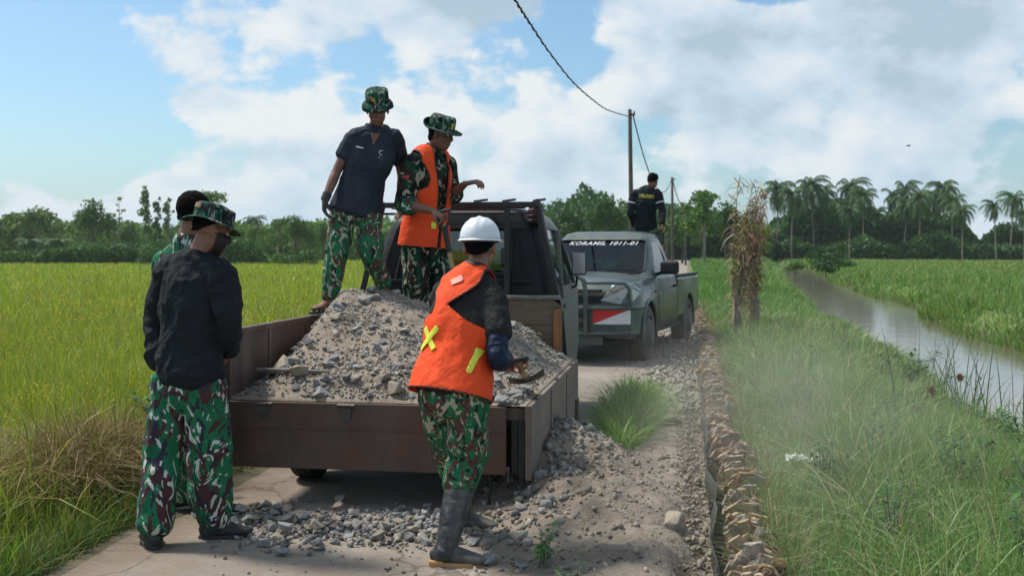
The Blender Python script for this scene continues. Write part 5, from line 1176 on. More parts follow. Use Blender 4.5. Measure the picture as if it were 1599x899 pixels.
# ---- worker with white helmet and orange vest
base = W(705, 870, 5.35); base.z = 0
C = Person('man in white helmet, orange vest and rubber boots shovelling at the tailgate', base, dict(
    pelvis=W(706, 604, 5.30), neck=W(744, 424, 5.46), head=W(750, 389, 5.52), shA=W(691, 462, 5.51), shB=W(772, 469, 5.37), elA=W(730, 560, 5.72), wrA=W(796, 574, 5.86), elB=W(779, 560, 5.20), wrB=W(795, 561, 5.46),
    hipA=W(688, 618, 5.37), hipB=W(729, 620, 5.26), knA=W(708, 712, 5.66), knB=W(729, 712, 5.36), anA=W(723, 803, 5.84), anB=W(697, 850, 5.18), toeA=(.96, -.12, 0), toeB=(.985, -.08, 0), face=(.20, .95, -.10), fwd=(.55, .83, -.1)))
C.J['anA'][2] = .085; C.J['anB'][2] = .085
C.body(M['skin'], curlA=(1.0, 1.1, .7), curlB=(.9, 1.0, .7), handA=(.75, .5, -.1), palmA=(0, .3, 1), handB=(.55, .8, -.1), palmB=(-.5, .2, -1), thumbs=(1, -1))
C.hair(.004, -.0, -.038); C.shirt(M['charcoal'], .020, .03, .36, .018, 0, 31)
V, T = C.shV, C.shT
for k_ in 'AB':
    p, r = arm_pts(C.J['sh'+k_], C.J['el'+k_], C.J['wr'+k_], .008); Pp = catmull(p, 8); Rr = catmull([(q_, q_) for q_ in r], 8)[:, 0]; i0, i1 = 9, 27
    V, T = union([tube_np(list(Pp[i0:i1]), list(Rr[i0:i1]), None, 18, 1)], .007, 2); V = folds(V, T, .007, Pp[20]-Pp[10], 6, 14, -.3); mesh_np('arm_sleeve', V, T, M['sleeve_blue'], C.root, smooth=True)
C.trousers(M['camo_mid'], .012, (.106, .104, .090, .090, .080), .34, 41, amp=.013, tuck=.02)
C.vest(.036, .045, None, .16, .020, 51, (0, .0), (.20, .085, -.03, .05, .085))
a, t, n = C.lt(C.veV); bk = n < 0
def bar_f(a, t, c, ang, L, w): 
    x = (a-c[0])*math.cos(ang)+(t-c[1])*math.sin(ang); y = -(a-c[0])*math.sin(ang)+(t-c[1])*math.cos(ang); return np.minimum(L/2-np.abs(x), w/2-np.abs(y))
for ang in (R(48), R(-50)): C.patch('vest_stripe', C.veV, C.veT, np.where(bk, bar_f(a, t, (-.098, .20), ang, .145, .028), -1), M['yellow_tape'], .008+.002*(ang > 0), .002, C.vestobj)
C.patch('vest_stripe', C.veV, C.veT, np.where(bk, bar_f(a, t, (.145, .12), R(86), .13, .022), -1), M['yellow_tape'], .008, .002, C.vestobj)
C.patch('vest_label', C.veV, C.veT, np.where(bk, bar_f(a, t, (-.03, .505), R(35), .06, .035), -1), M['faded_label'], .008, .002, C.vestobj)
C.patch('vest_seam', C.veV, C.veT, np.where(bk, bar_f(a, t, (.02, .1), R(90), .7, .003), -1), M['trim_black'], .0055, .001, C.vestobj) if False else None
for k_ in 'AB':
    e_ = C.shoe(k_, M['boot'], M['boot_sole'], name='boot', w=.05)
    an, kn = C.J['an'+k_], C.J['kn'+k_]; d = nrm(kn-an); off = np.array(e_.location)
    V, T = union([tube_np([an-d*.04, an+d*.02, an+d*.12, an+d*.24, an+d*.285], [.052, .050, .060, .070, .071], None, 24, 5)], .007, 2)
    V = folds(V, T, .004, d, 7, 16, -.8); mesh_np('shaft', V-off, T, M['boot'], e_, smooth=True)
    V, F = tube_np([an+d*.292+.071*(math.cos(x)*nrm(np.cross(d, (0, 1, 0)))+math.sin(x)*np.cross(d, nrm(np.cross(d, (0, 1, 0)))))-off for x in np.linspace(0, 2*np.pi, 25)], [.006]*25, None, 8, 1); mesh_np('boot_rim', V, F, M['boot'], e_, smooth=True)
    z = np.array([0, 0, 1.]); t_ = nrm(C.J['toe'+k_]); sd_ = np.cross(t_, z); hb_ = MB(); Mx = Matrix(((sd_[0], t_[0], 0, 0), (sd_[1], t_[1], 0, 0), (0, 0, 1, 0), (0, 0, 0, 1))); hb_.box((-.043, -.078, -.001), (.043, -.005, .032), Mx); hb_.build('heel', M['boot_sole'], e_, .008)
# helmet
he = empty('helmet', None, None, C.J['head']+C.H @ np.array([0, -.005, .048])); he.parent = C.root
G = C.H @ np.array(Matrix.Rotation(R(4), 3, 'X'))*.91; n_ = 56; V = []; F = []; K = 18
for i in range(K):
    ph = (math.pi/2)*(i/(K-1)); r_ = math.cos(ph)**.85 if i < K-1 else 0; z = .125*math.sin(ph)**.95
    for q in range(n_):
        t_ = 2*math.pi*q/n_; ridge = .007*math.exp(-((math.cos(t_)*r_)/.10)**2)*(r_ < .93)+.004*math.exp(-((abs(math.cos(t_)*r_)-.38)/.06)**2)*(r_ < .88)
        V.append(G @ np.array([.112*r_*math.cos(t_), .135*r_*math.sin(t_), z+ridge]))
for i in range(K-1):
    for q in range(n_): F.append([i*n_+q, i*n_+(q+1) % n_, (i+1)*n_+(q+1) % n_, (i+1)*n_+q])
solidify(mesh_np('shell', V, F, M['helmet'], he, smooth=True), .003)
V = []; F = []
for i in range(4):
    for q in range(n_):
        t_ = 2*math.pi*q/n_; w_ = (.010+.045*max(0, math.sin(t_))**2)*i/3; V.append(G @ np.array([(.112+w_)*math.cos(t_), (.135+w_)*math.sin(t_), .001-.010*i/3-(.006*max(0, math.sin(t_))*i/3)]))
for i in range(3):
    for q in range(n_): F.append([i*n_+q, i*n_+(q+1) % n_, (i+1)*n_+(q+1) % n_, (i+1)*n_+q])
solidify(mesh_np('brim', V, F, M['helmet'], he, smooth=True), .004, 0)
V, F = tube_np([G @ np.array([.088*math.cos(x), .112*math.sin(x), -.012]) for x in np.linspace(0, 2*np.pi, 41)], [(.006, .016)]*41, G[:, 0]*.01+G[:, 2], 8, 1); mesh_np('headband', V, F, M['sleeve_blue'], he, smooth=True)

# shovel held by him
def shovel(label, grip, tip, blade_up, L_blade=.28, dgrip=True, dark=False):
    g_ = np.array(grip, float); t_ = np.array(tip, float); ax = nrm(t_-g_); up_ = nrm(np.array(blade_up)-ax*np.dot(blade_up, ax)); sd_ = np.cross(ax, up_)
    e_ = empty('shovel', label, 'shovel', grip); o = lambda p: tuple(np.array(p)-g_); j_ = t_-ax*L_blade
    V, F = tube_np([o(g_+ax*.10), o((g_+j_)/2), o(j_)], [.016, .0165, .017], None, 14, 4); mesh_np('shaft', V, F, M['wood_handle'], e_, smooth=True)
    if dgrip:
        a = g_+ax*.10; V1 = tube_np([o(g_+ax*.30), o(a+ax*.02)], [.021, .024], None, 14, 1)
        V2 = tube_np([o(a+ax*.03), o(a-ax*.02+sd_*.045), o(g_+ax*.015+sd_*.058), o(g_+sd_*.05), o(g_), o(g_-sd_*.05), o(g_+ax*.015-sd_*.058), o(a-ax*.02-sd_*.045), o(a+ax*.03)], [.013]*9, None, 10, 4)
        V, T = union([V1, V2], .005, 1); mesh_np('grip', V, T, M['grip'], e_, smooth=True)
    V = []; F = []; m1, m2 = 9, 11
    for i in range(m1):
        u_ = i/(m1-1); wd = .105*(1 if u_ < .55 else math.sqrt(max(0, 1-((u_-.55)/.47)**2)))+.004
        for q in range(m2):
            v = q/(m2-1)*2-1; V.append(o(j_+ax*(u_*L_blade)+sd_*(v*wd)+up_*(.030*v*v*(1-u_*.5)-.02*math.sin(u_*3.1))))
    for i in range(m1-1):
        for q in range(m2-1): F.append([i*m2+q, i*m2+q+1, (i+1)*m2+q+1, (i+1)*m2+q])
    solidify(mesh_np('blade', V, F, M['steel_worn'], e_, smooth=True), .004, 0)
    V, F = tube_np([o(j_-ax*.13), o(j_), o(j_+ax*.08)], [.021, .022, (.02, .006)], sd_, 12, 2); mesh_np('socket', V, F, M['steel_worn'], e_, smooth=True)
    return e_
gB = C.J['wrB']+C.base+nrm((.55, .8, -.1))*.065+np.array([.0, .0, -.012])
tip = np.array(W(826, 594, 6.72)); shovel('shovel with wooden shaft held low by the man in the white helmet', gB-nrm(tip-gB)*.06, tip, (-.25, .2, 1), .26)

# ---- man in navy polo standing on the side panel
base = W(556, 470, 8.1); base.z = 1.06
D = Person('man in navy polo shirt and camouflage hat standing high on the truck side in sandals', base, dict(
    pelvis=W(558, 320, 8.20), neck=W(586, 201, 8.20), head=W(590, 172, 8.12), shA=W(553, 215, 8.18), shB=W(619, 216, 8.26), elA=W(527, 266, 8.14), wrA=W(508, 312, 8.04), elB=W(628, 274, 8.46), wrB=W(626, 318, 8.62),
    hipA=W(538, 326, 8.20), hipB=W(576, 326, 8.22), knA=W(526, 398, 8.06), knB=W(580, 397, 8.10), anA=W(515, 467, 8.00), anB=W(601, 447, 8.20), toeA=(-.55, -.83, 0), toeB=(.35, -.93, 0), face=(-.02, -.95, -.30), fwd=(.05, -1, 0)))
D.body(M['skin_dark'], curlA=(.4, .5, .4), handA=(-.05, -.05, -1), palmA=(1, 0, 0), hs=.98, thumbs=(-1, 1))
D.hair(.006, 0, -.05); D.shirt(M['navy'], .020, .045, .36, .008, .018, 61, amp=.008)
D.trousers(M['camo_mid'], .006, (.100, .094, .080, .066, .052), .97, 71, amp=.011, tuck=.04)
D.boonie(tilt=(-.14, 0), droop=.95, seed=4, wave=.003, brim=.052, h=.086, badge=(R(80), M['brass'], .034, .03, .030), cz=.066)
V, T = D.shV, D.shT; a, t, n = D.lt(V); Ls = np.linalg.norm((D.J['shA']+D.J['shB'])/2-D.J['pelvis']); ft = n > 0
D.patch('chest_print', V, T, np.where(ft, np.minimum(bar_f(a, t, (-.085, Ls-.105), 0, .055, .011), .02+.03*pn(V*120)), -1), M['white_pr'], .003, .001)
rr_ = np.hypot(a-.075, t-(Ls-.105)); D.patch('chest_print', V, T, np.where(ft, np.minimum(np.minimum(.022-rr_, rr_-.015), np.where(a-.075 > .008, -.01, 1)), -1), M['white_pr'], .003, .001)
D.patch('chest_print', V, T, np.where(ft, bar_f(a, t, (.075, Ls-.145), 0, .032, .007), -1), M['white_pr'], .003, .001)
vn = np.minimum(np.minimum(t-(Ls-.065), .030*(t-(Ls-.075))/.09-np.abs(a)), .3)
D.patch('neckline', V, T, np.where(ft, vn, -1), M['skin_dark'], .003, .001)
# folded collar
col_ = []
V, T = union([tube_np([D.J['neck']-D.spine*.038, D.J['neck']+D.spine*.028], [(.088, .082), (.070, .066)], D.side, 24, 2)], .006, 2); a2, t2, n2 = D.lt(V); tk = (V-D.J['neck']) @ D.spine; nn = (V-D.J['neck']) @ D.fwd
f = np.minimum(np.minimum(.022-tk, tk+.05), np.where(nn > 0, np.abs(a2-np.dot(D.J['neck']-D.J['pelvis'], D.side))-.020+.5*np.minimum(0, tk-.02)*-1*0, 1)); Vc, Tc = clip(V, T, f); solidify(mesh_np('collar', Vc, Tc, M['navy'], D.root, smooth=True), .005, 1)
hp_ = hand_parts(D.J['wrA']+np.array([.0, 0, .02]), (-.05, -.05, -1), (1, 0, 0), -1, (.4, .5, .4), 1.16); p, r = arm_pts(D.J['shA'], D.J['elA'], D.J['wrA'], .006); hp_.append(tube_np([D.J['wrA']*.8+D.J['elA']*.2, D.J['wrA']], [.036, .034], None, 14, 1))
V, T = union(hp_, .006, 1); mesh_np('glove', V, T, M['grey_knit'], D.root, smooth=True)
def sandal(P_, k_):
    an = P_.J['an'+k_]; t_ = nrm(P_.J['toe'+k_]); sd_ = np.cross(t_, (0, 0, 1)); z = np.array([0, 0, 1.]); b = an-z*.085
    e_ = empty('sandal', None, None, b); e_.parent = P_.root; pl = []
    for a in np.linspace(0, 2*np.pi, 33)[:-1]: pl.append(sd_*math.cos(a)*.046*(1.05 if math.sin(a) > 0 else .9)+t_*(.07+math.sin(a)*.135))
    n_ = len(pl); V = [tuple(p-z*.018) for p in pl]+[tuple(p) for p in pl]
    MB().add(V, [list(range(n_))[::-1], list(range(n_, 2*n_))]+[[i, (i+1) % n_, n_+(i+1) % n_, n_+i] for i in range(n_)]).build('sole', M['grey_knit'], e_, .004)
    m_ = MB()
    for q, hh in ((.06, .058), (.115, .042)):
        pts = [t_*q+sd_*.046*math.cos(a)+z*hh*math.sin(a) for a in np.linspace(0, math.pi, 11)]
        m_.add(*tube_np(pts, [(.016, .003)]*11, t_, 8, 1))
    m_.build('strap', M['grey_knit'], e_, smooth=True)
sandal(D, 'A'); sandal(D, 'B')

# ---- man in orange vest with shovel, on the load
base = W(670, 497, 8.4); base.z = .93
E = Person('man in orange vest and wide camouflage hat standing on the load', base, dict(
    pelvis=W(664, 378, 8.42), neck=W(676, 237, 8.40), head=W(689, 211, 8.33), shA=W(644, 256, 8.27), shB=W(697, 254, 8.50), elA=W(634, 318, 8.18), wrA=W(677, 330, 8.02), elB=W(707, 304, 8.46), wrB=W(727, 287, 8.22),
    hipA=W(650, 386, 8.38), hipB=W(680, 386, 8.48), knA=W(650, 446, 8.32), knB=W(690, 446, 8.42), anA=W(648, 500, 8.36), anB=W(694, 500, 8.44), toeA=(.5, -.85, 0), toeB=(.9, -.4, 0), face=(.90, -.36, -.22), fwd=(.70, -.71, 0)))
E.body(M['skin_dark'], curlA=(1.0, 1.1, .6), curlB=(.5, .7, .5), handA=(.75, -.35, -.35), palmA=(0, .4, -1), handB=(.85, -.4, .15), palmB=(.1, .2, -.9), thumbs=(-1, 1), hs=1.12)
E.hair(.006, 0, -.07); E.shirt(M['camo_dark'], .022, .07, .60, .026, .012, 81, amp=.009)
E.trousers(M['camo_dark'], .010, (.102, .10, .090, .088, .085), None, 91, amp=.012, tuck=.02); E.shoe('A'); E.shoe('B')
E.vest(.038, .035, (0.10, .008, .07), .165, .016, 95, (.0, .0))
for k_ in 'AB':       # rolled cuffs
    p, r = arm_pts(E.J['sh'+k_], E.J['el'+k_], E.J['wr'+k_], .024); Pp = catmull(p, 8); Rr = catmull([(q_, q_) for q_ in r], 8)[:, 0]; i0, i1 = 18, 22
    V, T = union([tube_np(list(Pp[i0:i1]), list(Rr[i0:i1]+.008), None, 20, 1)], .006, 2); mesh_np('rolled_cuff', folds(V, T, .004, (0, 0, 1), 7, 16, 0), T, M['camo_bright'] if k_ == 'A' else M['camo_dark'], E.root, smooth=True)
V, T = union([tube_np([E.J['neck']-E.spine*.045, E.J['neck']+E.spine*.03], [(.096, .090), (.072, .068)], E.side, 24, 2)], .0065, 2); a2, t2, n2 = E.lt(V); tk = (V-E.J['neck']) @ E.spine; nn = (V-E.J['neck']) @ E.fwd
f = np.minimum(np.minimum(.024-tk, tk+.06), np.where(nn > 0, np.abs(a2-np.dot(E.J['neck']-E.J['pelvis'], E.side))-.022, 1)); Vc, Tc = clip(V, T, f); solidify(mesh_np('collar', Vc, Tc, M['camo_dark'], E.root, smooth=True), .005, 1)
a, t, n = E.lt(E.shV); ua = E.J['shA']*.55+E.J['elA']*.45; d = np.linalg.norm(E.shV-(ua+np.array([-.03, -.06, .0])), axis=1); q = E.shV-(ua+np.array([-.02, -.05, 0]))
E.patch('arm_flag', E.shV, E.shT, np.where(q[:, 1] < .02, np.minimum(np.minimum(.028-np.abs(q[:, 0]-.0), .010-np.abs(q[:, 2]-.03)), 1), -1), M['red_pr'], .004, .001)
a, t, n = E.lt(E.veV); E.patch('vest_tab', E.veV, E.veT, np.where(n > 0, bar_f(a, t, (-.06, .135), 0, .035, .05), -1), M['yellow_tape'], .008, .002, E.vestobj)
E.boonie(tilt=(-.10, .16), droop=.10, seed=1, wave=.006, brim=.070, h=.092, up_side=R(262), badge=(R(72), M['yellow_pr'], .03, .045, .022), cz=.052)
g_ = np.array(W(690, 330, 8.0)); tp = np.array(W(722, 500, 8.12)); shovel('shovel with black grip held upright by the man standing on the load', g_, tp, (-.2, -1, .1), .27)

# ---- man on the bed of the green pickup
cr_ = Vector((.33, 3.5, .62)); pm = Matrix.Translation(PO) @ Matrix.Rotation(PY, 4, 'Z'); q = pm @ cr_
ck = MB().box((-.42, -.40, 0), (.42, .42, .40)); 
for z in (.1, .2, .3): ck.box((-.425, -.405, z-.004), (.425, .425, z+.004))
o = ck.build('crate', M['wood'], None, .006); o.location = q; o.rotation_euler = (0, 0, PY); tag(o, 'wooden crate on the pickup bed under the standing man', 'crate')
base = W(1008, 420, 17.5); base.z = 1.0
Fp = Person('bareheaded man in black long-sleeved jersey standing on the green pickup bed', base, dict(
    pelvis=W(1008, 354, 17.55), neck=W(1013, 297, 17.50), head=W(1020, 283, 17.46), shA=W(991, 303, 17.52), shB=W(1028, 303, 17.42), elA=W(985, 331, 17.50), wrA=W(991, 352, 17.62), elB=W(1035, 330, 17.36), wrB=W(1034, 350, 17.20),
    hipA=W(1000, 356, 17.56), hipB=W(1018, 356, 17.52), knA=W(1000, 398, 17.5), knB=W(1019, 398, 17.5), anA=W(999, 431, 17.55), anB=W(1020, 431, 17.5), toeA=(.3, .9, 0), toeB=(.4, .9, 0), face=(.55, .75, -.35), fwd=(.25, .95, 0)))
Fp.body(M['skin'], curlB=(1.1, 1.1, .6), handB=(.1, -.2, -1), palmB=(-1, 0, 0)); Fp.hair(.012, 0, -.05, .012); Fp.shirt(M['black_cloth'], .026, .05, 1.0, .016, .008, 101, amp=.009)
Fp.trousers(M['camo_mid'], .008, (.104, .10, .09, .088, .088), None, 111, tuck=.04); Fp.shoe('A'); Fp.shoe('B')
a, t, n = Fp.lt(Fp.shV); Ls = np.linalg.norm((Fp.J['shA']+Fp.J['shB'])/2-Fp.J['pelvis']); bk = n < 0
Fp.patch('back_print', Fp.shV, Fp.shT, np.where(bk, np.minimum(bar_f(a, t, (0, Ls-.035), 0, .23, .055), .003+.04*pn(Fp.shV*40)+.012), -1), M['yellow_pr'], .004, .001)
Fp.patch('back_stripe', Fp.shV, Fp.shT, np.where(bk, bar_f(a, t, (0, Ls-.115), 0, .30, .010), -1), M['grey_knit'], .004, .001)
for k_ in 'AB':
    p0 = Fp.J['sh'+k_]*.5+Fp.J['el'+k_]*.5; d = nrm(Fp.J['el'+k_]-Fp.J['sh'+k_]); q = Fp.shV-p0; f = np.minimum(.010-np.abs(q @ d), .085-np.linalg.norm(q, axis=1)); Fp.patch('sleeve_stripe', Fp.shV, Fp.shT, np.where((a*(1 if k_ == 'B' else -1)) > .135, f, -1), M['white_pr'], .005, .001)
g_ = np.array(W(1036, 352, 17.18)); shovel('black-handled shovel in the hand of the man on the pickup bed', g_, g_+np.array([-.02, .02, -.95]), (0, -1, .1), .26)
# ================================================================ trees, poles, plants
def leaf_cloud(n, blobs, size, seed, flat=.4, tint=(.1, .9), sizes=.35):
    r = np.random.default_rng(seed); bl = np.array(blobs, float); w = bl[:, 3]*bl[:, 4]*bl[:, 5]; ii = r.choice(len(bl), n, p=w/w.sum())
    d = r.normal(size=(n, 3)); d /= np.linalg.norm(d, axis=1)[:, None]; rad = r.random(n)**.42
    P = bl[ii, :3]+d*rad[:, None]*bl[ii, 3:6]; keep = pn(P*(1.6/np.mean(bl[:, 3]))+seed) > -.28; P = P[keep]; d = d[keep]; n = len(P)
    a = r.normal(size=(n, 3)); a /= np.linalg.norm(a, axis=1)[:, None]; b = np.cross(a, d+r.normal(size=(n, 3))*.5); b /= np.maximum(np.linalg.norm(b, axis=1), 1e-6)[:, None]
    s = size*(1+sizes*r.normal(size=n))[:, None]; V = np.stack([P-a*s*.5, P+b*s*flat, P+a*s*.5, P-b*s*flat], 1).reshape(-1, 3)
    F = (np.arange(n)[:, None]*4+np.array([[0, 1, 2, 3]])).astype(np.int32); c = np.repeat(r.uniform(*tint, n), 4)[:, None]*np.ones((1, 3)); return V, F, c
LM = dict(
    dark=leafmat('leaf_dark', (.03, .085, .028), (.075, .165, .05)), mid=leafmat('leaf_mid', (.05, .12, .03), (.14, .25, .06)), pale=leafmat('leaf_pale', (.07, .13, .05), (.17, .24, .10)),
    lime=leafmat('leaf_lime', (.09, .19, .03), (.17, .30, .05)), palm=leafmat('leaf_palm', (.025, .085, .028), (.08, .155, .045), .2), dry=leafmat('leaf_dry', (.15, .10, .05), (.26, .18, .10), .15))
TREES = {}
def tree_proto(key, h, w, mt, bark, seed, kind='round', n=1500, leaf=.34):
    r = np.random.default_rng(seed); bl = []; tr = MB(); top = h
    if kind == 'round':
        tr.tube([(0, 0, -.2), (w*.03, 0, h*.3), (-w*.03, .05, h*.62)], [h*.022, h*.017, h*.010], 8)
        for i in range(9):
            a = r.uniform(0, 6.28); q = r.uniform(.2, .85)*w*.42; z = h*r.uniform(.45, .92); s = w*r.uniform(.16, .28)*(1.25-z/h*.5); c_ = (q*math.cos(a), q*math.sin(a), z); bl.append((*c_, s, s, s*.75)); tr.tube([(0, 0, h*r.uniform(.25, .45)), tuple(np.array(c_)*[.5, .5, .93]), c_], [h*.009, h*.006, h*.003], 6)
        bl.append((0, 0, h*.86, w*.2, w*.2, h*.13))
    elif kind == 'slender':
        tr.tube([(0, 0, -.2), (.1, 0, h*.5), (-.1, 0, h*.98)], [h*.010, h*.008, h*.003], 7)
        for i in range(8): z = h*(.42+.56*i/7); s = w*r.uniform(.18, .42)*(1.1-.4*i/7); bl.append((r.normal(0, w*.12), r.normal(0, w*.12), z, s, s, h*.06))
    elif kind == 'bare':
        tr.tube([(0, 0, -.2), (.1, 0, h*.5), (-.1, 0, h)], [h*.009, h*.007, h*.002], 7)
        for i in range(16):
            z = h*r.uniform(.35, .95); a = r.uniform(0, 6.28); L = w*r.uniform(.2, .5)*(1.2-z/h*.7); e_ = (L*math.cos(a), L*math.sin(a), z+L*.9); tr.tube([(0, 0, z), (e_[0]*.5, e_[1]*.5, z+L*.3), e_], [h*.004, h*.003, h*.0015], 5)
            if r.random() < .45: bl.append((*e_, .3, .3, .22))
        bl.append((0, 0, h*.97, .4, .4, .4))
    elif kind == 'bush':
        tr.tube([(0, 0, -.2), (0, 0, h*.6)], [.06, .03], 6)
        for i in range(8): a = r.uniform(0, 6.28); q = r.uniform(.1, .8)*w*.4; z = h*r.uniform(.3, .75); bl.append((q*math.cos(a), q*math.sin(a), z, w*.22, w*.22, h*.28))
    V, F, c = leaf_cloud(n, bl, leaf, seed, .42, (.0, 1.0)); 
    crown = mesh_np('crown', V, F, mt, None, col=c); trunk = tr.build('trunk', bark, None, smooth=True, recalc=False)
    TREES[key] = (crown.data, trunk.data); bpy.data.objects.remove(crown); bpy.data.objects.remove(trunk)
def plant_tree(key, px, Yd, sc, label, cat='tree', group=None, name='tree', sx=1):
    p = W(px, 400, Yd); z = -.2; e_ = empty(name, label, cat, (p.x, Yd, z), rng.uniform(0, 6.28), group); e_.scale = (sc*sx, sc*sx, sc)
    for nm, me in zip(('crown', 'trunk'), TREES[key]): link(nm, me, e_)
    return e_
tree_proto('r1', 9, 7.5, LM['dark'], M['bark_dark'], 1, n=3000); tree_proto('r2', 8, 7, LM['mid'], M['bark_dark'], 2, n=2800); tree_proto('r3', 7, 6.5, LM['pale'], M['bark_pale'], 3, n=1500); tree_proto('r4', 9, 6.5, LM['mid'], M['bark_pale'], 4, n=2200)
tree_proto('s1', 12, 2.6, LM['mid'], M['bark_pale'], 5, 'slender', 1300); tree_proto('s2', 10, 2.0, LM['dark'], M['bark_pale'], 6, 'slender', 800); tree_proto('b1', 11, 3.2, LM['pale'], M['bark_pale'], 7, 'bare', 260, .25); tree_proto('b2', 9, 3.0, LM['pale'], M['bark_pale'], 8, 'bare', 160, .25)
tree_proto('u1', 2.2, 5.0, LM['dark'], M['bark_dark'], 9, 'bush', 1500, .22); tree_proto('u2', 2.0, 4.0, LM['mid'], M['bark_dark'], 10, 'bush', 1300, .22); tree_proto('l1', 6, 6, LM['lime'], M['bark_dark'], 12, n=2600, leaf=.28)
def palm_proto(key, h, seed, nf=22, fl=3.3, bare=False, mt=None, sweep=(0, 0)):
    r = np.random.default_rng(seed); tr = MB(); ln = r.normal(0, .5); tp = np.array([ln, .3, h]); tr.tube([(0, 0, -.2), (ln*.2, 0, h*.35), (ln*.7, .2, h*.75), tuple(tp)], [.19, .13, .11, .10], 8)
    V = []; F = []; C_ = []
    for i in range(nf):
        a = 2.4*i+r.normal(0, .2); e0 = R(86-150*(i/nf)**1.0)+r.normal(0, .1); L = fl*r.uniform(.85, 1.1); pts = []; p = tp.copy(); e_ = e0; N = 12
        for k_ in range(N+1):
            pts.append(p.copy()); p = p+np.array([math.cos(a)*math.cos(e_)+sweep[0]*k_/N*.5, math.sin(a)*math.cos(e_)+sweep[1]*k_/N*.5, math.sin(e_)])*L/N; e_ -= (.17+.10*k_/N)*(1 if e_ > -1.35 else 0)
        sd_ = np.array([-math.sin(a), math.cos(a), 0]); tt = r.uniform(0, 1)
        for k_ in range(1, N+1):
            u_ = k_/N; ll = .95*math.sin(math.pi*min(1, u_*.85+.12))**.7; t_ = pts[k_]-pts[k_-1]; t_ = t_/np.linalg.norm(t_)
            for s_ in (1, -1):
                for sub in (0, .5):
                    b = pts[k_-1]*(1-sub)+pts[k_]*sub; tipp = b+sd_*s_*ll*r.uniform(.55, .9)+t_*ll*.45-np.array([0, 0, ll*r.uniform(.45, 1.1)]); w_ = t_*.10
                    n0_ = len(V); V += [b-w_, b+w_, tipp]; F.append([n0_, n0_+1, n0_+2]); C_ += [tt, tt, tt]
            n0_ = len(V); V += [pts[k_-1]+sd_*.05, pts[k_-1]-sd_*.05, pts[k_]]; F.append([n0_, n0_+1, n0_+2]); C_ += [1, 1, 1]
    crown = mesh_np('crown', np.array(V), np.array(F, np.int32), mt or LM['palm'], None, col=np.array(C_)[:, None]*np.ones((1, 3))); trunk = tr.build('trunk', M['bark_pale'], None, smooth=True, recalc=False)
    TREES[key] = (crown.data, trunk.data); bpy.data.objects.remove(crown); bpy.data.objects.remove(trunk)
palm_proto('p1', 12, 21, 34, 4.6, sweep=(.3, 0)); palm_proto('p2', 12, 22, 26, 4.3, sweep=(.5, 0)); palm_proto('p3', 12, 23, 32, 4.5, sweep=(-.2, .2)); palm_proto('p4', 12, 24, 18, 3.8, sweep=(.8, 0))
# coconut palms beyond the right field: pixel column, height of the crown top, distance
def plant_palm(key, px, ytop, Yd, label, group=None):
    ht = CAMH+(HZ-ytop)/FP*Yd+.2; sc = ht/13.7; s_ = max(sc, .62); e_ = plant_tree(key, px, Yd, 1, label, 'palm tree', group, 'palm_tree'); e_.scale = (s_*.98, s_*.98, sc); e_.rotation_euler = (0, 0, rng.uniform(-.5, .5)+(0 if rng.random() < .6 else 3.14)); return e_
PG = 'coconut palms behind the right field'
for key, px, yt, Yd, lab in [('p1', 1214, 281, 175, 'coconut palm at the left end of the palm row'), ('p3', 1236, 291, 168, 'second coconut palm from the left end of the row, with pale trunk'), ('p2', 1272, 274, 178, 'tall coconut palm third from the left end of the row'),
    ('p1', 1287, 288, 185, 'coconut palm close behind the tall third palm'), ('p2', 1335, 277, 182, 'tall coconut palm above the middle thicket, left of the pair'), ('p3', 1349, 293, 172, 'lower coconut palm right of the tall middle palm'), ('p1', 1327, 320, 160, 'short full coconut palm in front of the middle thicket'),
    ('p4', 1391, 292, 190, 'left of two thin coconut palms close together'), ('p4', 1408, 280, 195, 'right and taller of two thin coconut palms close together'), ('p2', 1412, 306, 175, 'low coconut palm under the two thin ones'),
    ('p3', 1437, 297, 170, 'coconut palm with pale straight trunk right of the thin pair'), ('p1', 1475, 281, 180, 'tallest coconut palm of the dense right clump'), ('p3', 1488, 302, 172, 'coconut palm at the right edge of the dense clump'), ('p2', 1455, 296, 186, 'coconut palm behind the dense right clump'),
    ('p1', 1503, 318, 158, 'coconut palm with short pale trunk left of the gap'), ('p4', 1556, 310, 160, 'windswept coconut palm left of the last tall one'), ('p2', 1578, 298, 170, 'last tall windswept coconut palm near the right edge'), ('p3', 1600, 325, 165, 'coconut palm cut by the right edge of the view')]:
    plant_palm(key, px, yt, Yd, lab, PG)
for px, yt, Yd in ((1372, 322, 188), (1300, 308, 195), (1425, 318, 190), (1250, 306, 192), (1640, 300, 170), (1690, 290, 175)):
    plant_palm('p3', px, yt, Yd, 'shorter coconut palm buried in the thicket of the row', PG)
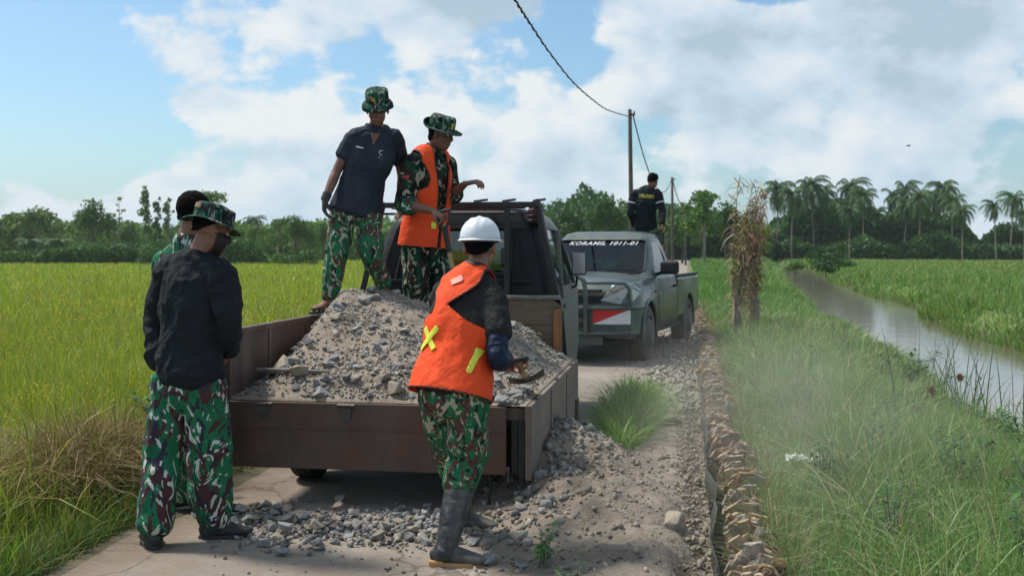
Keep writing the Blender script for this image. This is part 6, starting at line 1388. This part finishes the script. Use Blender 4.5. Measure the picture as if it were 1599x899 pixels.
# thicket under the palms and far woods: masses nobody could count
def thicket(name, label, px0, px1, Yd, depth, h0, n, mt, size=.45, seed=0, hf=None, tint=(0, 1)):
    r = np.random.default_rng(seed); px = r.uniform(px0, px1, n); Yv = Yd+r.random(n)*depth; x = (px-800)/FP*Yv
    hh = h0*(1+.35*pn(np.stack([x*.12, Yv*.12, np.full(n, seed)], 1))+.25*pn(np.stack([x*.4, Yv*.3, np.full(n, seed+3.)], 1)))
    if hf is not None: hh = hh*np.interp(px, *hf)
    z = -.2+hh*r.random(n)**.8; P = np.stack([x, Yv, z], 1); a = r.normal(size=(n, 3)); a /= np.linalg.norm(a, axis=1)[:, None]; b = np.cross(a, r.normal(size=(n, 3))); b /= np.linalg.norm(b, axis=1)[:, None]
    s = size*(1+.4*r.normal(size=n))[:, None]; V = np.stack([P-a*s*.5, P+b*s*.4, P+a*s*.5, P-b*s*.4], 1).reshape(-1, 3); F = (np.arange(n)[:, None]*4+np.array([[0, 1, 2, 3]])).astype(np.int32)
    cl = np.clip(.5+.6*pn(P*.35)+.25*r.normal(size=n), 0, 1); c = np.repeat(cl, 4)[:, None]*np.ones((1, 3)); return tag(mesh_np(name, V, F, mt, col=c), label, 'vegetation', kind='stuff')
thicket('thicket', 'dark green undergrowth of banana and shrubs under the coconut palms', 1205, 1640, 178, 16, 7.2, 60000, LM['dark'], .6, 1, ((1180, 1215, 1330, 1370, 1440, 1500, 1530, 1560, 1640), (.5, .85, 1.3, 1.0, 1.1, .9, .35, .65, .7)))
thicket('thicket', 'paler shrubs along the foot of the palm row', 1190, 1660, 168, 9, 3.4, 15000, LM['dark'], .6, 2, ((1190, 1240, 1290, 1350, 1400, 1460, 1520, 1600), (.5, 1.0, .6, 1.1, .7, 1.2, .8, .6)))
thicket('woodland', 'distant green woodland behind the left field', -120, 620, 170, 30, 6.2, 62000, LM['mid'], .6, 3, ((-100, 60, 130, 250, 420, 520, 620), (.95, 1.0, .9, .8, .85, .95, .9)))
thicket('woodland', 'distant dark woodland behind the green pickup', 840, 1210, 160, 30, 8.0, 52000, LM['dark'], .6, 4, ((840, 900, 960, 1100, 1150, 1200), (1.0, 1.1, 1.0, .9, .8, .6)))
thicket('hedge', 'dark low hedge of shrubs along the far edge of the left field', 60, 420, 118, 7, 2.1, 20000, LM['dark'], .32, 5, ((0, 70, 130, 300, 400, 420), (.5, .7, 1.1, 1.15, 1.0, .4)))
thicket('hedge', 'low bushes left of the far left field edge', -80, 80, 118, 5, 1.3, 5000, LM['mid'], .3, 6)
g_ = 'trees in the left treeline'
for key, px, yt, Yd, sx, lab in [('r1', 145, 308, 150, 1.0, 'broad dark tree standing alone above the left treeline'), ('s1', 229, 289, 150, 1, 'tall slender tree rising highest in the left treeline'), ('r3', 60, 322, 148, 1.2, 'pale feathery tree at the far left of the treeline'),
    ('b1', 187, 303, 155, 1, 'thin nearly bare tree between the broad dark tree and the slender one'), ('b1', 265, 305, 152, 1, 'thin half-bare tree behind the bareheaded man, left one'), ('s2', 247, 308, 150, 1, 'small slender tree right beside the tallest slender one'),
    ('s2', 262, 309, 156, 1, 'narrow dark tree left of the hidden man'), ('r4', 318, 297, 150, 1, 'leafy tree crown just above the heads of the two men'), ('b2', 345, 330, 150, 1, 'bare-branched tree right of the camouflage hat'),
    ('r1', 462, 334, 140, 1.0, 'rounded dark tree left of the truck'), ('r4', 400, 352, 146, 1, 'small round tree in the middle of the left treeline'), ('r2', 20, 332, 150, 1.3, 'wide green tree at the left edge of the view')]:
    ht = CAMH+(HZ-yt)/FP*Yd+.2; e_ = plant_tree(key, px, Yd, ht/{'r1': 8.9, 's1': 12.3, 'r3': 6.9, 'b1': 11.5, 's2': 10.2, 'r4': 8.9, 'b2': 9.5, 'r2': 7.9}[key], lab, 'tree', None, 'tree', sx)
for i in range(16): plant_tree(['r2', 'r4', 'r3', 'r1'][i % 4], -60+i*38+rng.uniform(-9, 9), 158+rng.uniform(0, 12), rng.uniform(.55, .78), 'ordinary green tree merging into the left treeline', 'tree', g_)
for px, Yd, sc in ((95, 128, .55), (50, 124, .5)): e_ = plant_palm('p3', px, 372, Yd, 'low young palm in front of the left treeline', 'young palms in the left scrub')
plant_palm('p2', 400, 336, 160, 'lone palm sticking out of the left treeline right of the men')
for key, px, Yd, sc, lab in [('u1', 250, 108, .95, 'dark round bush in the hedge behind the bareheaded man'), ('u2', 438, 112, .7, 'small round bush right of the man in black'), ('u2', 452, 112, .6, 'small bush next to the truck side left of the sandalled man'), ('u1', 475, 108, .8, 'bush by the truck side behind the sandalled man'),
    ('u1', 1290, 74, .75, 'dark round bush on the far canal bank'), ('u2', 1242, 80, .5, 'smaller bush left of the dark one on the far canal bank'), ('u2', 1320, 88, .5, 'low shrub right of the dark bush on the canal bank'), ('l1', 1180, 95, .66, 'lime green bush behind the dry fronds')]:
    plant_tree(key, px, Yd, sc, lab, 'bush' if key[0] == 'u' else 'bush', None, 'bush')
for px, yt, Yd, lab in ((1262, 322, 186, 'dark broad tree in the shade between the left palms'), (1300, 318, 184, 'dark broad tree right of the tall third palm'), (1352, 306, 184, 'tall dark tree in the middle of the thicket'), (1385, 322, 186, 'dark tree under the two thin palms'), (1450, 312, 184, 'dark tree behind the dense right palm clump'), (1500, 326, 182, 'dark tree at the right end of the palm clump'), (1585, 334, 178, 'dark tree under the last two windswept palms')):
    ht = CAMH+(HZ-yt)/FP*Yd+.2; plant_tree('r1', px, Yd, ht/8.9*.86, lab, 'tree', None, 'tree', .85)
for key, px, yt, Yd, sx, lab in [('r1', 945, 298, 120, .9, 'tall leafy tree behind the pickup, left of the standing man'), ('r1', 885, 316, 125, 1.1, 'wide dark tree between the truck rack and the pickup'), ('r2', 975, 325, 130, 1, 'green tree right behind the tall leafy one'),
    ('r4', 1100, 296, 90, .9, 'open-crowned tree between the poles and the dry fronds'), ('r1', 1135, 312, 100, .9, 'darker tree behind the dry fronds'), ('r2', 1065, 335, 120, 1.1, 'tree behind the second pole'), ('b1', 1040, 318, 110, .6, 'bare thin tree beside the second pole')]:
    ht = CAMH+(HZ-yt)/FP*Yd+.2; plant_tree(key, px, Yd, ht/{'r1': 8.9, 'r4': 8.9, 'r2': 7.9, 'b1': 11.5}[key], lab, 'tree', None, 'tree', sx)
for i in range(7): plant_tree(['r1', 'r2'][i % 2], 860+i*47+rng.uniform(-8, 8), 150+rng.uniform(0, 10), rng.uniform(.75, .95), 'ordinary dark tree merging into the woodland behind the pickup', 'tree', 'trees behind the pickup')
# ---- poles and wires
def pole(px0, px1, ytop, Yd, r_, label):
    p = W(px0, ytop, Yd); b = W(px1, 400, Yd); b.z = -.1; m_ = MB(); m_.tube([b, (b+p)/2, p], [r_*1.2, r_, r_*.8], 10); e_ = empty('utility_pole', label, 'pole', b); m_.V = [tuple(Vector(v)-b) for v in m_.V]; m_.build('post', M['pole_wood'], e_, smooth=True)
    q = p-b; i_ = MB(); i_.box((q.x-.02, q.y-.06, q.z-.18), (q.x+.16, q.y+.02, q.z-.12)); i_.tube([(q.x+.14, q.y-.02, q.z-.16), (q.x+.14, q.y-.02, q.z-.05)], .025, 8); i_.build('bracket', M['black_steel'], e_); return p
t1 = pole(984, 988, 172, 35, .075, 'nearest and tallest thin wooden utility pole, behind the pickup'); t2 = pole(1050, 1051, 277, 66, .085, 'second utility pole, right of the man on the pickup'); t3 = pole(1071, 1071, 318, 105, .09, 'third and farthest utility pole beside the distant track')
def wire(a, b, sag, r_, label, name='power_line'):
    pts = [a*(1-t_)+b*t_+Vector((0, 0, -sag*4*t_*(1-t_))) for t_ in np.linspace(0, 1, 30)]; tag(MB().tube(pts, r_, 6).build(name, M['trim_black'], None, smooth=True, recalc=False), label, 'cable')
near = W(700, -330, 9.5)
# the line comes overhead and dips to the first pole
P0 = W(805, 0, 12.0); pts = [W(px, py, Yd) for px, py, Yd in ((740, -140, 9.0), (770, -60, 10.3), (805, 0, 12.0), (829, 38, 13.8), (860, 84, 16.5), (895, 128, 20.0), (925, 155, 24.0), (950, 172, 28.5), (982, 182, 35))]
tw = MB(); pc = catmull([tuple(p) for p in pts], 10)
tw.tube([Vector(p) for p in pc], .012, 6)
sp_ = [Vector(p)+Vector((.014*math.cos(i*.9), 0, .014*math.sin(i*.9))) for i, p in enumerate(catmull([tuple(p) for p in pts], 30))]; tw.tube(sp_, .008, 5)
tag(tw.build('power_line', M['trim_black'], None, recalc=False), 'twisted black power line sagging from overhead to the nearest pole', 'cable')
wire(t1+Vector((.1, 0, -.15)), t2, 1.6, .022, 'thin power line from the nearest pole to the second pole'); wire(t2, t3, .8, .03, 'thin power line from the second pole to the third pole')
# ---- bird
bd_ = W(1419, 228, 60); m_ = MB(); m_.add(*tube_np([(-.10, 0, 0), (-.03, 0, .01), (.06, 0, .01), (.13, 0, .0)], [.012, .035, .032, .008], None, 10, 3)); e_ = empty('bird', 'tiny dark bird flying against the clouds on the right', 'bird', bd_); m_.build('body', M['trim_black'], e_, smooth=True)
for s_ in (1, -1): solidify(mesh_np('wing', [(.05, 0, .02), (-.03, 0, .02), (-.02, s_*.12, .06), (.02, s_*.13, .06), (-.06, s_*.26, .0)], [[0, 1, 2, 3], [3, 2, 4]], M['trim_black'], e_), .006, 0)
# ---- palm trunks lying along the road edge
def log(s0, L, seed, label):
    r = np.random.default_rng(seed); c = US(.27+r.normal(0, .025), s0+L/2, .02+r.uniform(-.03, .02)); rs = r.uniform(.7, 1.05); e_ = empty('palm_log', label, 'log', c, TY)
    V, F = tube_np([(0, -L/2, 0), (.01, -L/4, .01), (0, 0, 0), (-.01, L/4, .01), (0, L/2, 0)], [.075, .085, .08, .085, .075], None, 14, 3); mesh_np('trunk', V, F, M['bark_dark'], e_, smooth=True)
    Vs = []; Fs = []; Cs = []; b = 0; n = int(L*85)
    for i in range(n):
        y = r.uniform(-L/2, L/2); a = r.uniform(R(-20), R(200)); rad = .075; o = np.array([math.cos(a)*rad, y, math.sin(a)*rad]); out = np.array([math.cos(a), r.normal(0, .25), math.sin(a)]); out = nrm(out+np.array([0, -.35, 0])); sd_ = nrm(np.cross(out, (0, 1, .01))); th = np.cross(out, sd_)
        w = r.uniform(.022, .062); l = r.uniform(.03, .10); tk = r.uniform(.009, .022); cut = r.uniform(-.22, .22); k_ = 9
        pr = []
        for q, (wq, zq) in enumerate(((1.0, -.02), (.98, l*.6), (.84, l))):
            for t_ in np.linspace(0, 2*np.pi, k_, endpoint=False): pr.append(o+out*(zq+cut*w*math.cos(t_)*(q == 2))+sd_*w*wq*math.cos(t_)+th*tk*math.sin(t_)*(1.2-.3*q)+r.normal(0, .0022, 3))
        Vs.append(np.array(pr)); f_ = [[b+q*k_+t_, b+q*k_+(t_+1) % k_, b+(q+1)*k_+(t_+1) % k_, b+(q+1)*k_+t_] for q in (0, 1) for t_ in range(k_)]+[[b+2*k_+t_ for t_ in range(k_)]]; Fs += f_; b += 3*k_
        cc = np.array([(.38, .27, .17), (.30, .22, .145), (.46, .35, .23), (.27, .225, .18), (.16, .11, .075), (.33, .29, .24), (.36, .23, .13)])[r.integers(7)]*r.uniform(.75, 1.15); Cs.append(np.tile(cc, (3*k_, 1)))
    mesh_np('frond_stubs', np.vstack(Vs), Fs, M['stone'], e_, col=np.vstack(Cs)); 
    # loose torn fibre
    n = int(L*260); y = r.uniform(-L/2, L/2, n); a = r.uniform(-.4, 3.5, n); P = np.stack([np.cos(a)*.09, y, np.sin(a)*.09], 1); d = r.normal(size=(n, 3))*.5+np.stack([np.cos(a), y*0, np.sin(a)-.5], 1); d /= np.linalg.norm(d, axis=1)[:, None]; s_ = r.normal(size=(n, 3)); s_ /= np.linalg.norm(s_, axis=1)[:, None]
    ln = r.uniform(.04, .13, n)[:, None]; V = np.stack([P-s_*.003, P+s_*.003, P+d*ln], 1).reshape(-1, 3); F = np.arange(3*n).reshape(-1, 3).astype(np.int32); c = np.repeat(np.array([(.30, .22, .13), (.42, .35, .25), (.16, .12, .09)])[r.integers(0, 3, n)], 3, 0); mesh_np('fibre', V, F, M['straw'], e_, col=c); e_.scale = (rs, 1, rs); e_.rotation_euler.z += r.normal(0, .02); return e_
s0 = 3.4
labs = ['nearest palm log with torn stubs at the bottom edge of the view', 'second palm log from the front, along the road edge', 'third palm log from the front, with pale cut ends', 'fourth palm log from the front beside the bright grass clump', 'fifth palm log from the front beside the pickup front wheel', 'sixth palm log from the front beside the pickup door']
for i in range(12):
    L = rng.uniform(1.35, 1.9)*(1 if i < 6 else 1.5); log(s0, L-.04, 200+i, labs[i] if i < 6 else 'distant palm log in the row beyond the pickup'); COL.objects[-1] if False else None; s0 += L
for o in list(COL.objects):
    if o.get('label', '').startswith('distant palm log'): o['group'] = 'palm logs beyond the pickup'
# thin black plastic sheet standing along the road side of the logs
ss_ = np.arange(3.2, 22, .12); V = []; 
for i, s in enumerate(ss_):
    w_ = .012*math.sin(s*3.1)+.010*math.sin(s*7.7)+.006*math.sin(s*19)
    for z, dx in ((-.11, 0), (.0, .015*math.sin(s*5)), (.085+.012*math.sin(s*4.3), .02*math.sin(s*2.2))): V.append(US(.135+w_+dx, s, z))
F = []
for i in range(len(ss_)-1):
    for j in range(2): F.append([i*3+j, i*3+j+1, (i+1)*3+j+1, (i+1)*3+j])
m, t, b = newmat('plastic'); b.inputs['Base Color'].default_value = (.045, .045, .045, 1); b.inputs['Roughness'].default_value = .45; bumpn(t, noise(t, coord(t), 20, 4), .4, .02, b)
tag(solidify(mesh_np('plastic_sheet', V, F, m, smooth=True), .003, 0), 'strip of black plastic sheet standing between the road and the palm logs', 'sheet')
n = 9000; s = logsamp(n, 3.6, 30); u = rng.normal(.40, .07, n); keep = pn2(u*0, s, .8, 12, 2) > -.15; u, s = u[keep], s[keep]; n = len(u)
blades('edge_grass', u, s, rng.uniform(.10, .30, n), .005*np.maximum(1, s/7), 1.0, [(.08, .20, .045), (.13, .26, .07), (.25, .23, .10), (.30, .24, .14)], 'mixed green and dry grass creeping over the right side of the palm logs')
# ---- two withered palm fronds bundles standing on the bank
def dry_fronds(px, pyb, Yd, ytop, seed, label, red=False, lean=(0, 0)):
    r = np.random.default_rng(seed); b = W(px, pyb, Yd); b.z = 0; H_ = CAMH+(HZ-ytop)/FP*Yd; e_ = empty('withered_palm', label, 'palm', b); st = MB(); Vs = []; Fs = []; Cs = []
    st.tube([(0, 0, -.05), (.02, 0, .4), (0, 0, .9)], [.07, .08, .05], 8)
    cols = [(.30, .21, .13), (.40, .30, .19), (.20, .145, .095), (.45, .36, .23), (.24, .2, .09)] if not red else [(.25, .12, .08), (.33, .17, .11), (.20, .10, .07), (.30, .20, .13)]
    for i in range(8):
        a = r.uniform(0, 6.28); top = H_*r.uniform(.62, 1.0) if i else H_; sp = r.uniform(.05, .27); bend = r.uniform(.0, .28); pts = []
        for k_ in np.linspace(0, 1, 16): pts.append(np.array([math.cos(a)*sp*k_+lean[0]*k_**2.2+bend*math.cos(a)*max(0, k_-.6)**2*3, math.sin(a)*sp*k_+lean[1]*k_, .1+k_*(top-.1)-max(0, k_-.85)*bend]))
        st.tube([tuple(p) for p in pts], [.014*(1-.75*k_) for k_ in np.linspace(0, 1, 16)], 5)
        for k_ in range(3, 16):
            for _ in range(9 if k_ > 6 else 4):
                p = pts[k_]+(pts[k_-1]-pts[k_])*r.random(); d = np.array([r.normal(0, .55), r.normal(0, .55), r.uniform(-.9, .75)+(.35 if red else 0)]); d /= np.linalg.norm(d); L = r.uniform(.15, .50)*(1-.25*k_/16); s_ = nrm(np.cross(d, r.normal(size=3)))*r.uniform(.005, .011)
                p2 = p+d*L*.5; p3 = p+d*L*.8+np.array([0, 0, -L*.35]); n0_ = len(Vs); Vs += [p-s_, p+s_, p2+s_, p2-s_, p3]; Fs += [[n0_, n0_+1, n0_+2], [n0_, n0_+2, n0_+3], [n0_+3, n0_+2, n0_+4]]; c = np.array(cols[r.integers(len(cols))])*r.uniform(.8, 1.2); Cs += [c]*5
    st.build('stem', M['bark_pale'], e_, smooth=True, recalc=False); mesh_np('fronds', np.array(Vs), np.array(Fs, np.int32), M['straw'], e_, col=np.array(Cs)); return e_
dry_fronds(1150, 545, 18.6, 272, 1, 'withered brown palm seedling with long top frond bent to the right', False, (.34, 0)); dry_fronds(1178, 535, 19.2, 300, 2, 'reddish withered palm seedling with upright fan, right of the browner one', True, (.08, 0))
# ---- weeds
def weed(name, label, cat, base, n, h, L, w, cols, seed, spread=.12, stems=6, up=.4):
    r = np.random.default_rng(seed); e_ = empty(name, label, cat, base); st = MB(); Vs = []; Fs = []; Cs = []
    for i in range(stems):
        a = r.uniform(0, 6.28); q = r.uniform(.3, 1)*spread; hh = h*r.uniform(.65, 1); pts = [np.array([q*.3*math.cos(a), q*.3*math.sin(a), 0]), np.array([q*.7*math.cos(a), q*.7*math.sin(a), hh*.55]), np.array([q*1.2*math.cos(a), q*1.2*math.sin(a), hh])]; st.tube([tuple(p) for p in pts], [.004, .003, .002], 5); pc = catmull(pts, 6)
        for k_ in range(n//stems):
            p = pc[r.integers(3, len(pc))]; b_ = r.uniform(0, 6.28); d = nrm([math.cos(b_), math.sin(b_), r.normal(up*.4, .35)]); ll = L*r.uniform(.6, 1.2); s_ = nrm(np.cross(d, (0, 0, 1)))*w*r.uniform(.7, 1.2)*.5; nn_ = nrm(np.cross(s_, d)); n0_ = len(Vs)
            Vs += [p, p+d*ll*.4+s_+nn_*ll*.06, p+d*ll-nn_*ll*.1, p+d*ll*.4-s_+nn_*ll*.06, p+d*ll*.45]; Fs += [[n0_, n0_+1, n0_+4], [n0_+4, n0_+1, n0_+2], [n0_, n0_+4, n0_+3], [n0_+4, n0_+2, n0_+3]]; c = np.array(cols[r.integers(len(cols))])*r.uniform(.8, 1.2); Cs += [c]*5
    st.build('stem', M['bark_pale'], e_, smooth=True, recalc=False); mesh_np('leaves', np.array(Vs), np.array(Fs, np.int32), M['leafy'], e_, col=np.array(Cs)); return e_
LG = [(.04, .12, .025), (.06, .17, .04), (.03, .09, .02), (.09, .20, .05)]
weed('leafy_bush', 'dark leafy bush growing in the bank grass near the water', 'bush', US(3.0-.35, 8.8, -.25), 620, .62, .085, .034, LG, 1, .5, 26); weed('weed', 'small green weed sprouting from the stones behind the right wheel', 'weed', W(848, 893, 5.07), 70, .20, .055, .028, [(.07, .19, .04), (.10, .25, .06)], 2, .07, 7)
weed('leafy_bush', 'dark green broad-leaved weeds beside the left hip of the man in black', 'bush', US(-3.62, 7.3, 0), 420, .72, .11, .045, LG, 3, .36, 18); weed('weed', 'low yellow-flowered weed at the right of the straw heap', 'weed', US(-3.05, 6.3, .0), 160, .38, .06, .03, LG, 4, .2, 10)
weed('weed', 'low green weed at the bottom edge right of the sprouting one', 'weed', W(905, 930, 4.75), 60, .14, .05, .02, [(.06, .14, .04)], 5, .12, 8)
weed('leafy_bush', 'patch of broad-leaved weeds beyond the leafy bush on the bank', 'bush', US(2.2, 12.5, -.1), 400, .5, .09, .035, LG, 6, .5, 20)
for i, (px, py, Yd, h) in enumerate([(1570, 745, 6.6, .62), (1455, 610, 9.5, .55), (1432, 640, 9.2, .5), (1545, 700, 7.3, .55), (1500, 590, 10.5, .5), (1300, 640, 9.6, .4)]):
    p = W(px, py, Yd); u_ = .9871*p.x-.16*Yd; s_ = .16*p.x+.9871*Yd; zb = float(gz(np.array([u_]), np.array([s_]))[0]); r = np.random.default_rng(i); hh = p.z-zb
    e_ = empty('sedge', ['brown-headed sedge nearest the right edge of the bank', 'brown-headed sedge standing before the canal water', 'brown-headed sedge just left of the one before the water', 'brown-headed sedge beside the leafy bush', 'brown-headed sedge farthest along the right bank', 'small brown-headed sedge above the white litter'][i], 'plant', (p.x, Yd, zb)); st = MB(); st.tube([(0, 0, 0), (.01, 0, hh*.5), (0, 0, hh)], [.005, .004, .003], 6); st.build('stem', M['bark_pale'], e_, smooth=True, recalc=False)
    Vs = []; Fs = []
    for _ in range(120):
        d = nrm(r.normal(size=3)+np.array([0, 0, .4])); a = np.array([0, 0, hh])+d*.012; L = r.uniform(.02, .055); s2 = nrm(np.cross(d, r.normal(size=3)))*.006; n0_ = len(Vs); Vs += [a-s2, a+s2, a+d*L]; Fs.append([n0_, n0_+1, n0_+2])
    mesh_np('seed_head', np.array(Vs), np.array(Fs, np.int32), M['straw'], e_, col=np.tile([[.20, .11, .05]], (len(Vs), 1)))
    Vs = []; Fs = []
    for _ in range(9):
        a = r.uniform(0, 6.28); d = np.array([math.cos(a), math.sin(a), 0]); s2 = np.array([-math.sin(a), math.cos(a), 0])*.005; n0_ = len(Vs); b0 = np.array([0, 0, hh*.97]); Vs += [b0-s2, b0+s2, b0+d*.10+np.array([0, 0, .03])+s2, b0+d*.10+np.array([0, 0, .03])-s2, b0+d*.22-np.array([0, 0, .04])]; Fs += [[n0_, n0_+1, n0_+2], [n0_, n0_+2, n0_+3], [n0_+3, n0_+2, n0_+4]]
    mesh_np('bract', np.array(Vs), np.array(Fs, np.int32), M['leafy'], e_, col=np.tile([[.08, .17, .05]], (len(Vs), 1)))
for i, (u_, s_, h_) in enumerate([(1.0, 5.6, .3), (1.5, 5.0, .38), (1.9, 6.2, .4), (2.3, 7.2, .42), (1.2, 7.6, .3), (1.7, 9.4, .35), (2.5, 10.5, .4), (.9, 9.8, .28), (2.1, 5.4, .42), (1.6, 6.8, .34), (2.7, 8.2, .4), (1.3, 12.5, .35), (2.0, 15, .45), (2.6, 13.6, .4), (.8, 6.8, .22), (2.4, 18, .5)]):
    zb = float(gz(np.array([u_]), np.array([s_]))[0]); weed('weed', 'low broad-leaved weed growing in the near canal bank grass', 'weed', US(u_, s_, zb), 90, h_+.12, .07, .03, LG, 40+i, .22, 9)['group'] = 'weeds in the bank grass'
# ---- white litter
r = np.random.default_rng(3); p = W(1258, 716, 7.2); A_, B_ = np.meshgrid(np.linspace(-1, 1, 26), np.linspace(-1, 1, 16), indexing='ij'); z = .035*pn2(A_, B_, 1.6, 3, 3)+.03*np.abs(pn2(A_, B_, 3.1, 8, 2)); V = np.stack([A_*.11+.02*pn2(A_, B_, 2, 5), B_*.07+.02*pn2(A_, B_, 2, 9), z+.02], -1).reshape(-1, 3); idx = np.arange(26*16).reshape(26, 16); F = np.stack([idx[:-1, :-1], idx[1:, :-1], idx[1:, 1:], idx[:-1, 1:]], -1).reshape(-1, 4)
o = solidify(mesh_np('plastic_bag', V, F, M['white_pr'], smooth=True), .002, 0); o.location = (p.x, p.y, p.z-.03); tag(o, 'crumpled white plastic bag caught in the bank grass', 'litter')
# dead brown brush left in the bank grass
n = 500; blades('dead_brush', rng.normal(.85, .22, n), rng.normal(11.4, .35, n), rng.uniform(.12, .38, n), rng.uniform(.006, .013, n), 1.3, [(.24, .19, .13), (.32, .26, .19), (.16, .12, .08)], 'grey brown dead brush lying in the bank grass beside the logs', 'straw', flop=.8)
n = 70; blades('reeds', rng.normal(2.6, .25, n)+0*wob(np.full(n, 11.)), rng.normal(11.5, 1.2, n), rng.uniform(.7, 1.15, n), rng.uniform(.008, .014, n), .3, [(.04, .10, .03), (.06, .12, .04)], 'tall dark reeds standing above the bank grass before the water')

# ---- dust thrown up beside the cars, and the air
def vol(name, dens, color, aniso=.3, shape=None):
    m = bpy.data.materials.new(name); m.use_nodes = True; t = m.node_tree; t.nodes.clear(); o = t.nodes.new('ShaderNodeOutputMaterial'); v = t.nodes.new('ShaderNodeVolumePrincipled')
    v.inputs['Color'].default_value = (*color, 1); v.inputs['Density'].default_value = dens; v.inputs['Anisotropy'].default_value = aniso; t.links.new(v.outputs[0], o.inputs['Volume'])
    if shape: shape(t, v)
    return m
def puff(t, v):
    c = coord(t); n = noise(t, c, 1.1, 4, .6, .6); f = ramp(t, n, [(.36, (0,)*3), (.68, (1,)*3)])
    gr = ND(t, 'ShaderNodeTexGradient', gradient_type='SPHERICAL'); mp = ND(t, 'ShaderNodeMapping'); mp.inputs['Scale'].default_value = (1/1.7, 1/4.2, 1/1.25); t.links.new(c, mp.inputs[0]); t.links.new(mp.outputs[0], gr.inputs[0])
    g_ = ramp(t, gr.outputs['Fac'], [(0, (0,)*3), (.75, (1,)*3)], 'EASE'); m1 = ND(t, 'ShaderNodeMath', operation='MULTIPLY'); t.links.new(f, m1.inputs[0]); t.links.new(g_, m1.inputs[1]); m2 = ND(t, 'ShaderNodeMath', operation='MULTIPLY'); t.links.new(m1.outputs[0], m2.inputs[0]); m2.inputs[1].default_value = DUST; t.links.new(m2.outputs[0], v.inputs['Density'])
DUST = .19
V, F = ell((0, 0, 0), (1.7, 4.2, 1.25), None, 12); md = vol('dust', .1, (.86, .80, .70), .2, puff); o = mesh_np('dust_cloud', V, F, md); o.location = US(.55, 7.8, .1); o.rotation_euler = (0, 0, TY); tag(o, 'pale dust cloud drifting over the road edge and bank right of the truck', 'dust', kind='stuff')
mh = vol('haze', .00022, (.80, .88, .96), .3); tag(MB().box((-330, -12, -2.2), (330, 330, 34)).build('haze', mh), 'thin bluish haze in the air over the whole scene', 'haze', kind='stuff')
